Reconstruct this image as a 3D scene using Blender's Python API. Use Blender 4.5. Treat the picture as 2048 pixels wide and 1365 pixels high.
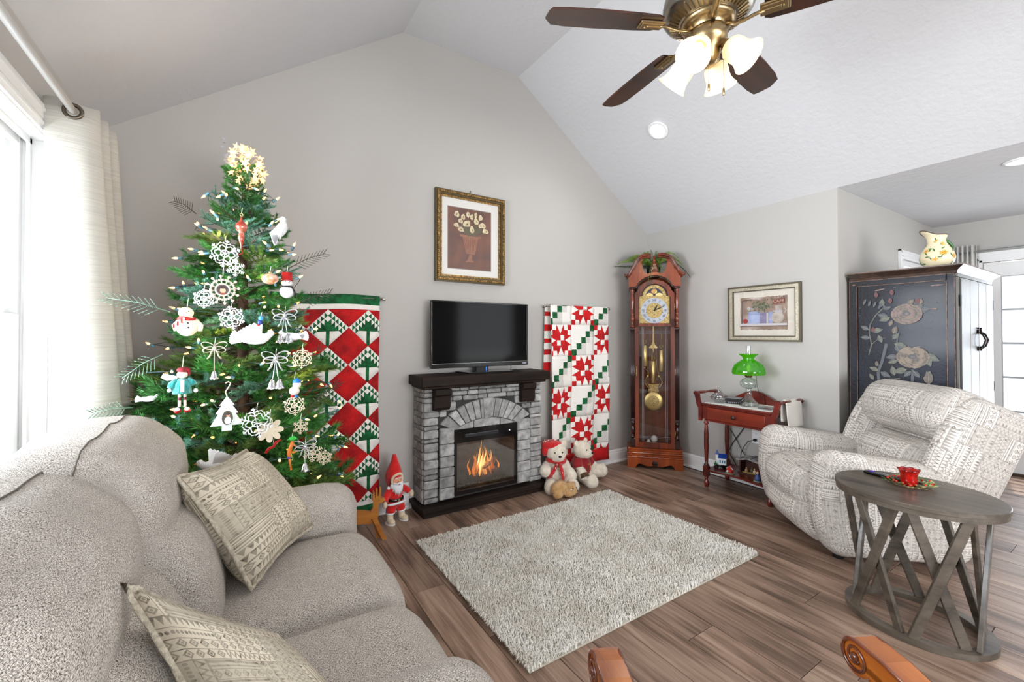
import bpy, math, random
import numpy as np
from math import sin, cos, pi, radians, sqrt, atan2, hypot
from mathutils import Vector, Matrix, noise

S = bpy.context.scene
COL = S.collection
for o in list(bpy.data.objects): bpy.data.objects.remove(o)
R = random.Random(7)

# ------------------------------------------------------------------ camera, sky, sun, exposure
F_PX, H_CAM = 861.0, 1.32
cam_d = bpy.data.cameras.new('camera'); cam = bpy.data.objects.new('camera', cam_d); COL.objects.link(cam)
cam_d.sensor_width = 36.0; cam_d.lens = 36.0*F_PX/2048; cam_d.shift_y = -22.0/2048; cam_d.clip_start = 0.02
YAW = math.atan(551/861.0)
cam.location = (0, 0, H_CAM); cam.rotation_euler = (radians(90.7), 0, -YAW)
S.camera = cam
S.view_settings.view_transform = 'Standard'; S.view_settings.look = 'None'
S.view_settings.gamma = 1.0; S.view_settings.use_curve_mapping = False
S.view_settings.exposure = 0.46
W = bpy.data.worlds.new('sky'); S.world = W; W.use_nodes = True
bg = W.node_tree.nodes['Background']; bg.inputs[0].default_value = (0.86, 0.93, 1.0, 1); bg.inputs[1].default_value = 1.45

def lamp(name, kind, loc, power, color=(1, 1, 1), rot=None, **k):
    d = bpy.data.lights.new(name, kind); d.energy = power; d.color = color
    for a, v in k.items(): setattr(d, a, v)
    o = bpy.data.objects.new(name, d); COL.objects.link(o); o.location = loc
    if rot is not None: o.rotation_euler = rot
    return o
XL, XR, YB, YD, XF = -0.66, 3.845, 3.22, 1.414, 6.146
ZE, ZT, XA, XB, YR = 2.445, 3.655, 1.07, 2.13, -2.7
lamp('sun', 'SUN', (8, 1, 8), 5.0, (1.0, .95, .88), (0, radians(22), radians(12)), angle=radians(.6))
# daylight of the left window and the glass doors; the two rear lamps are added fill
lamp('daylight_left_window', 'AREA', (-2.3, 1.75, 1.35), 360, (.94, .97, 1.0), (0, radians(-92), 0), shape='RECTANGLE', size=1.8, size_y=2.2)
lamp('daylight_glass_door', 'AREA', (7.6, -.2, 1.2), 85, (.95, .97, 1.0), (0, radians(91), 0), shape='RECTANGLE', size=2.0, size_y=2.2)
lamp('fill_rear', 'AREA', (1.55, -2.95, 1.0), 115, (.98, .985, 1.0), (radians(86), 0, 0), shape='RECTANGLE', size=2.9, size_y=1.3)  # fill lamp added behind the camera, outside a made-up opening
lamp('fill_rear_dining', 'AREA', (5.0, -2.85, 1.5), 5, (.97, .98, 1.0), (radians(90), 0, 0), shape='RECTANGLE', size=1.5, size_y=1.6)  # second added fill lamp, at the made-up opening behind the dining area

# ------------------------------------------------------------------ helpers
def C(h):
    h = h.lstrip('#'); v = [int(h[i:i+2], 16)/255 for i in (0, 2, 4)]
    return tuple(((c+.055)/1.055)**2.4 if c > .04045 else c/12.92 for c in v) + (1,)

class MB:
    """collects geometry, then links it as ONE mesh object"""
    def __init__(s, T=None):
        s.v = []; s.f = []; s.m = []; s.s = []; s.uv = []; s.T = T or Matrix()
    def add(s, vs, fs, m=0, smooth=False, uv=None, X=None):
        n = len(s.v); T = s.T @ X if X is not None else s.T
        s.v += [tuple(T @ Vector(q)) for q in vs]
        for f in fs:
            s.f.append([n+i for i in f]); s.m.append(m); s.s.append(smooth)
            s.uv.append([uv[i] for i in f] if uv else None)
        return s
    def box(s, c, d, m=0, b=0.0, X=None):
        cx, cy, cz = c; hx, hy, hz = d[0]/2, d[1]/2, d[2]/2
        if b <= 0:
            vs = [(cx+i*hx, cy+j*hy, cz+k*hz) for i in (-1, 1) for j in (-1, 1) for k in (-1, 1)]
            return s.add(vs, [(0, 1, 3, 2), (4, 6, 7, 5), (0, 4, 5, 1), (2, 3, 7, 6), (0, 2, 6, 4), (1, 5, 7, 3)], m, X=X)
        b = min(b, hx*.99, hy*.99, hz*.99); vs = []; ix = {}
        for i in (-1, 1):
            for j in (-1, 1):
                for k in (-1, 1):
                    for a in range(3):
                        p = [i*(hx-b), j*(hy-b), k*(hz-b)]; p[a] = (i*hx, j*hy, k*hz)[a]
                        ix[(i, j, k, a)] = len(vs); vs.append((cx+p[0], cy+p[1], cz+p[2]))
        fs = []
        def g(i, j, k, a): return ix[(i, j, k, a)]
        for q in (-1, 1):
            fs.append([g(q, -1, -1, 0), g(q, 1, -1, 0), g(q, 1, 1, 0), g(q, -1, 1, 0)][::q])
            fs.append([g(-1, q, -1, 1), g(-1, q, 1, 1), g(1, q, 1, 1), g(1, q, -1, 1)][::q])
            fs.append([g(-1, -1, q, 2), g(1, -1, q, 2), g(1, 1, q, 2), g(-1, 1, q, 2)][::q])
        for i in (-1, 1):
            for j in (-1, 1):
                fs.append([g(i, j, -1, 0), g(i, j, -1, 1), g(i, j, 1, 1), g(i, j, 1, 0)][::i*j])
                fs.append([g(i, -1, j, 0), g(i, 1, j, 0), g(i, 1, j, 2), g(i, -1, j, 2)][::i*j])
                fs.append([g(-1, i, j, 1), g(-1, i, j, 2), g(1, i, j, 2), g(1, i, j, 1)][::i*j])
                for k in (-1, 1): fs.append([g(i, j, k, 0), g(i, j, k, 1), g(i, j, k, 2)][::i*j*k])
        return s.add(vs, fs, m, X=X)
    def bar(s, a, b, w, t, m=0, bev=.0, up=(0, 0, 1)):
        """rectangular bar from a to b, w across, t thick"""
        a, b = Vector(a), Vector(b); z = (b-a); L = z.length; z.normalize()
        x = Vector(up).cross(z)
        if x.length < 1e-4: x = Vector((1, 0, 0))
        x.normalize(); y = z.cross(x)
        X = Matrix([[x[i], y[i], z[i], a[i]] for i in range(3)] + [[0, 0, 0, 1]])
        return s.box((0, 0, L/2), (w, t, L), m, bev, X=X)
    def lathe(s, prof, n=24, m=0, X=None, smooth=True, wob=None, cap=True):
        vs = []; fs = []; k = len(prof)
        for i in range(n):
            a = 2*pi*i/n
            for j, (r, z) in enumerate(prof):
                if wob: r, z = wob(a, j, r, z)
                vs.append((r*cos(a), r*sin(a), z))
        for i in range(n):
            for j in range(k-1):
                q = ((i+1) % n)*k; p = i*k
                fs.append((p+j, q+j, q+j+1, p+j+1))
        if cap and prof[0][0] > 1e-5: fs.append([i*k for i in range(n)][::-1])
        if cap and prof[-1][0] > 1e-5: fs.append([i*k+k-1 for i in range(n)])
        return s.add(vs, fs, m, smooth, X=X)
    def tube(s, pts, r, n=8, m=0, smooth=True, flat=1.0, X=None, closed=False):
        pts = [Vector(p) for p in pts]; N = len(pts); vs = []; fs = []
        rr = r if isinstance(r, (list, tuple)) else [r]*N
        t0 = (pts[1]-pts[0]).normalized(); u = t0.orthogonal().normalized()
        for i, p in enumerate(pts):
            if closed: t = (pts[(i+1) % N]-pts[i-1]).normalized()
            else: t = (pts[min(i+1, N-1)]-pts[max(i-1, 0)]).normalized()
            u = (u-t*u.dot(t))
            u = u.normalized() if u.length > 1e-6 else t.orthogonal().normalized()
            w = t.cross(u)
            for j in range(n):
                a = 2*pi*j/n; vs.append(tuple(p+(u*cos(a)+w*sin(a)*flat)*rr[i]))
        for i in range(N if closed else N-1):
            for j in range(n):
                a, b = i*n+j, i*n+(j+1) % n; c, d = ((i+1) % N)*n+(j+1) % n, ((i+1) % N)*n+j
                fs.append((a, b, c, d))
        if not closed: fs += [list(range(n))[::-1], [(N-1)*n+j for j in range(n)]]
        return s.add(vs, fs, m, smooth, X=X)
    def ball(s, c, r, m=0, nu=16, nv=10, X=None, smooth=True):
        r = (r, r, r) if isinstance(r, (int, float)) else r
        vs = [(c[0], c[1], c[2]-r[2])]; fs = []
        for j in range(1, nv):
            b = -pi/2+pi*j/nv
            for i in range(nu):
                a = 2*pi*i/nu; vs.append((c[0]+r[0]*cos(b)*cos(a), c[1]+r[1]*cos(b)*sin(a), c[2]+r[2]*sin(b)))
        vs.append((c[0], c[1], c[2]+r[2])); L = len(vs)-1
        for i in range(nu):
            k = (i+1) % nu
            fs.append((0, 1+k, 1+i)); fs.append((L, L-nu+i, L-nu+k))
            for j in range(nv-2): fs.append((1+j*nu+i, 1+j*nu+k, 1+(j+1)*nu+k, 1+(j+1)*nu+i))
        return s.add(vs, fs, m, smooth, X=X)
    def prism(s, poly, z0, z1, m=0, X=None, b=0.0, smooth=False):
        """outline in local xy extruded z0..z1; b insets the top edge"""
        n = len(poly); cx = sum(p[0] for p in poly)/n; cy = sum(p[1] for p in poly)/n
        A = sum(poly[i][0]*poly[(i+1) % n][1]-poly[(i+1) % n][0]*poly[i][1] for i in range(n))
        if A < 0: poly = poly[::-1]
        vs = [(x, y, z0) for x, y in poly]
        if b > 0:
            vs += [(x, y, z1-b) for x, y in poly]
            k = max(hypot(x-cx, y-cy) for x, y in poly); q = 1-b/k
            vs += [(cx+(x-cx)*q, cy+(y-cy)*q, z1) for x, y in poly]; L = 3
        else: vs += [(x, y, z1) for x, y in poly]; L = 2
        fs = [list(range(n))[::-1], [(L-1)*n+i for i in range(n)]]
        for l in range(L-1):
            for i in range(n):
                j = (i+1) % n; fs.append((l*n+i, l*n+j, (l+1)*n+j, (l+1)*n+i))
        return s.add(vs, fs, m, smooth, X=X)
    def grid(s, fn, nu, nv, m=0, smooth=True, uvf=None, X=None, cu=False):
        vs = []; uv = []
        for j in range(nv+1):
            for i in range(nu+1):
                u, v = i/nu, j/nv; vs.append(fn(u, v)); uv.append(uvf(u, v) if uvf else (u, v))
        fs = [(j*(nu+1)+i, j*(nu+1)+i+1, (j+1)*(nu+1)+i+1, (j+1)*(nu+1)+i) for j in range(nv) for i in range(nu)]
        return s.add(vs, fs, m, smooth, uv=uv, X=X)
    def rbox(s, c, d, r, n=8, m=0, fn=None, X=None, uvs=1.0):
        """rounded box on a cube grid with uv in metres; fn warps the local point (unit cube coords given too)"""
        h = Vector((d[0]/2, d[1]/2, d[2]/2)); c = Vector(c)
        rr = (r, r, r) if isinstance(r, (int, float)) else r
        for ax in range(3):
            for sg in (-1, 1):
                a1, a2 = (ax+1) % 3, (ax+2) % 3; vs = []; uv = []
                for j in range(n+1):
                    for i in range(n+1):
                        q = [0, 0, 0]; q[ax] = sg
                        q[a1] = sin((2*i/n-1)*pi/2); q[a2] = sin((2*j/n-1)*pi/2)
                        p = Vector((q[0]*h[0], q[1]*h[1], q[2]*h[2]))
                        inn = Vector([max(-(h[k]-rr[k]), min(h[k]-rr[k], p[k])) for k in range(3)])
                        e = Vector([(p[k]-inn[k])/rr[k] for k in range(3)])
                        if e.length > 1e-9:
                            e.normalize(); p2 = Vector([inn[k]+e[k]*rr[k] for k in range(3)])
                        else: p2 = p
                        if fn: p2 = Vector(fn(p2, q))
                        vs.append(tuple(c+p2)); 
                        if ax == 2: uv.append((p[0]*uvs, p[1]*uvs))
                        elif ax == 1: uv.append((p[0]*uvs, p[2]*uvs+1.7))
                        else: uv.append((p[1]*uvs+2.3, p[2]*uvs))
                fs = []
                for j in range(n):
                    for i in range(n):
                        f = (j*(n+1)+i, j*(n+1)+i+1, (j+1)*(n+1)+i+1, (j+1)*(n+1)+i)
                        fs.append(f if sg > 0 else f[::-1])
                s.add(vs, fs, m, True, uv=uv, X=X)
        return s
    def build(s, name, mats, parent=None, world=False, **props):
        me = bpy.data.meshes.new(name)
        vs = s.v
        if world and parent is not None:
            IM = ROOT[root_of(parent)].inverted(); vs = [tuple(IM @ Vector(q)) for q in vs]
        me.from_pydata(vs, [], s.f)
        mats = mats if isinstance(mats, (list, tuple)) else [mats]
        for q in mats: me.materials.append(q)
        me.polygons.foreach_set('material_index', s.m); me.polygons.foreach_set('use_smooth', s.s)
        if any(s.uv):
            L = me.uv_layers.new(name='UVMap'); out = []
            for f, u in zip(s.f, s.uv):
                for k in range(len(f)): out += (u[k] if u else (0, 0))
            L.data.foreach_set('uv', out)
        me.update()
        o = bpy.data.objects.new(name, me); COL.objects.link(o)
        if parent is not None: o.parent = parent; PAR[o] = parent
        for k, v in props.items(): o[k] = v
        return o

def weld(o, d=1e-4):
    import bmesh
    b = bmesh.new(); b.from_mesh(o.data); bmesh.ops.remove_doubles(b, verts=b.verts, dist=d); b.to_mesh(o.data); b.free(); return o

ROOT = {}; PAR = {}
def root_of(o):
    while o in PAR: o = PAR[o]
    return o
def TR(x=0, y=0, z=0): return Matrix.Translation((x, y, z))
def RX(d): return Matrix.Rotation(radians(d), 4, 'X')
def RY(d): return Matrix.Rotation(radians(d), 4, 'Y')
def RZ(d): return Matrix.Rotation(radians(d), 4, 'Z')
def SC(x, y=None, z=None):
    y = x if y is None else y; z = x if z is None else z
    return Matrix.Diagonal((x, y, z, 1))
# maps a drawing plane (x right, y up, z towards the viewer) onto a wall facing -Y
WY = Matrix(((1, 0, 0, 0), (0, 0, -1, 0), (0, 1, 0, 0), (0, 0, 0, 1)))
# ... onto a wall facing -X (x runs towards -Y)
WX = Matrix(((0, 0, -1, 0), (-1, 0, 0, 0), (0, 1, 0, 0), (0, 0, 0, 1)))

def thing(name, label, cat, loc=(0, 0, 0), rotz=0.0, group=None):
    o = bpy.data.objects.new(name, None); COL.objects.link(o); o.empty_display_size = .1
    o.location = loc; o.rotation_euler = (0, 0, radians(rotz))
    o['label'] = label; o['category'] = cat
    if group: o['group'] = group
    ROOT[o] = TR(*loc) @ RZ(rotz)
    return o
def tag(o, label, cat, group=None):
    o['label'] = label; o['category'] = cat
    if group: o['group'] = group
    ROOT[o] = Matrix()
    return o
def struct(name, mb, mats, parent=None):
    o = mb.build(name, mats, parent)
    if parent is None: o['kind'] = 'structure'; ROOT[o] = Matrix()
    return o
def copy_tree(o, parent=None):
    c = o.copy(); COL.objects.link(c)
    if parent is not None: c.parent = parent; PAR[c] = parent
    for ch in [q for q, p in list(PAR.items()) if p is o and q.name in bpy.data.objects]: copy_tree(ch, c)
    return c

# text as mesh, drawn in xy, centred
def text_mb(mb, txt, size, X, m=0, ext=.0005, bold=False, align='CENTER'):
    cu = bpy.data.curves.new('t', 'FONT'); cu.body = txt; cu.size = size; cu.extrude = ext; cu.resolution_u = 2
    cu.align_x = align; cu.align_y = 'CENTER'
    if bold: cu.offset = size*.02
    ob = bpy.data.objects.new('t', cu); COL.objects.link(ob)
    dg = bpy.context.evaluated_depsgraph_get(); me = ob.evaluated_get(dg).to_mesh()
    mb.add([tuple(v.co) for v in me.vertices], [list(p.vertices) for p in me.polygons], m, X=X)
    ob.evaluated_get(dg).to_mesh_clear(); bpy.data.objects.remove(ob); bpy.data.curves.remove(cu)

# ------------------------------------------------------------------ node expressions
class N:
    def __init__(s, nt, sock): s.nt = nt; s.k = sock
    def op(s, o, b=None, c=None):
        n = s.nt.nodes.new('ShaderNodeMath'); n.operation = o
        s.nt.links.new(s.k, n.inputs[0])
        for i, q in ((1, b), (2, c)):
            if q is None: continue
            if isinstance(q, N): s.nt.links.new(q.k, n.inputs[i])
            else: n.inputs[i].default_value = q
        return N(s.nt, n.outputs[0])
    def __add__(s, b): return s.op('ADD', b)
    def __radd__(s, b): return s.op('ADD', b)
    def __sub__(s, b): return s.op('SUBTRACT', b)
    def __rsub__(s, b): return (s*-1.0)+b
    def __mul__(s, b): return s.op('MULTIPLY', b)
    def __rmul__(s, b): return s.op('MULTIPLY', b)
    def __truediv__(s, b): return s.op('DIVIDE', b)
    def lt(s, b): return s.op('LESS_THAN', b)
    def gt(s, b): return s.op('GREATER_THAN', b)
    def fr(s): return s.op('FRACT')
    def fl(s): return s.op('FLOOR')
    def ab(s): return s.op('ABSOLUTE')
    def mx(s, b): return s.op('MAXIMUM', b)
    def mn(s, b): return s.op('MINIMUM', b)
def node(nt, kind, **k):
    n = nt.nodes.new('ShaderNode'+kind)
    for a, v in k.items():
        if a.startswith('i_'):
            key = a[2:]; key = int(key) if key.isdigit() else key.replace('_', ' ')
            if isinstance(v, N): nt.links.new(v.k, n.inputs[key])
            elif hasattr(v, 'links'): nt.links.new(v, n.inputs[key])
            else: n.inputs[key].default_value = v
        else: setattr(n, a, v)
    return n
def mixc(nt, f, a, b):
    n = nt.nodes.new('ShaderNodeMix'); n.data_type = 'RGBA'
    for i, q in ((0, f), (6, a), (7, b)):
        if isinstance(q, N): nt.links.new(q.k, n.inputs[i])
        elif hasattr(q, 'links'): nt.links.new(q, n.inputs[i])
        else: n.inputs[i].default_value = q
    return n.outputs[2]
def newmat(name):
    m = bpy.data.materials.new(name); m.use_nodes = True; nt = m.node_tree
    return m, nt, nt.nodes['Principled BSDF']
def coords(nt, what='Object', scale=(1, 1, 1), rand=False):
    tc = node(nt, 'TexCoord'); mp = node(nt, 'Mapping', i_Scale=scale); nt.links.new(tc.outputs[what], mp.inputs[0])
    if rand:
        oi = node(nt, 'ObjectInfo'); vm = node(nt, 'VectorMath', operation='SCALE'); vm.inputs[0].default_value = (37, 91, 53)
        nt.links.new(oi.outputs['Random'], vm.inputs['Scale']); nt.links.new(vm.outputs[0], mp.inputs['Location'])
    return mp.outputs[0]
MC = {}
def pm(name, col, rough=.5, metal=0.0, col2=None, ns=8.0, stretch=(1, 1, 1), bump=0.0, bs=None, coat=0.0, emit=0.0,
       sheen=0.0, rand=0.0, what='Object', lo=.35, hi=.65, alpha=None, spec=None, detail=4.0):
    """the general procedural material: two colours on stretched noise, optional bump and per-object tone"""
    if name in MC: return MC[name]
    m, nt, b = newmat(name); c = C(col) if isinstance(col, str) else col
    b.inputs['Roughness'].default_value = rough; b.inputs['Metallic'].default_value = metal
    if spec is not None: b.inputs['Specular IOR Level'].default_value = spec
    if coat: b.inputs['Coat Weight'].default_value = coat; b.inputs['Coat Roughness'].default_value = .12
    if sheen: b.inputs['Sheen Weight'].default_value = sheen
    src = None
    if col2 or bump:
        v = coords(nt, what, stretch, rand=rand > 0)
        tx = node(nt, 'TexNoise', i_Scale=ns, i_Detail=detail); nt.links.new(v, tx.inputs[0])
    if col2:
        rp = node(nt, 'ValToRGB'); rp.color_ramp.elements[0].position = lo; rp.color_ramp.elements[1].position = hi
        rp.color_ramp.elements[0].color = c; rp.color_ramp.elements[1].color = C(col2) if isinstance(col2, str) else col2
        nt.links.new(tx.outputs[0], rp.inputs[0]); src = rp.outputs[0]
    if rand:
        oi = node(nt, 'ObjectInfo'); k = N(nt, oi.outputs['Random'])*rand*2+(1-rand)
        h = node(nt, 'HueSaturation'); nt.links.new(k.k, h.inputs['Value'])
        if src: nt.links.new(src, h.inputs['Color'])
        else: h.inputs['Color'].default_value = c
        src = h.outputs[0]
    if src: nt.links.new(src, b.inputs['Base Color'])
    else: b.inputs['Base Color'].default_value = c
    if bump:
        t2 = tx
        if bs: t2 = node(nt, 'TexNoise', i_Scale=bs, i_Detail=3.0); nt.links.new(v, t2.inputs[0])
        bp = node(nt, 'Bump', i_Strength=bump, i_Distance=.01); nt.links.new(t2.outputs[0], bp.inputs['Height'])
        nt.links.new(bp.outputs[0], b.inputs['Normal'])
    if emit:
        b.inputs['Emission Color'].default_value = c; b.inputs['Emission Strength'].default_value = emit
    MC[name] = m; return m
def glass_mat(name, tint='#ffffff', fac=.12, rough=.02, col=None, op=0.0):
    """thin pane: transparent with a sharp reflection"""
    if name in MC: return MC[name]
    m, nt, b = newmat(name); nt.nodes.remove(b); out = nt.nodes['Material Output']
    t = node(nt, 'BsdfTransparent'); t.inputs[0].default_value = C(tint)
    g = node(nt, 'BsdfGlossy'); g.inputs['Roughness'].default_value = rough
    lw = node(nt, 'LayerWeight', i_Blend=.25); k = N(nt, lw.outputs['Facing'])*.55+fac
    mx = node(nt, 'MixShader'); nt.links.new(k.k, mx.inputs[0]); nt.links.new(t.outputs[0], mx.inputs[1]); nt.links.new(g.outputs[0], mx.inputs[2])
    s = mx.outputs[0]
    if op > 0:
        d = node(nt, 'BsdfDiffuse'); d.inputs[0].default_value = C(col or tint)
        m2 = node(nt, 'MixShader'); m2.inputs[0].default_value = op; nt.links.new(s, m2.inputs[1]); nt.links.new(d.outputs[0], m2.inputs[2]); s = m2.outputs[0]
    nt.links.new(s, out.inputs[0]); MC[name] = m; return m

# wood with grain along an axis
def wood(name, dark, light, rough=.4, axis=0, scale=14.0, coat=0.0, rand=0.0, ratio=12, bump=.15, what='Object'):
    if name in MC: return MC[name]
    m, nt, b = newmat(name); st = [ratio, ratio, ratio]; st[axis] = 1.0
    v = coords(nt, what, tuple(q/ratio*1.0 for q in st), rand=rand > 0)
    t1 = node(nt, 'TexNoise', i_Scale=scale, i_Detail=6.0, i_Roughness=.62, i_Distortion=.35); nt.links.new(v, t1.inputs[0])
    t2 = node(nt, 'TexNoise', i_Scale=scale*.22, i_Detail=2.0, i_Distortion=1.2); nt.links.new(v, t2.inputs[0])
    k = N(nt, t1.outputs[0])*.6+N(nt, t2.outputs[0])*.4
    rp = node(nt, 'ValToRGB'); rp.color_ramp.elements[0].position = .36; rp.color_ramp.elements[1].position = .64
    rp.color_ramp.elements[0].color = C(dark); rp.color_ramp.elements[1].color = C(light); nt.links.new(k.k, rp.inputs[0])
    src = rp.outputs[0]
    if rand:
        oi = node(nt, 'ObjectInfo'); q = N(nt, oi.outputs['Random'])*rand*2+(1-rand)
        h = node(nt, 'HueSaturation'); nt.links.new(q.k, h.inputs['Value']); nt.links.new(src, h.inputs['Color']); src = h.outputs[0]
    nt.links.new(src, b.inputs['Base Color']); b.inputs['Roughness'].default_value = rough
    if coat: b.inputs['Coat Weight'].default_value = coat; b.inputs['Coat Roughness'].default_value = .15
    if bump:
        bp = node(nt, 'Bump', i_Strength=bump, i_Distance=.004); nt.links.new(t1.outputs[0], bp.inputs['Height']); nt.links.new(bp.outputs[0], b.inputs['Normal'])
    MC[name] = m; return m
# ------------------------------------------------------------------ the room
m_wall = pm('wall_paint', '#b9b6b2', .9, bump=.03, ns=180)
m_ceil = pm('ceiling_paint', '#cfcfd2', .95, bump=.3, ns=26, stretch=(1, 1.0, 1), detail=5.0)
m_trim = pm('trim_paint', '#f1f1f1', .35, coat=.2)
m_floorbase = pm('subfloor', '#3a2c24', .9)
m_ext = pm('window_vinyl', '#f6f7f9', .3)

def planks_mat():
    m, nt, b = newmat('plank_wood')
    v = coords(nt, 'Object', (1, .045, 1), rand=True)
    t1 = node(nt, 'TexNoise', i_Scale=34.0, i_Detail=9.0, i_Roughness=.68, i_Distortion=.9); nt.links.new(v, t1.inputs[0])
    v2 = coords(nt, 'Object', (1, .2, 1), rand=True)
    t2 = node(nt, 'TexNoise', i_Scale=7.0, i_Detail=3.0, i_Distortion=1.7); nt.links.new(v2, t2.inputs[0])
    wv = node(nt, 'TexWave', wave_type='RINGS', i_Scale=2.3, i_Distortion=9.0, i_Detail=3.0); wv.inputs['Detail Scale'].default_value = 1.6
    nt.links.new(v2, wv.inputs[0])
    k = N(nt, t1.outputs[0])*.62+N(nt, t2.outputs[0])*.28+N(nt, wv.outputs[1])*.10
    rp = node(nt, 'ValToRGB'); e = rp.color_ramp.elements
    e[0].position = .30; e[0].color = C('#3d2c21'); e[1].position = .68; e[1].color = C('#b79c87')
    x = e.new(.42); x.color = C('#6b5241'); x = e.new(.52); x.color = C('#917461')
    nt.links.new(k.k, rp.inputs[0])
    oi = node(nt, 'ObjectInfo'); q = N(nt, oi.outputs['Random'])*.30+.84
    h = node(nt, 'HueSaturation', i_Saturation=.92); nt.links.new(q.k, h.inputs['Value']); nt.links.new(rp.outputs[0], h.inputs['Color'])
    nt.links.new(h.outputs[0], b.inputs['Base Color']); b.inputs['Roughness'].default_value = .42
    bp = node(nt, 'Bump', i_Strength=.25, i_Distance=.003); nt.links.new(t1.outputs[0], bp.inputs['Height']); nt.links.new(bp.outputs[0], b.inputs['Normal'])
    return m
m_plank = planks_mat()
fl = struct('floor', MB().box(((XL+XF)/2, (YR+YB)/2, -.03), (XF-XL+.5, YB-YR+.3, .044)), m_floorbase)
PW, PLN = .178, 1.22; cache = {}
for i in range(int((XF-XL)/PW)+1):
    x0 = XL+i*PW; w = min(PW, XF-x0)
    if w < .02: continue
    yend = YB if x0+PW*.5 < XR else YD
    y = YR - R.random()*PLN
    while y < yend:
        a, b_ = max(y, YR), min(y+PLN, yend); y += PLN
        if b_-a < .03: continue
        key = (round(w, 3), round(b_-a, 3))
        if key not in cache:
            o = MB().box((0, 0, -.004), (w-.0022, b_-a-.0022, .008), b=.0012).build('plank', m_plank, fl); cache[key] = o
        else: o = cache[key].copy(); COL.objects.link(o); o.parent = fl
        o.location = (x0+w/2, (a+b_)/2, 0); PAR[o] = fl

# gable wall behind the fireplace
def gable(poly, y0, y1):
    return MB().prism(poly, -y1, -y0, X=WY)
gp = [(XL-.12, 0), (XF+.2, 0), (XF+.2, ZE+.2), (XR, ZE+.2), (XR, ZE), (XB, ZT), (XA, ZT), (XL, ZE), (XL-.12, ZE)]
struct('wall_back', gable([(XL-.12, -.05), (XR+.12, -.05), (XR+.12, ZE+.1), (XR, ZE), (XB, ZT), (XA, ZT), (XL, ZE), (XL-.12, ZE-.08)], YB, YB+.12), m_wall)
# left wall with its big window
WY0, WY1, WZ0, WZ1 = .25, 2.55, .62, 2.13
mb = MB(); x = XL-.075; T_ = .15
mb.box((x, (WY1+YB+.1)/2, 1.2), (T_, YB+.1-WY1, 2.5)); mb.box((x, (YR+WY0)/2, 1.2), (T_, WY0-YR, 2.5))
mb.box((x, (WY0+WY1)/2, WZ0/2-.02), (T_, WY1-WY0, WZ0+.04)); mb.box((x, (WY0+WY1)/2, (WZ1+2.45)/2), (T_, WY1-WY0, 2.45-WZ1))
struct('wall_left', mb, m_wall)
struct('wall_right', MB().box((XR+.06, (YD+YB)/2+.05, 1.2225), (.12, YB-YD+.1, 2.445)), m_wall)
# dining wall with a small window
mb = MB(); y = YD+.06; a, b_ = 5.2, 6.02
mb.box(((XR+.12+a)/2, y, 1.2225), (a-XR-.12, .12, 2.445)); mb.box(((XF+b_)/2, y, 1.2225), (XF-b_, .12, 2.445))
mb.box(((a+b_)/2, y, .45), (b_-a, .12, .9)); mb.box(((a+b_)/2, y, 2.24), (b_-a, .12, .41))
struct('wall_dining', mb, m_wall)
# far wall with the glass doors
DY0, DY1, DZ = -.62, 1.06, 2.03
mb = MB(); x = XF+.06
mb.box((x, (DY1+YD+.1)/2, 1.2225), (.12, YD+.1-DY1, 2.445)); mb.box((x, (DY0+YR)/2, 1.2225), (.12, DY0-YR, 2.445))
mb.box((x, (DY0+DY1)/2, (DZ+2.445)/2), (.12, DY1-DY0, 2.445-DZ))
struct('wall_far', mb, m_wall)
# rear wall (behind the camera) with two openings made up to let fill light in
mb = MB(); y = YR-.06
for a, b_ in ((XL-.12, 0.05), (3.05, 4.25), (5.75, XF+.12)): mb.box(((a+b_)/2, y, 1.2225), (b_-a, .12, 2.445))
mb.box((1.55, y, .27), (3.0, .12, .54)); mb.box((5.0, y, .35), (1.5, .12, .7)); mb.box((5.0, y, 2.37), (1.5, .12, .15))
mb.prism([(XL-.12, ZE), (XR+.12, ZE), (XB, ZT), (XA, ZT)], -y-.06, -y+.06, X=WY)
struct('wall_rear', mb, m_wall)
# ceiling: two slopes, the flat strip between them, the low dining ceiling
sl = (ZT-ZE)/(XA-XL); th = .08
def slab(pts): return MB().prism(pts, -YB-.1, -YR+.1, X=WY)
struct('ceiling', slab([(XL-.15, ZE-.15*sl), (XL, ZE), (XA, ZT), (XB, ZT), (XR, ZE), (XR+.005, ZE+.1), (XB+.04, ZT+th), (XA-.04, ZT+th), (XL-.15, ZE+.02)]), m_ceil)
struct('ceiling_dining', MB().box(((XR+XF+.12)/2+.0, (YR+YD+.12)/2, ZE+.05), (XF+.12-XR, YD+.12-YR, .1)), m_ceil)

# baseboards: stepped profile
def baseboard(name, a, b_, nrm, h=.13):
    a, b_ = Vector(a), Vector(b_); n = Vector(nrm); d = (b_-a).normalized(); L = (b_-a).length
    X = Matrix([[n[i], (0, 0, 1)[i], d[i], a[i]] for i in range(3)]+[[0, 0, 0, 1]])
    pr = [(0, 0), (.016, 0), (.016, h*.72), (.013, h*.78), (.013, h*.9), (.008, h*.94), (.006, h), (0, h)]
    mb = MB().prism(pr, 0, L, X=X); mb.prism([(.016, 0), (.030, 0), (.028, .012), (.022, .018), (.016, .02)], 0, L, X=X)
    return struct(name, mb, m_trim)
baseboard('baseboard_back', (XL, YB, 0), (XR, YB, 0), (0, -1, 0))
baseboard('baseboard_right', (XR, YB, 0), (XR, YD-.016, 0), (-1, 0, 0))
baseboard('baseboard_left', (XL, YR, 0), (XL, YB, 0), (1, 0, 0))
baseboard('baseboard_dining', (XR-.0, YD, 0), (XF, YD, 0), (0, -1, 0))
baseboard('baseboard_far', (XF, DY1+.09, 0), (XF, YD, 0), (-1, 0, 0))

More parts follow.
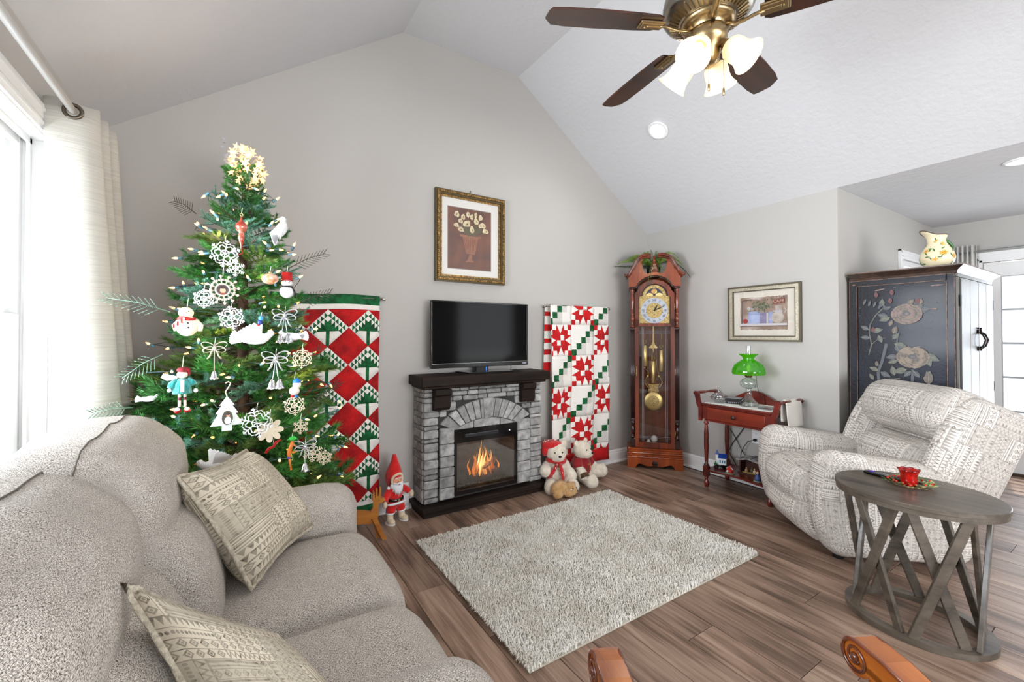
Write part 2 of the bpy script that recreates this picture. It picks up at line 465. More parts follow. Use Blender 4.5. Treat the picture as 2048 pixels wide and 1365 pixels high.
# moulded casing around an opening, built from stacked strips
def casing(mb, X, w, h, cw=.09, bottom=True):
    """opening w x h centred on x, from y=0 up; outside it goes the casing"""
    for (a, b_, t) in ((0, .2, .012), (.2, .3, .02), (.3, .42, .014), (.42, .72, .018), (.72, .84, .024), (.84, 1, .02)):
        i, o = a*cw, b_*cw
        for s in (-1, 1): mb.box((s*(w/2+(i+o)/2), (h+o)/2-(0 if bottom else 0), t/2), (o-i, h+o, t), X=X)
        mb.box((0, h+(i+o)/2, t/2), (w+2*o, o-i, t), X=X)
# window 1: deep white jamb, sill, double hung sashes
m_pane = glass_mat('window_glass', '#fbfdff', .03)
X1 = TR(XL, (WY0+WY1)/2, WZ0) @ Matrix(((0, 0, 1, 0), (1, 0, 0, 0), (0, 1, 0, 0), (0, 0, 0, 1)))
ww, wh = WY1-WY0, WZ1-WZ0
mb = MB(); casing(mb, X1, ww, wh, .095)
mb.box((0, -.012, .03), (ww+.3, .025, .09), b=.006, X=X1); mb.box((0, -.07, .008), (ww+.2, .09, .016), X=X1)
win = struct('window_1', mb, m_trim)
mb = MB()
for s in (-1, 1):
    mb.box((s*(ww/2-.003), wh/2, -.075), (.006, wh, .15), X=X1)
    mb.box((s*(ww/2-.016), wh/2, -.058), (.02, wh, .012), X=X1)
    mb.box((s*(ww/2-.019), wh/2, -.1045), (.038, wh, .053), X=X1)
mb.box((0, wh-.003, -.075), (ww, .006, .15), X=X1); mb.box((0, wh-.016, -.058), (ww, .02, .012), X=X1)
mb.box((0, wh-.021, -.1045), (ww-.01, .036, .051), X=X1); mb.box((0, .003, -.075), (ww, .006, .15), X=X1)
mb.build('window_jamb', m_trim, win)
half = ww/2; rail = .055
mb = MB(); mb.box((0, wh/2, -.09), (.07, wh, .10), b=.004, X=X1); mb.build('mullion', m_trim, win)
for sx in (-1, 1):
    cx = sx*(half/2+.008); sw = half-.085
    for (y0, y1, z, nm) in ((wh*.48, wh-.035, -.118, 'upper_sash'), (.01, wh*.52, -.088, 'lower_sash')):
        mb = MB(); hh = y1-y0
        for s in (-1, 1): mb.box((cx+s*(sw/2-rail/2), (y0+y1)/2, z), (rail, hh, .03), b=.004, X=X1)
        for yy in (y0+rail/2, y1-rail/2): mb.box((cx, yy, z), (sw-.004, rail, .027), b=.003, X=X1)
        sash = mb.build(nm, m_ext, win)
        mb = MB()
        for k in (1, 2): mb.box((cx-sw/2+sw*k/3, (y0+y1)/2, z), (.018, hh-rail, .012), X=X1)
        for k in (1,): mb.box((cx, y0+hh*k/2, z), (sw-rail, .018, .011), X=X1)
        mb.build('muntin', m_ext, sash)
        MB().box((cx, (y0+y1)/2, z-.002), (sw-rail, hh-rail, .004), X=X1).build('pane', m_pane, sash)
    MB().box((cx, wh*.52+.004, -.07), (.05, .012, .02), b=.003, X=X1).build('sash_lock', m_ext, win)
# window 2 in the dining wall
X2 = TR(5.61, YD, .9) @ WY
mb = MB(); casing(mb, X2, .82, 1.135, .075); mb.box((0, -.015, .03), (1.05, .03, .08), X=X2)
w2 = struct('window_2', mb, m_trim)
mb = MB()
for s in (-1, 1): mb.box((s*.385, .57, -.05), (.05, 1.13, .09), X=X2)
for yy in (.025, .57, 1.11): mb.box((0, yy, -.05), (.8, .05, .05), X=X2)
mb.build('sash', m_ext, w2); MB().box((0, .57, -.055), (.74, 1.1, .004), X=X2).build('pane', m_pane, w2)
# glass doors in the far wall
XD = TR(XF, (DY0+DY1)/2, 0) @ WX
dw = DY1-DY0
mb = MB(); casing(mb, XD, dw, DZ, .095); d1 = struct('door_1', mb, m_trim)
MB().box((0, .012, -.06), (dw, .024, .12), X=XD).build('threshold', pm('threshold_bronze', '#4a3a2c', .4), d1)
m_munt = pm('muntin_grey', '#b9bcc0', .4)
for s in (-1, 1):
    w_ = dw/2-.004; cx = s*dw/4
    mb = MB()
    for q in (-1, 1): mb.box((cx+q*(w_/2-.055), DZ/2+.012, -.05), (.11, DZ-.03, .042), X=XD)
    mb.box((cx, .15, -.05), (w_-.2, .25, .040), X=XD); mb.box((cx, DZ-.075, -.05), (w_-.2, .13, .040), X=XD)
    leaf = mb.build('door_leaf', m_trim, d1)
    gx, g0, g1 = w_-.22, .275, DZ-.14
    mb = MB()
    for k in range(0, 5): mb.box((cx-gx/2+gx*k/4, (g0+g1)/2, -.05), (.018, g1-g0, .026), X=XD)
    for k in range(0, 6): mb.box((cx, g0+(g1-g0)*k/5, -.05), (gx, .018, .024), X=XD)
    mb.build('muntin', m_munt, leaf)
    MB().box((cx, (g0+g1)/2, -.05), (gx, g1-g0, .006), X=XD).build('pane', m_pane, leaf)
# porch slab and lawn outside, so that the glass looks out on something
struct('ground', MB().box((2.5, .5, -.4), (60, 60, .3)), pm('snowy_lawn', '#e6e9ea', .9, col2='#d2d8d4', ns=.6))
# ------------------------------------------------------------------ flat drawing helpers (print and paint on real surfaces)
def blob(cx, cy, rx, ry, n=12, rot=0.0, jit=0.0, rnd=R):
    a0 = radians(rot); out = []
    for i in range(n):
        a = 2*pi*i/n; k = 1+rnd.uniform(-jit, jit); x, y = rx*k*cos(a), ry*k*sin(a)
        out.append((cx+x*cos(a0)-y*sin(a0), cy+x*sin(a0)+y*cos(a0)))
    return out
def leafp(x0, y0, x1, y1, w):
    dx, dy = x1-x0, y1-y0; L = hypot(dx, dy) or 1e-6; nx, ny = -dy/L, dx/L
    return [(x0, y0)]+[(x0+dx*t+nx*w*k, y0+dy*t+ny*w*k) for t, k in ((.25, .8), (.5, 1), (.8, .5))]+[(x1, y1)]+[(x0+dx*t-nx*w*k, y0+dy*t-ny*w*k) for t, k in ((.8, .5), (.5, 1), (.25, .8))]
class Paint:
    def __init__(s, X): s.mb = MB(); s.X = X; s.z = 0.0
    def face(s, poly, m):
        s.z += .00006
        A = sum(poly[i][0]*poly[(i+1) % len(poly)][1]-poly[(i+1) % len(poly)][0]*poly[i][1] for i in range(len(poly)))
        if A < 0: poly = poly[::-1]
        s.mb.add([(x, y, s.z) for x, y in poly], [list(range(len(poly)))], m, X=s.X)
    def stroke(s, pts, w, m):
        for i in range(len(pts)-1):
            (x0, y0), (x1, y1) = pts[i], pts[i+1]; L = hypot(x1-x0, y1-y0) or 1e-6; nx, ny = -(y1-y0)/L, (x1-x0)/L
            w0 = w if not isinstance(w, (list, tuple)) else w[i]; w1 = w if not isinstance(w, (list, tuple)) else w[i+1]
            s.face([(x0-nx*w0, y0-ny*w0), (x1-nx*w1, y1-ny*w1), (x1+nx*w1, y1+ny*w1), (x0+nx*w0, y0+ny*w0)], m)

# ------------------------------------------------------------------ electric fireplace with stone surround
m_stone = pm('grey_stone', '#5f5f60', .85, col2='#bdbcba', ns=19, bump=1.0, rand=.30, lo=.2, hi=.8, detail=7)
m_mort = pm('stone_mortar', '#3c3b3a', .95)
m_espr = wood('espresso_wood', '#0a0604', '#2c1e16', .6, 0, 22, ratio=14)
m_espr.node_tree.nodes['Principled BSDF'].inputs['Specular IOR Level'].default_value = .2
m_black = pm('black_gloss', '#050506', .12, coat=.4)
m_blackm = pm('black_matt', '#0c0c0d', .5)
fp = thing('electric_fireplace', 'electric fireplace with grey stacked stone surround, dark wood mantel and hearth, under the television', 'fireplace', (1.69, 3.1, 0))
def W(mb, name, mats, par): return mb.build(name, mats, par, world=True)
mb = MB(); mb.box((1.692, 3.07, .0575), (1.145, .284, .035), b=.005); mb.box((1.692, 3.079, .0205), (1.115, .262, .041), b=.003)
W(mb, 'hearth', m_espr, fp)
mb = MB(); mb.box((1.689, 3.073, .982), (1.146, .290, .073), b=.005); W(mb, 'mantel', m_espr, fp)
mb = MB(); mb.box((1.689, 3.085, .9345), (1.10, .262, .022), b=.006); W(mb, 'mantel_moulding', m_espr, fp)
X0, X1_ = 1.168, 2.210
mb = MB(); mb.box((1.2805, 3.118, .499), (X1_*0+.225, .19, .847)); mb.box((2.0825, 3.118, .499), (.255-.0, .19, .847)); mb.box((1.679, 3.118, .761), (.575, .188, .323)); mb.box((1.679, 3.118, .088), (.575, .188, .025))
W(mb, 'surround_core', m_mort, fp)
for cx in (1.278, 2.045):   # corbels
    pr = [(0, .767), (.028, .767), (.045, .79), (.05, .87), (.07, .885), (.07, .923), (0, .923)]
    X = TR(cx-.063, 2.985, 0) @ Matrix(((0, 0, 1, 0), (-1, 0, 0, 0), (0, 1, 0, 0), (0, 0, 0, 1)))
    W(MB().prism(pr, 0, .126, X=X), 'corbel', m_espr, fp)
RS = random.Random(3)
def stone(x0, x1, z0, z1, y=3.02, d=.03, par=fp):
    g = .0025; x0 += g; x1 -= g; z0 += g; z1 -= g
    if x1-x0 < .01 or z1-z0 < .008: return
    o = RS.uniform(-.006, .008); mb = MB()
    mb.box(((x0+x1)/2, y-o/2-d/2+.01, (z0+z1)/2), (x1-x0, d+o, z1-z0), b=min(.007, (z1-z0)*.3))
    mb.v = [(x+RS.uniform(-.002, .002), q+RS.uniform(-.0025, .0025), z+RS.uniform(-.0018, .0018)) for x, q, z in mb.v]
    W(mb, 'stone', m_stone, par)
def arch_out(z):  # half width of the arch outer edge at height z
    Rr, zc = .579, .238
    return sqrt(max(0, Rr*Rr-(z-zc)**2)) if z > .645 else .41
rows = []; z = .078
while z < .92:
    h = RS.choice((.03, .038, .046, .058, .066)); z1 = min(z+h, .922)
    if .922-z1 < .02: z1 = .922
    rows.append((z, z1)); z = z1
for (z0, z1) in rows:
    zm = (z0+z1)/2; hw = arch_out(min(z0, zm)) if zm > .62 else .41
    if z0 > .817: spans = [(X0-.012, X1_+.012)]
    else: spans = [(X0-.012, 1.684-hw-.003), (1.684+hw+.003, X1_+.012)]
    for (a, b_) in spans:
        x = a
        while x < b_-.012:
            L = RS.uniform(.07, .19); e = x+L
            if b_-e < .05: e = b_
            skip = (z1 > .80) and ((x > 1.20 and e < 1.35) or (x > 1.97 and e < 2.12))
            if not skip: stone(x, e, z0, z1)
            x = e
    for sx, xs in ((-1, X0), (1, X1_)):           # the stones of the sides
        y = 3.018
        while y < 3.20:
            e = y+RS.uniform(.05, .13)
            if 3.212-e < .04: e = 3.212
            mb = MB(); o = RS.uniform(.008, .016)
            mb.box((xs+sx*o/2, (y+e)/2, zm), (o+.01, e-y-.004, z1-z0-.004), b=.005)
            mb.v = [(x_+RS.uniform(-.002, .002), q, w_+RS.uniform(-.0015, .0015)) for x_, q, w_ in mb.v]
            W(mb, 'stone', m_stone, fp); y = e
for (a, b_) in ((1.276, 1.393), (1.964, 2.092)):  # flat pilasters beside the firebox
    z = .092
    while z < .60:
        z1 = z+RS.uniform(.07, .10)
        if .625-z1 < .05: z1 = .625
        mb = MB(); mb.box(((a+b_)/2, 2.999, (z+z1)/2), (b_-a-.003, .034, z1-z-.004), b=.005)
        mb.v = [(x_+RS.uniform(-.001, .001), q+RS.uniform(-.003, .002), w_) for x_, q, w_ in mb.v]
        W(mb, 'stone', m_stone, fp); z = z1
def outer(t): # t 0..1 left to right
    x = -.408+.816*t; return (1.684+x, .238+sqrt(.579**2-x*x)+.003)
def inner(t):
    x = -.285+.57*t; return (1.679+x, .06+sqrt(.607**2-x*x)+.002)
cuts = [0, .09, .17, .25, .33, .41, .455, .545, .59, .67, .75, .83, .91, 1]
for k in range(len(cuts)-1):
    a, b_ = cuts[k]+.004, cuts[k+1]-.004; key = k == 6
    if cuts[k+1]-cuts[k] < .05 and not key: pass
    n = 3; po = [outer(a+(b_-a)*i/n) for i in range(n+1)]; pi_ = [inner(a+(b_-a)*i/n) for i in range(n+1)][::-1]
    if key: po = [(po[0][0]-.012, po[0][1]+.006), (po[-1][0]+.012, po[-1][1]+.006)]; pi_ = [(pi_[0][0]+.004, pi_[0][1]-.004), (pi_[-1][0]-.004, pi_[-1][1]-.004)]
    W(MB().prism(po+pi_, -3.02, -(2.978 if key else 2.986)+0, b=.006, X=WY), 'stone', m_stone, fp)
for a, b_ in ((0, .3), (.3, .72), (.72, 1)):      # lintel pieces under the arch
    po = [inner(a+.005+(b_-a-.01)*i/6) for i in range(7)]; po = [(x, max(z-.004, .606)) for x, z in po]
    W(MB().prism(po+[(po[-1][0], .600), (po[0][0], .600)], -3.02, -2.997, b=.003, X=WY), 'stone', m_stone, fp)
# firebox: black frame, heater grille, lit logs behind the glass
bx0, bx1, bz0, bz1 = 1.394, 1.963, .10, .600
mb = MB(); y = 3.0
for (a, b_, c, d) in ((bx0, bx0+.022, bz0, bz1), (bx1-.022, bx1, bz0, bz1), (bx0+.022, bx1-.022, bz0, bz0+.03), (bx0+.022, bx1-.022, bz1-.105, bz1)):
    mb.box(((a+b_)/2, y+.004, (c+d)/2), (b_-a, .03, d-c))
fb = W(mb, 'firebox_frame', m_black, fp)
mb = MB(); mb.box((1.679, 3.19, .35), (.57, .01, .50)); mb.box((1.40, 3.1, .35), (.01, .17, .50)); mb.box((1.958, 3.1, .35), (.01, .17, .50)); mb.box((1.679, 3.1, .105), (.55, .17, .01)); mb.box((1.679, 3.1, .595), (.55, .17, .01))
W(mb, 'firebox_liner', pm('firebox_liner', '#2b2724', .9, col2='#4b4540', ns=30, bump=.6), fp)
mb = MB(); mb.box((1.63, 2.989, .545), (.30, .008, .026), b=.004)
for k in range(5): mb.box((1.63, 2.984, .536+.0045*k), (.28, .003, .0015))
W(mb, 'heater_grille', pm('grille_grey', '#3b3d40', .35, metal=.6), fb)
mb = MB(); mb.ball((1.888, 2.988, .545), .006, nu=8, nv=6); W(mb, 'sensor_dot', pm('sensor_white', '#dfe6ff', .3, emit=.6), fb)
m_log = pm('charred_log', '#1b120d', .9, col2='#6b4a36', ns=20, bump=.8)
for (a, b_, r) in (((1.50, 3.12, .155), (1.86, 3.10, .175), .026), ((1.56, 3.08, .18), (1.80, 3.14, .20), .022), ((1.62, 3.13, .20), (1.75, 3.06, .28), .018), ((1.58, 3.09, .15), (1.68, 3.14, .26), .016), ((1.72, 3.14, .17), (1.83, 3.07, .22), .018)):
    a, b_ = Vector(a), Vector(b_); pts = [a+(b_-a)*t/6+Vector((RS.uniform(-.004, .004),)*3) for t in range(7)]
    W(MB().tube(pts, [r*RS.uniform(.85, 1.1) for _ in pts], 9), 'log', m_log, fp)
mb = MB()
for k in range(160):
    mb.ball((RS.uniform(1.42, 1.94), RS.uniform(3.03, 3.17), .118+RS.uniform(0, .02)), (RS.uniform(.006, .014), RS.uniform(.006, .014), RS.uniform(.005, .01)), nu=6, nv=4)
o = W(mb, 'ember_bed', pm('ember_bed', '#2a2724', .9, col2='#5a5550', ns=40), fp); o['kind'] = 'stuff'
def flame_mat(nm, c1, c2, s):
    m, nt, b = newmat(nm); nt.nodes.remove(b); out = nt.nodes['Material Output']
    tc = node(nt, 'TexCoord'); mp = node(nt, 'Mapping', i_Scale=(22, 22, 7)); nt.links.new(tc.outputs['Object'], mp.inputs[0])
    t = node(nt, 'TexNoise', i_Scale=1.0, i_Detail=3.0); nt.links.new(mp.outputs[0], t.inputs[0])
    rp = node(nt, 'ValToRGB'); rp.color_ramp.elements[0].position = .38; rp.color_ramp.elements[1].position = .62
    rp.color_ramp.elements[0].color = C(c1); rp.color_ramp.elements[1].color = C(c2); nt.links.new(t.outputs[0], rp.inputs[0])
    e = node(nt, 'Emission', i_Strength=s); nt.links.new(rp.outputs[0], e.inputs[0])
    tr = node(nt, 'BsdfTransparent'); k = (N(nt, t.outputs[0])*2.6-.9).mn(.85).mx(.1)
    mx = node(nt, 'MixShader'); nt.links.new(k.k, mx.inputs[0]); nt.links.new(tr.outputs[0], mx.inputs[1]); nt.links.new(e.outputs[0], mx.inputs[2])
    nt.links.new(mx.outputs[0], out.inputs[0]); return m
m_fl1 = flame_mat('flame_core', '#ffa030', '#ffe9a0', 3.6); m_fl2 = flame_mat('flame_outer', '#c2410f', '#ff9a2e', 2.2)
for k in range(30):
    x = RS.gauss(1.715, .065); x = max(1.55, min(1.87, x)); h = .08+.21*max(0, 1-abs(x-1.70)/.17)*RS.uniform(.6, 1.1); w_ = RS.uniform(.009, .02); z0 = .185; yy = RS.uniform(3.07, 3.14)
    ph = RS.uniform(0, 6); pts = [(x+.012*sin(ph+t*.9), yy, z0+h*t/8) for t in range(9)]
    W(MB().tube(pts, [w_*q for q in (.5, .95, 1, .9, .72, .5, .3, .15, .03)], 7, flat=.5), 'flame', m_fl1 if abs(x-1.71) < .06 and k % 3 else m_fl2, fp)
W(MB().box((1.679, 2.995, .31), (.52, .004, .375)), 'fire_glass', glass_mat('fire_glass', '#d8d4d0', .16, .015), fp)
lamp('fire_glow', 'POINT', (1.70, 3.05, .30), 1.1, (1, .55, .2), shadow_soft_size=.05)

# ------------------------------------------------------------------ television
tv = thing('television', 'black flat screen television standing on the fireplace mantel', 'television', (1.70, 3.10, 1.0185))
W(MB().box((1.697, 3.115, 1.3265), (.892, .03, .526), b=.004), 'housing', m_blackm, tv)
mb = MB(); y = 3.097
for c, d in (((1.697, y, 1.583), (.892, .012, .013)), ((1.697, y, 1.081), (.892, .014, .035)), ((1.257, y, 1.333), (.012, .012, .487)), ((2.137, y, 1.333), (.012, .012, .487))): mb.box(c, d, b=.002)
W(mb, 'bezel', m_black, tv)
W(MB().box((1.697, 3.1005, 1.337), (.870, .003, .482)), 'screen', pm('tv_screen', '#040405', .09, spec=.22), tv)
W(MB().box((1.697, 3.0895, 1.0985), (.888, .0015, .002)), 'chrome_line', pm('chrome', '#c8c8cc', .2, metal=1), tv)
mb = MB(); text_mb(mb, 'VIZIO', .016, TR(2.105, 3.0897, 1.08) @ WY, bold=True); W(mb, 'logo', pm('logo_silver', '#c9cbd6', .4), tv)
mb = MB(); mb.prism([(1.50, -3.20), (1.53, -3.02), (1.94, -3.02), (1.98, -3.20)], 1.0187, 1.028, b=.003, X=Matrix(((1, 0, 0, 0), (0, -1, 0, 0), (0, 0, 1, 0), (0, 0, 0, 1))))
W(mb, 'base', m_black, tv)
mb = MB(); mb.box((1.70, 3.12, 1.055), (.11, .03, .065), b=.004); W(mb, 'neck', m_blackm, tv)
W(MB().box((1.735, 3.1035, 1.046), (.006, .003, .03)), 'standby_light', pm('standby_blue', '#2a6bff', .4, emit=.8), tv)
W(MB().tube([(1.985, 3.12, 1.07), (1.987, 3.118, 1.04), (1.985, 3.13, 1.023), (1.95, 3.17, 1.022)], .0025, 6), 'power_cord', m_blackm, tv)

# ------------------------------------------------------------------ framed prints
def picture(name, label, X, w, h, fw, prof, mats, mat_m, print_rect, art, group=None, loc=(0, 0, 0)):
    t = thing(name, label, 'picture', loc)
    mb = MB()
    for (a, b_, z0, z1, mi) in prof:
        i, o = a*fw, b_*fw
        for s in (-1, 1):
            mb.box((s*(w/2-(i+o)/2), 0, (z0+z1)/2), (o-i, h-2*i, z1-z0), mi, X=X); mb.box((0, s*(h/2-(i+o)/2), (z0+z1)/2), (w-2*o, o-i, z1-z0), mi, X=X)
    W(mb, 'frame', mats, t)
    W(MB().box((0, 0, .004), (w-fw, h-fw, .008), X=X), 'mat_board', mat_m, t)
    x0, x1, y0, y1 = print_rect
    P_ = Paint(X @ TR(0, 0, .0082)); ms = art(P_, x0, x1, y0, y1); W(P_.mb, 'print', ms, t)
    W(MB().box((0, 0, .014), (w-fw*1.6, h-fw*1.6, .0015), X=X), 'glass', glass_mat('picture_glass', '#ffffff', .02, .01), t)
    return t
m_gold = pm('frame_gold', '#5f4520', .42, metal=.7, col2='#b8935a', ns=60, bump=.5)
m_goldd = pm('frame_gold_dark', '#5c5138', .45, metal=.5)
m_brown = [pm('print_brown', '#4a2415', .6, col2='#7d4322', ns=7, what='Object', lo=.3, hi=.7), pm('print_cream', '#e6d8b8', .6, col2='#cbb98f', ns=40), pm('print_leaf', '#5b5230', .6), pm('print_urn', '#a66a45', .6, col2='#8a5030', ns=25), pm('print_urn_dark', '#7a4429', .6), pm('print_glow', '#93521f', .6), pm('print_edge', '#8f867c', .6)]
def art_lilies(P_, x0, x1, y0, y1):
    P_.face([(x0-.006, y0-.006), (x1+.006, y0-.006), (x1+.006, y1+.006), (x0-.006, y1+.006)], 6)
    P_.face([(x0, y0), (x1, y0), (x1, y1), (x0, y1)], 0)
    
    # coordinates relative to the frame centre (1.646, 2.127)
    ux, uy = -.012, 0
    P_.face([(-.08, .02), (.072, .02), (.055, -.05), (.04, -.13), (-.042, -.13), (-.06, -.05)], 3)
    for k in range(7): P_.stroke([(-.066+.0207*k, .01), (-.034+.0113*k, -.12)], .0028, 4)
    for k in range(10): P_.face(blob(-.092+.0195*k, .018+RS.uniform(-.003, .003), .0125, .010, 8), 3)
    P_.face([(-.016, -.135), (.012, -.135), (.010, -.175), (.03, -.195), (-.055, -.20), (-.03, -.18)], 3)
    for (x, y) in ((-.12, .17), (-.08, .10), (-.03, .17), (.02, .17), (.08, .18), (.10, .12), (.13, .06), (-.05, .06), (.01, .05)):
        P_.stroke([(x*.25, .02), (x*.7, y*.6), (x, y)], .003, 2)
    for k in range(22): P_.face(leafp(RS.uniform(-.05, .05), .03, RS.uniform(-.14, .14), RS.uniform(.05, .16), .007), 2)
    for (x, y, s, r) in ((-.135, .19, .026, 60), (-.138, .10, .022, 20), (-.095, .068, .026, 10), (-.098, .14, .02, 50), (-.04, .12, .034, 30), (-.075, .175, .022, 70), (-.03, .20, .022, 90), (.005, .185, .022, 60), (.045, .205, .02, 80), (.05, .15, .028, 120), (.09, .19, .022, 110), (.115, .125, .026, 140), (.008, .075, .03, 100), (.14, .078, .028, 150), (.085, .12, .02, 60)):
        P_.face(leafp(x*.9, y*.9-.012, x+s*.9*cos(radians(r)), y+s*.9*sin(radians(r)), s*.6), 1); P_.face(blob(x, y, s*1.05, s*.72, 10, r, .12), 1); P_.face(blob(x+.004, y-.003, s*.28, s*.18, 6, r), 2)
    return m_brown
Xp = TR(1.646, YB-.001, 2.127) @ RX(-.0) @ WY
picture('framed_print', 'white calla lilies print in an ornate gold frame above the television', Xp, .645, .745, .058,
        [(0, .22, 0, .03, 1), (.22, .5, 0, .042, 0), (.5, .72, 0, .034, 1), (.72, 1, 0, .02, 0)], [m_gold, m_goldd], pm('mat_white', '#e8e6e2', .8), (-.207, .19, -.257, .243), art_lilies, loc=(1.646, YB, 1.753))
fr = [o for o in bpy.data.objects if o.name == 'framed_print'][0]
mb = MB()   # rope beading of the gold frame
for k in range(44):
    for s in (-1, 1):
        mb.ball((s*(.3225-.021), -.34+.0158*k, .042), (.009, .0055, .006), nu=6, nv=4, X=Xp)
        if k < 38: mb.ball((-.29+.0157*k, s*(.3725-.021), .042), (.0055, .009, .006), nu=6, nv=4, X=Xp)
W(mb, 'beading', m_gold, fr)
W(MB().tube([(1.64, YB-.004, 2.502), (1.645, YB-.01, 2.53)], .003, 6), 'hanger_nail', m_goldd, fr)
m_cafe = [pm('cafe_wall', '#8d7567', .7, col2='#a58c7a', ns=14), pm('cafe_blue', '#8e9cc6', .7, col2='#a4aed2', ns=20), pm('cafe_lilac', '#7f7796', .7), pm('cafe_pot', '#a99b93', .7, col2='#c9bdb2', ns=18), pm('cafe_green', '#556350', .7), pm('cafe_green_light', '#8a8f70', .7), pm('cafe_shelf', '#bdb8bb', .7), pm('cafe_dark', '#65544c', .7), pm('cafe_red', '#9c3038', .7), pm('cafe_letters', '#b9a08c', .7), pm('cafe_sign', '#7c4a40', .7)]
def art_cafe(P_, x0, x1, y0, y1):
    n = 26; e = [(x0+(x1-x0)*i/n, y0+RS.uniform(-.003, .003)) for i in range(n+1)]+[(x1+RS.uniform(-.003, .003), y0+(y1-y0)*i/14) for i in range(1, 14)]+[(x1-(x1-x0)*i/n, y1+RS.uniform(-.004, .004)) for i in range(n+1)]+[(x0+RS.uniform(-.003, .003), y1-(y1-y0)*i/14) for i in range(1, 14)]
    P_.face(e, 0)
    P_.face([(-.185, -.085), (-.175, -.085), (-.175, .12), (-.185, .12)], 7); P_.face([(-.185, .12), (-.06, .13), (-.06, .12), (-.185, .11)], 7)
    for (x, y, r) in ((-.12, .045, .016), (-.09, .04, .012)): P_.face(blob(x, y, r, r), 6)
    P_.face([(-.128, .012), (-.024, .012), (-.026, -.088), (-.122, -.088)], 1); P_.face([(-.13, .018), (-.022, .018), (-.022, .006), (-.13, .006)], 1)
    P_.face([(-.024, .004), (.072, .008), (.068, -.088), (-.026, -.088)], 2); P_.face([(.03, .0), (.045, .0), (.045, -.088), (.03, -.088)], 6)
    P_.face([(.05, .01), (.08, .01), (.08, -.088), (.05, -.088)], 1)
    P_.face(blob(.12, -.04, .05, .048, 16), 3); P_.face([(.085, .02), (.16, .02), (.155, -.005), (.09, -.005)], 6); P_.face([(.10, .06), (.155, .06), (.15, .02), (.105, .02)], 3)
    for k in range(9): a = k/8*pi; P_.face(blob(.17+.014*sin(a), .045-.05*k/8, .004, .004, 6), 6)
    for k in range(120):
        x, y = RS.gauss(-.005, .045), RS.gauss(.065, .028); P_.face(blob(x, y, .008, .004, 6, RS.uniform(0, 180)), RS.choice((4, 4, 5)))
    P_.face([(.085, .072), (.18, .078), (.18, .122), (.085, .115)], 10)
    text_mb(P_.mb, 'CAFE', .038, P_.X @ TR(.132, .096, P_.z+.0002), 9, ext=.0001)
    for k in range(14): P_.face(blob(.085+.0065*k, .132+RS.uniform(-.004, .004), .006, .004, 7), 7 if k % 2 else 9)
    P_.face([(-.196, -.088), (.198, -.088), (.198, -.108), (-.196, -.108)], 6); P_.face([(-.196, -.108), (.198, -.108), (.198, -.114), (-.196, -.114)], 7)
    P_.face(blob(-.148, -.066, .018, .02, 12), 8)
    return m_cafe
m_champ = pm('frame_champagne', '#b9b09a', .35, metal=.7, col2='#d8d2c0', ns=90)
m_champd = pm('frame_antique', '#5f5848', .45, metal=.5)
Xq = TR(XR-.001, 1.966, 1.511) @ WX
picture('framed_print', 'print of potted plants on a shelf in champagne frame above the green lamp', Xq, .61, .49, .05,
        [(0, .3, 0, .03, 1), (.3, .8, 0, .024, 0), (.8, 1, 0, .016, 1)], [m_champ, m_champd], pm('mat_cream', '#ded7cb', .8), (-.196, .199, -.143, .142), art_cafe, loc=(XR, 1.966, 1.266))

# ------------------------------------------------------------------ quilts
m_qred = pm('quilt_red', '#8f040a', .9, col2='#cf0f12', ns=9, bump=.6, bs=60); m_qgreen = pm('quilt_green', '#023f1e', .9, col2='#0d6a36', ns=30, bump=.6, bs=60)
m_qwhite = pm('quilt_white', '#eeeae4', .92, bump=.5, ns=40, bs=55); m_qgrey = pm('quilt_grey_print', '#c6c3bd', .92, col2='#dedbd6', ns=120); m_qred2 = pm('quilt_red_plain', '#cc1014', .9, col2='#b00a10', ns=14, bump=.5, bs=60)
def subdiv(mb, k):
    """cuts every polygon of the patchwork into small faces so that the cloth can hang in folds"""
    import bmesh
    out = MB(); 
    for f, m in zip(mb.f, mb.m):
        pass
    return mb
def quilt(name, mb, mats, parent, wave, cell=.045):
    import bmesh
    b = bmesh.new(); vs = [b.verts.new(v) for v in mb.v]
    for f, m in zip(mb.f, mb.m):
        try: q = b.faces.new([vs[i] for i in f]); q.material_index = m
        except ValueError: pass
    bmesh.ops.remove_doubles(b, verts=b.verts, dist=1e-4)
    xs = [v.co.x for v in b.verts]; ys = [v.co.y for v in b.verts]
    for ax, lo, hi in ((0, min(xs), max(xs)), (1, min(ys), max(ys))):
        n = int((hi-lo)/cell)
        for i in range(1, n):
            p = [0, 0, 0]; nn = [0, 0, 0]; p[ax] = lo+(hi-lo)*i/n+.0007; nn[ax] = 1
            bmesh.ops.bisect_plane(b, geom=b.verts[:]+b.edges[:]+b.faces[:], plane_co=p, plane_no=nn)
    me = bpy.data.meshes.new(name)
    for v in b.verts: v.co = Vector(wave(v.co.x, v.co.y))
    for f in b.faces: f.smooth = True
    ext = bmesh.ops.extrude_face_region(b, geom=b.faces[:])
    for g in ext['geom']:
        if isinstance(g, bmesh.types.BMVert): g.co += Vector((0, .008, 0))
    bmesh.ops.recalc_face_normals(b, faces=b.faces[:])
    b.to_mesh(me); b.free()
    for q in mats: me.materials.append(q)
    o = bpy.data.objects.new(name, me); COL.objects.link(o)
    if parent is not None: o.parent = parent; PAR[o] = parent; me.transform(ROOT[root_of(parent)].inverted())
    return o
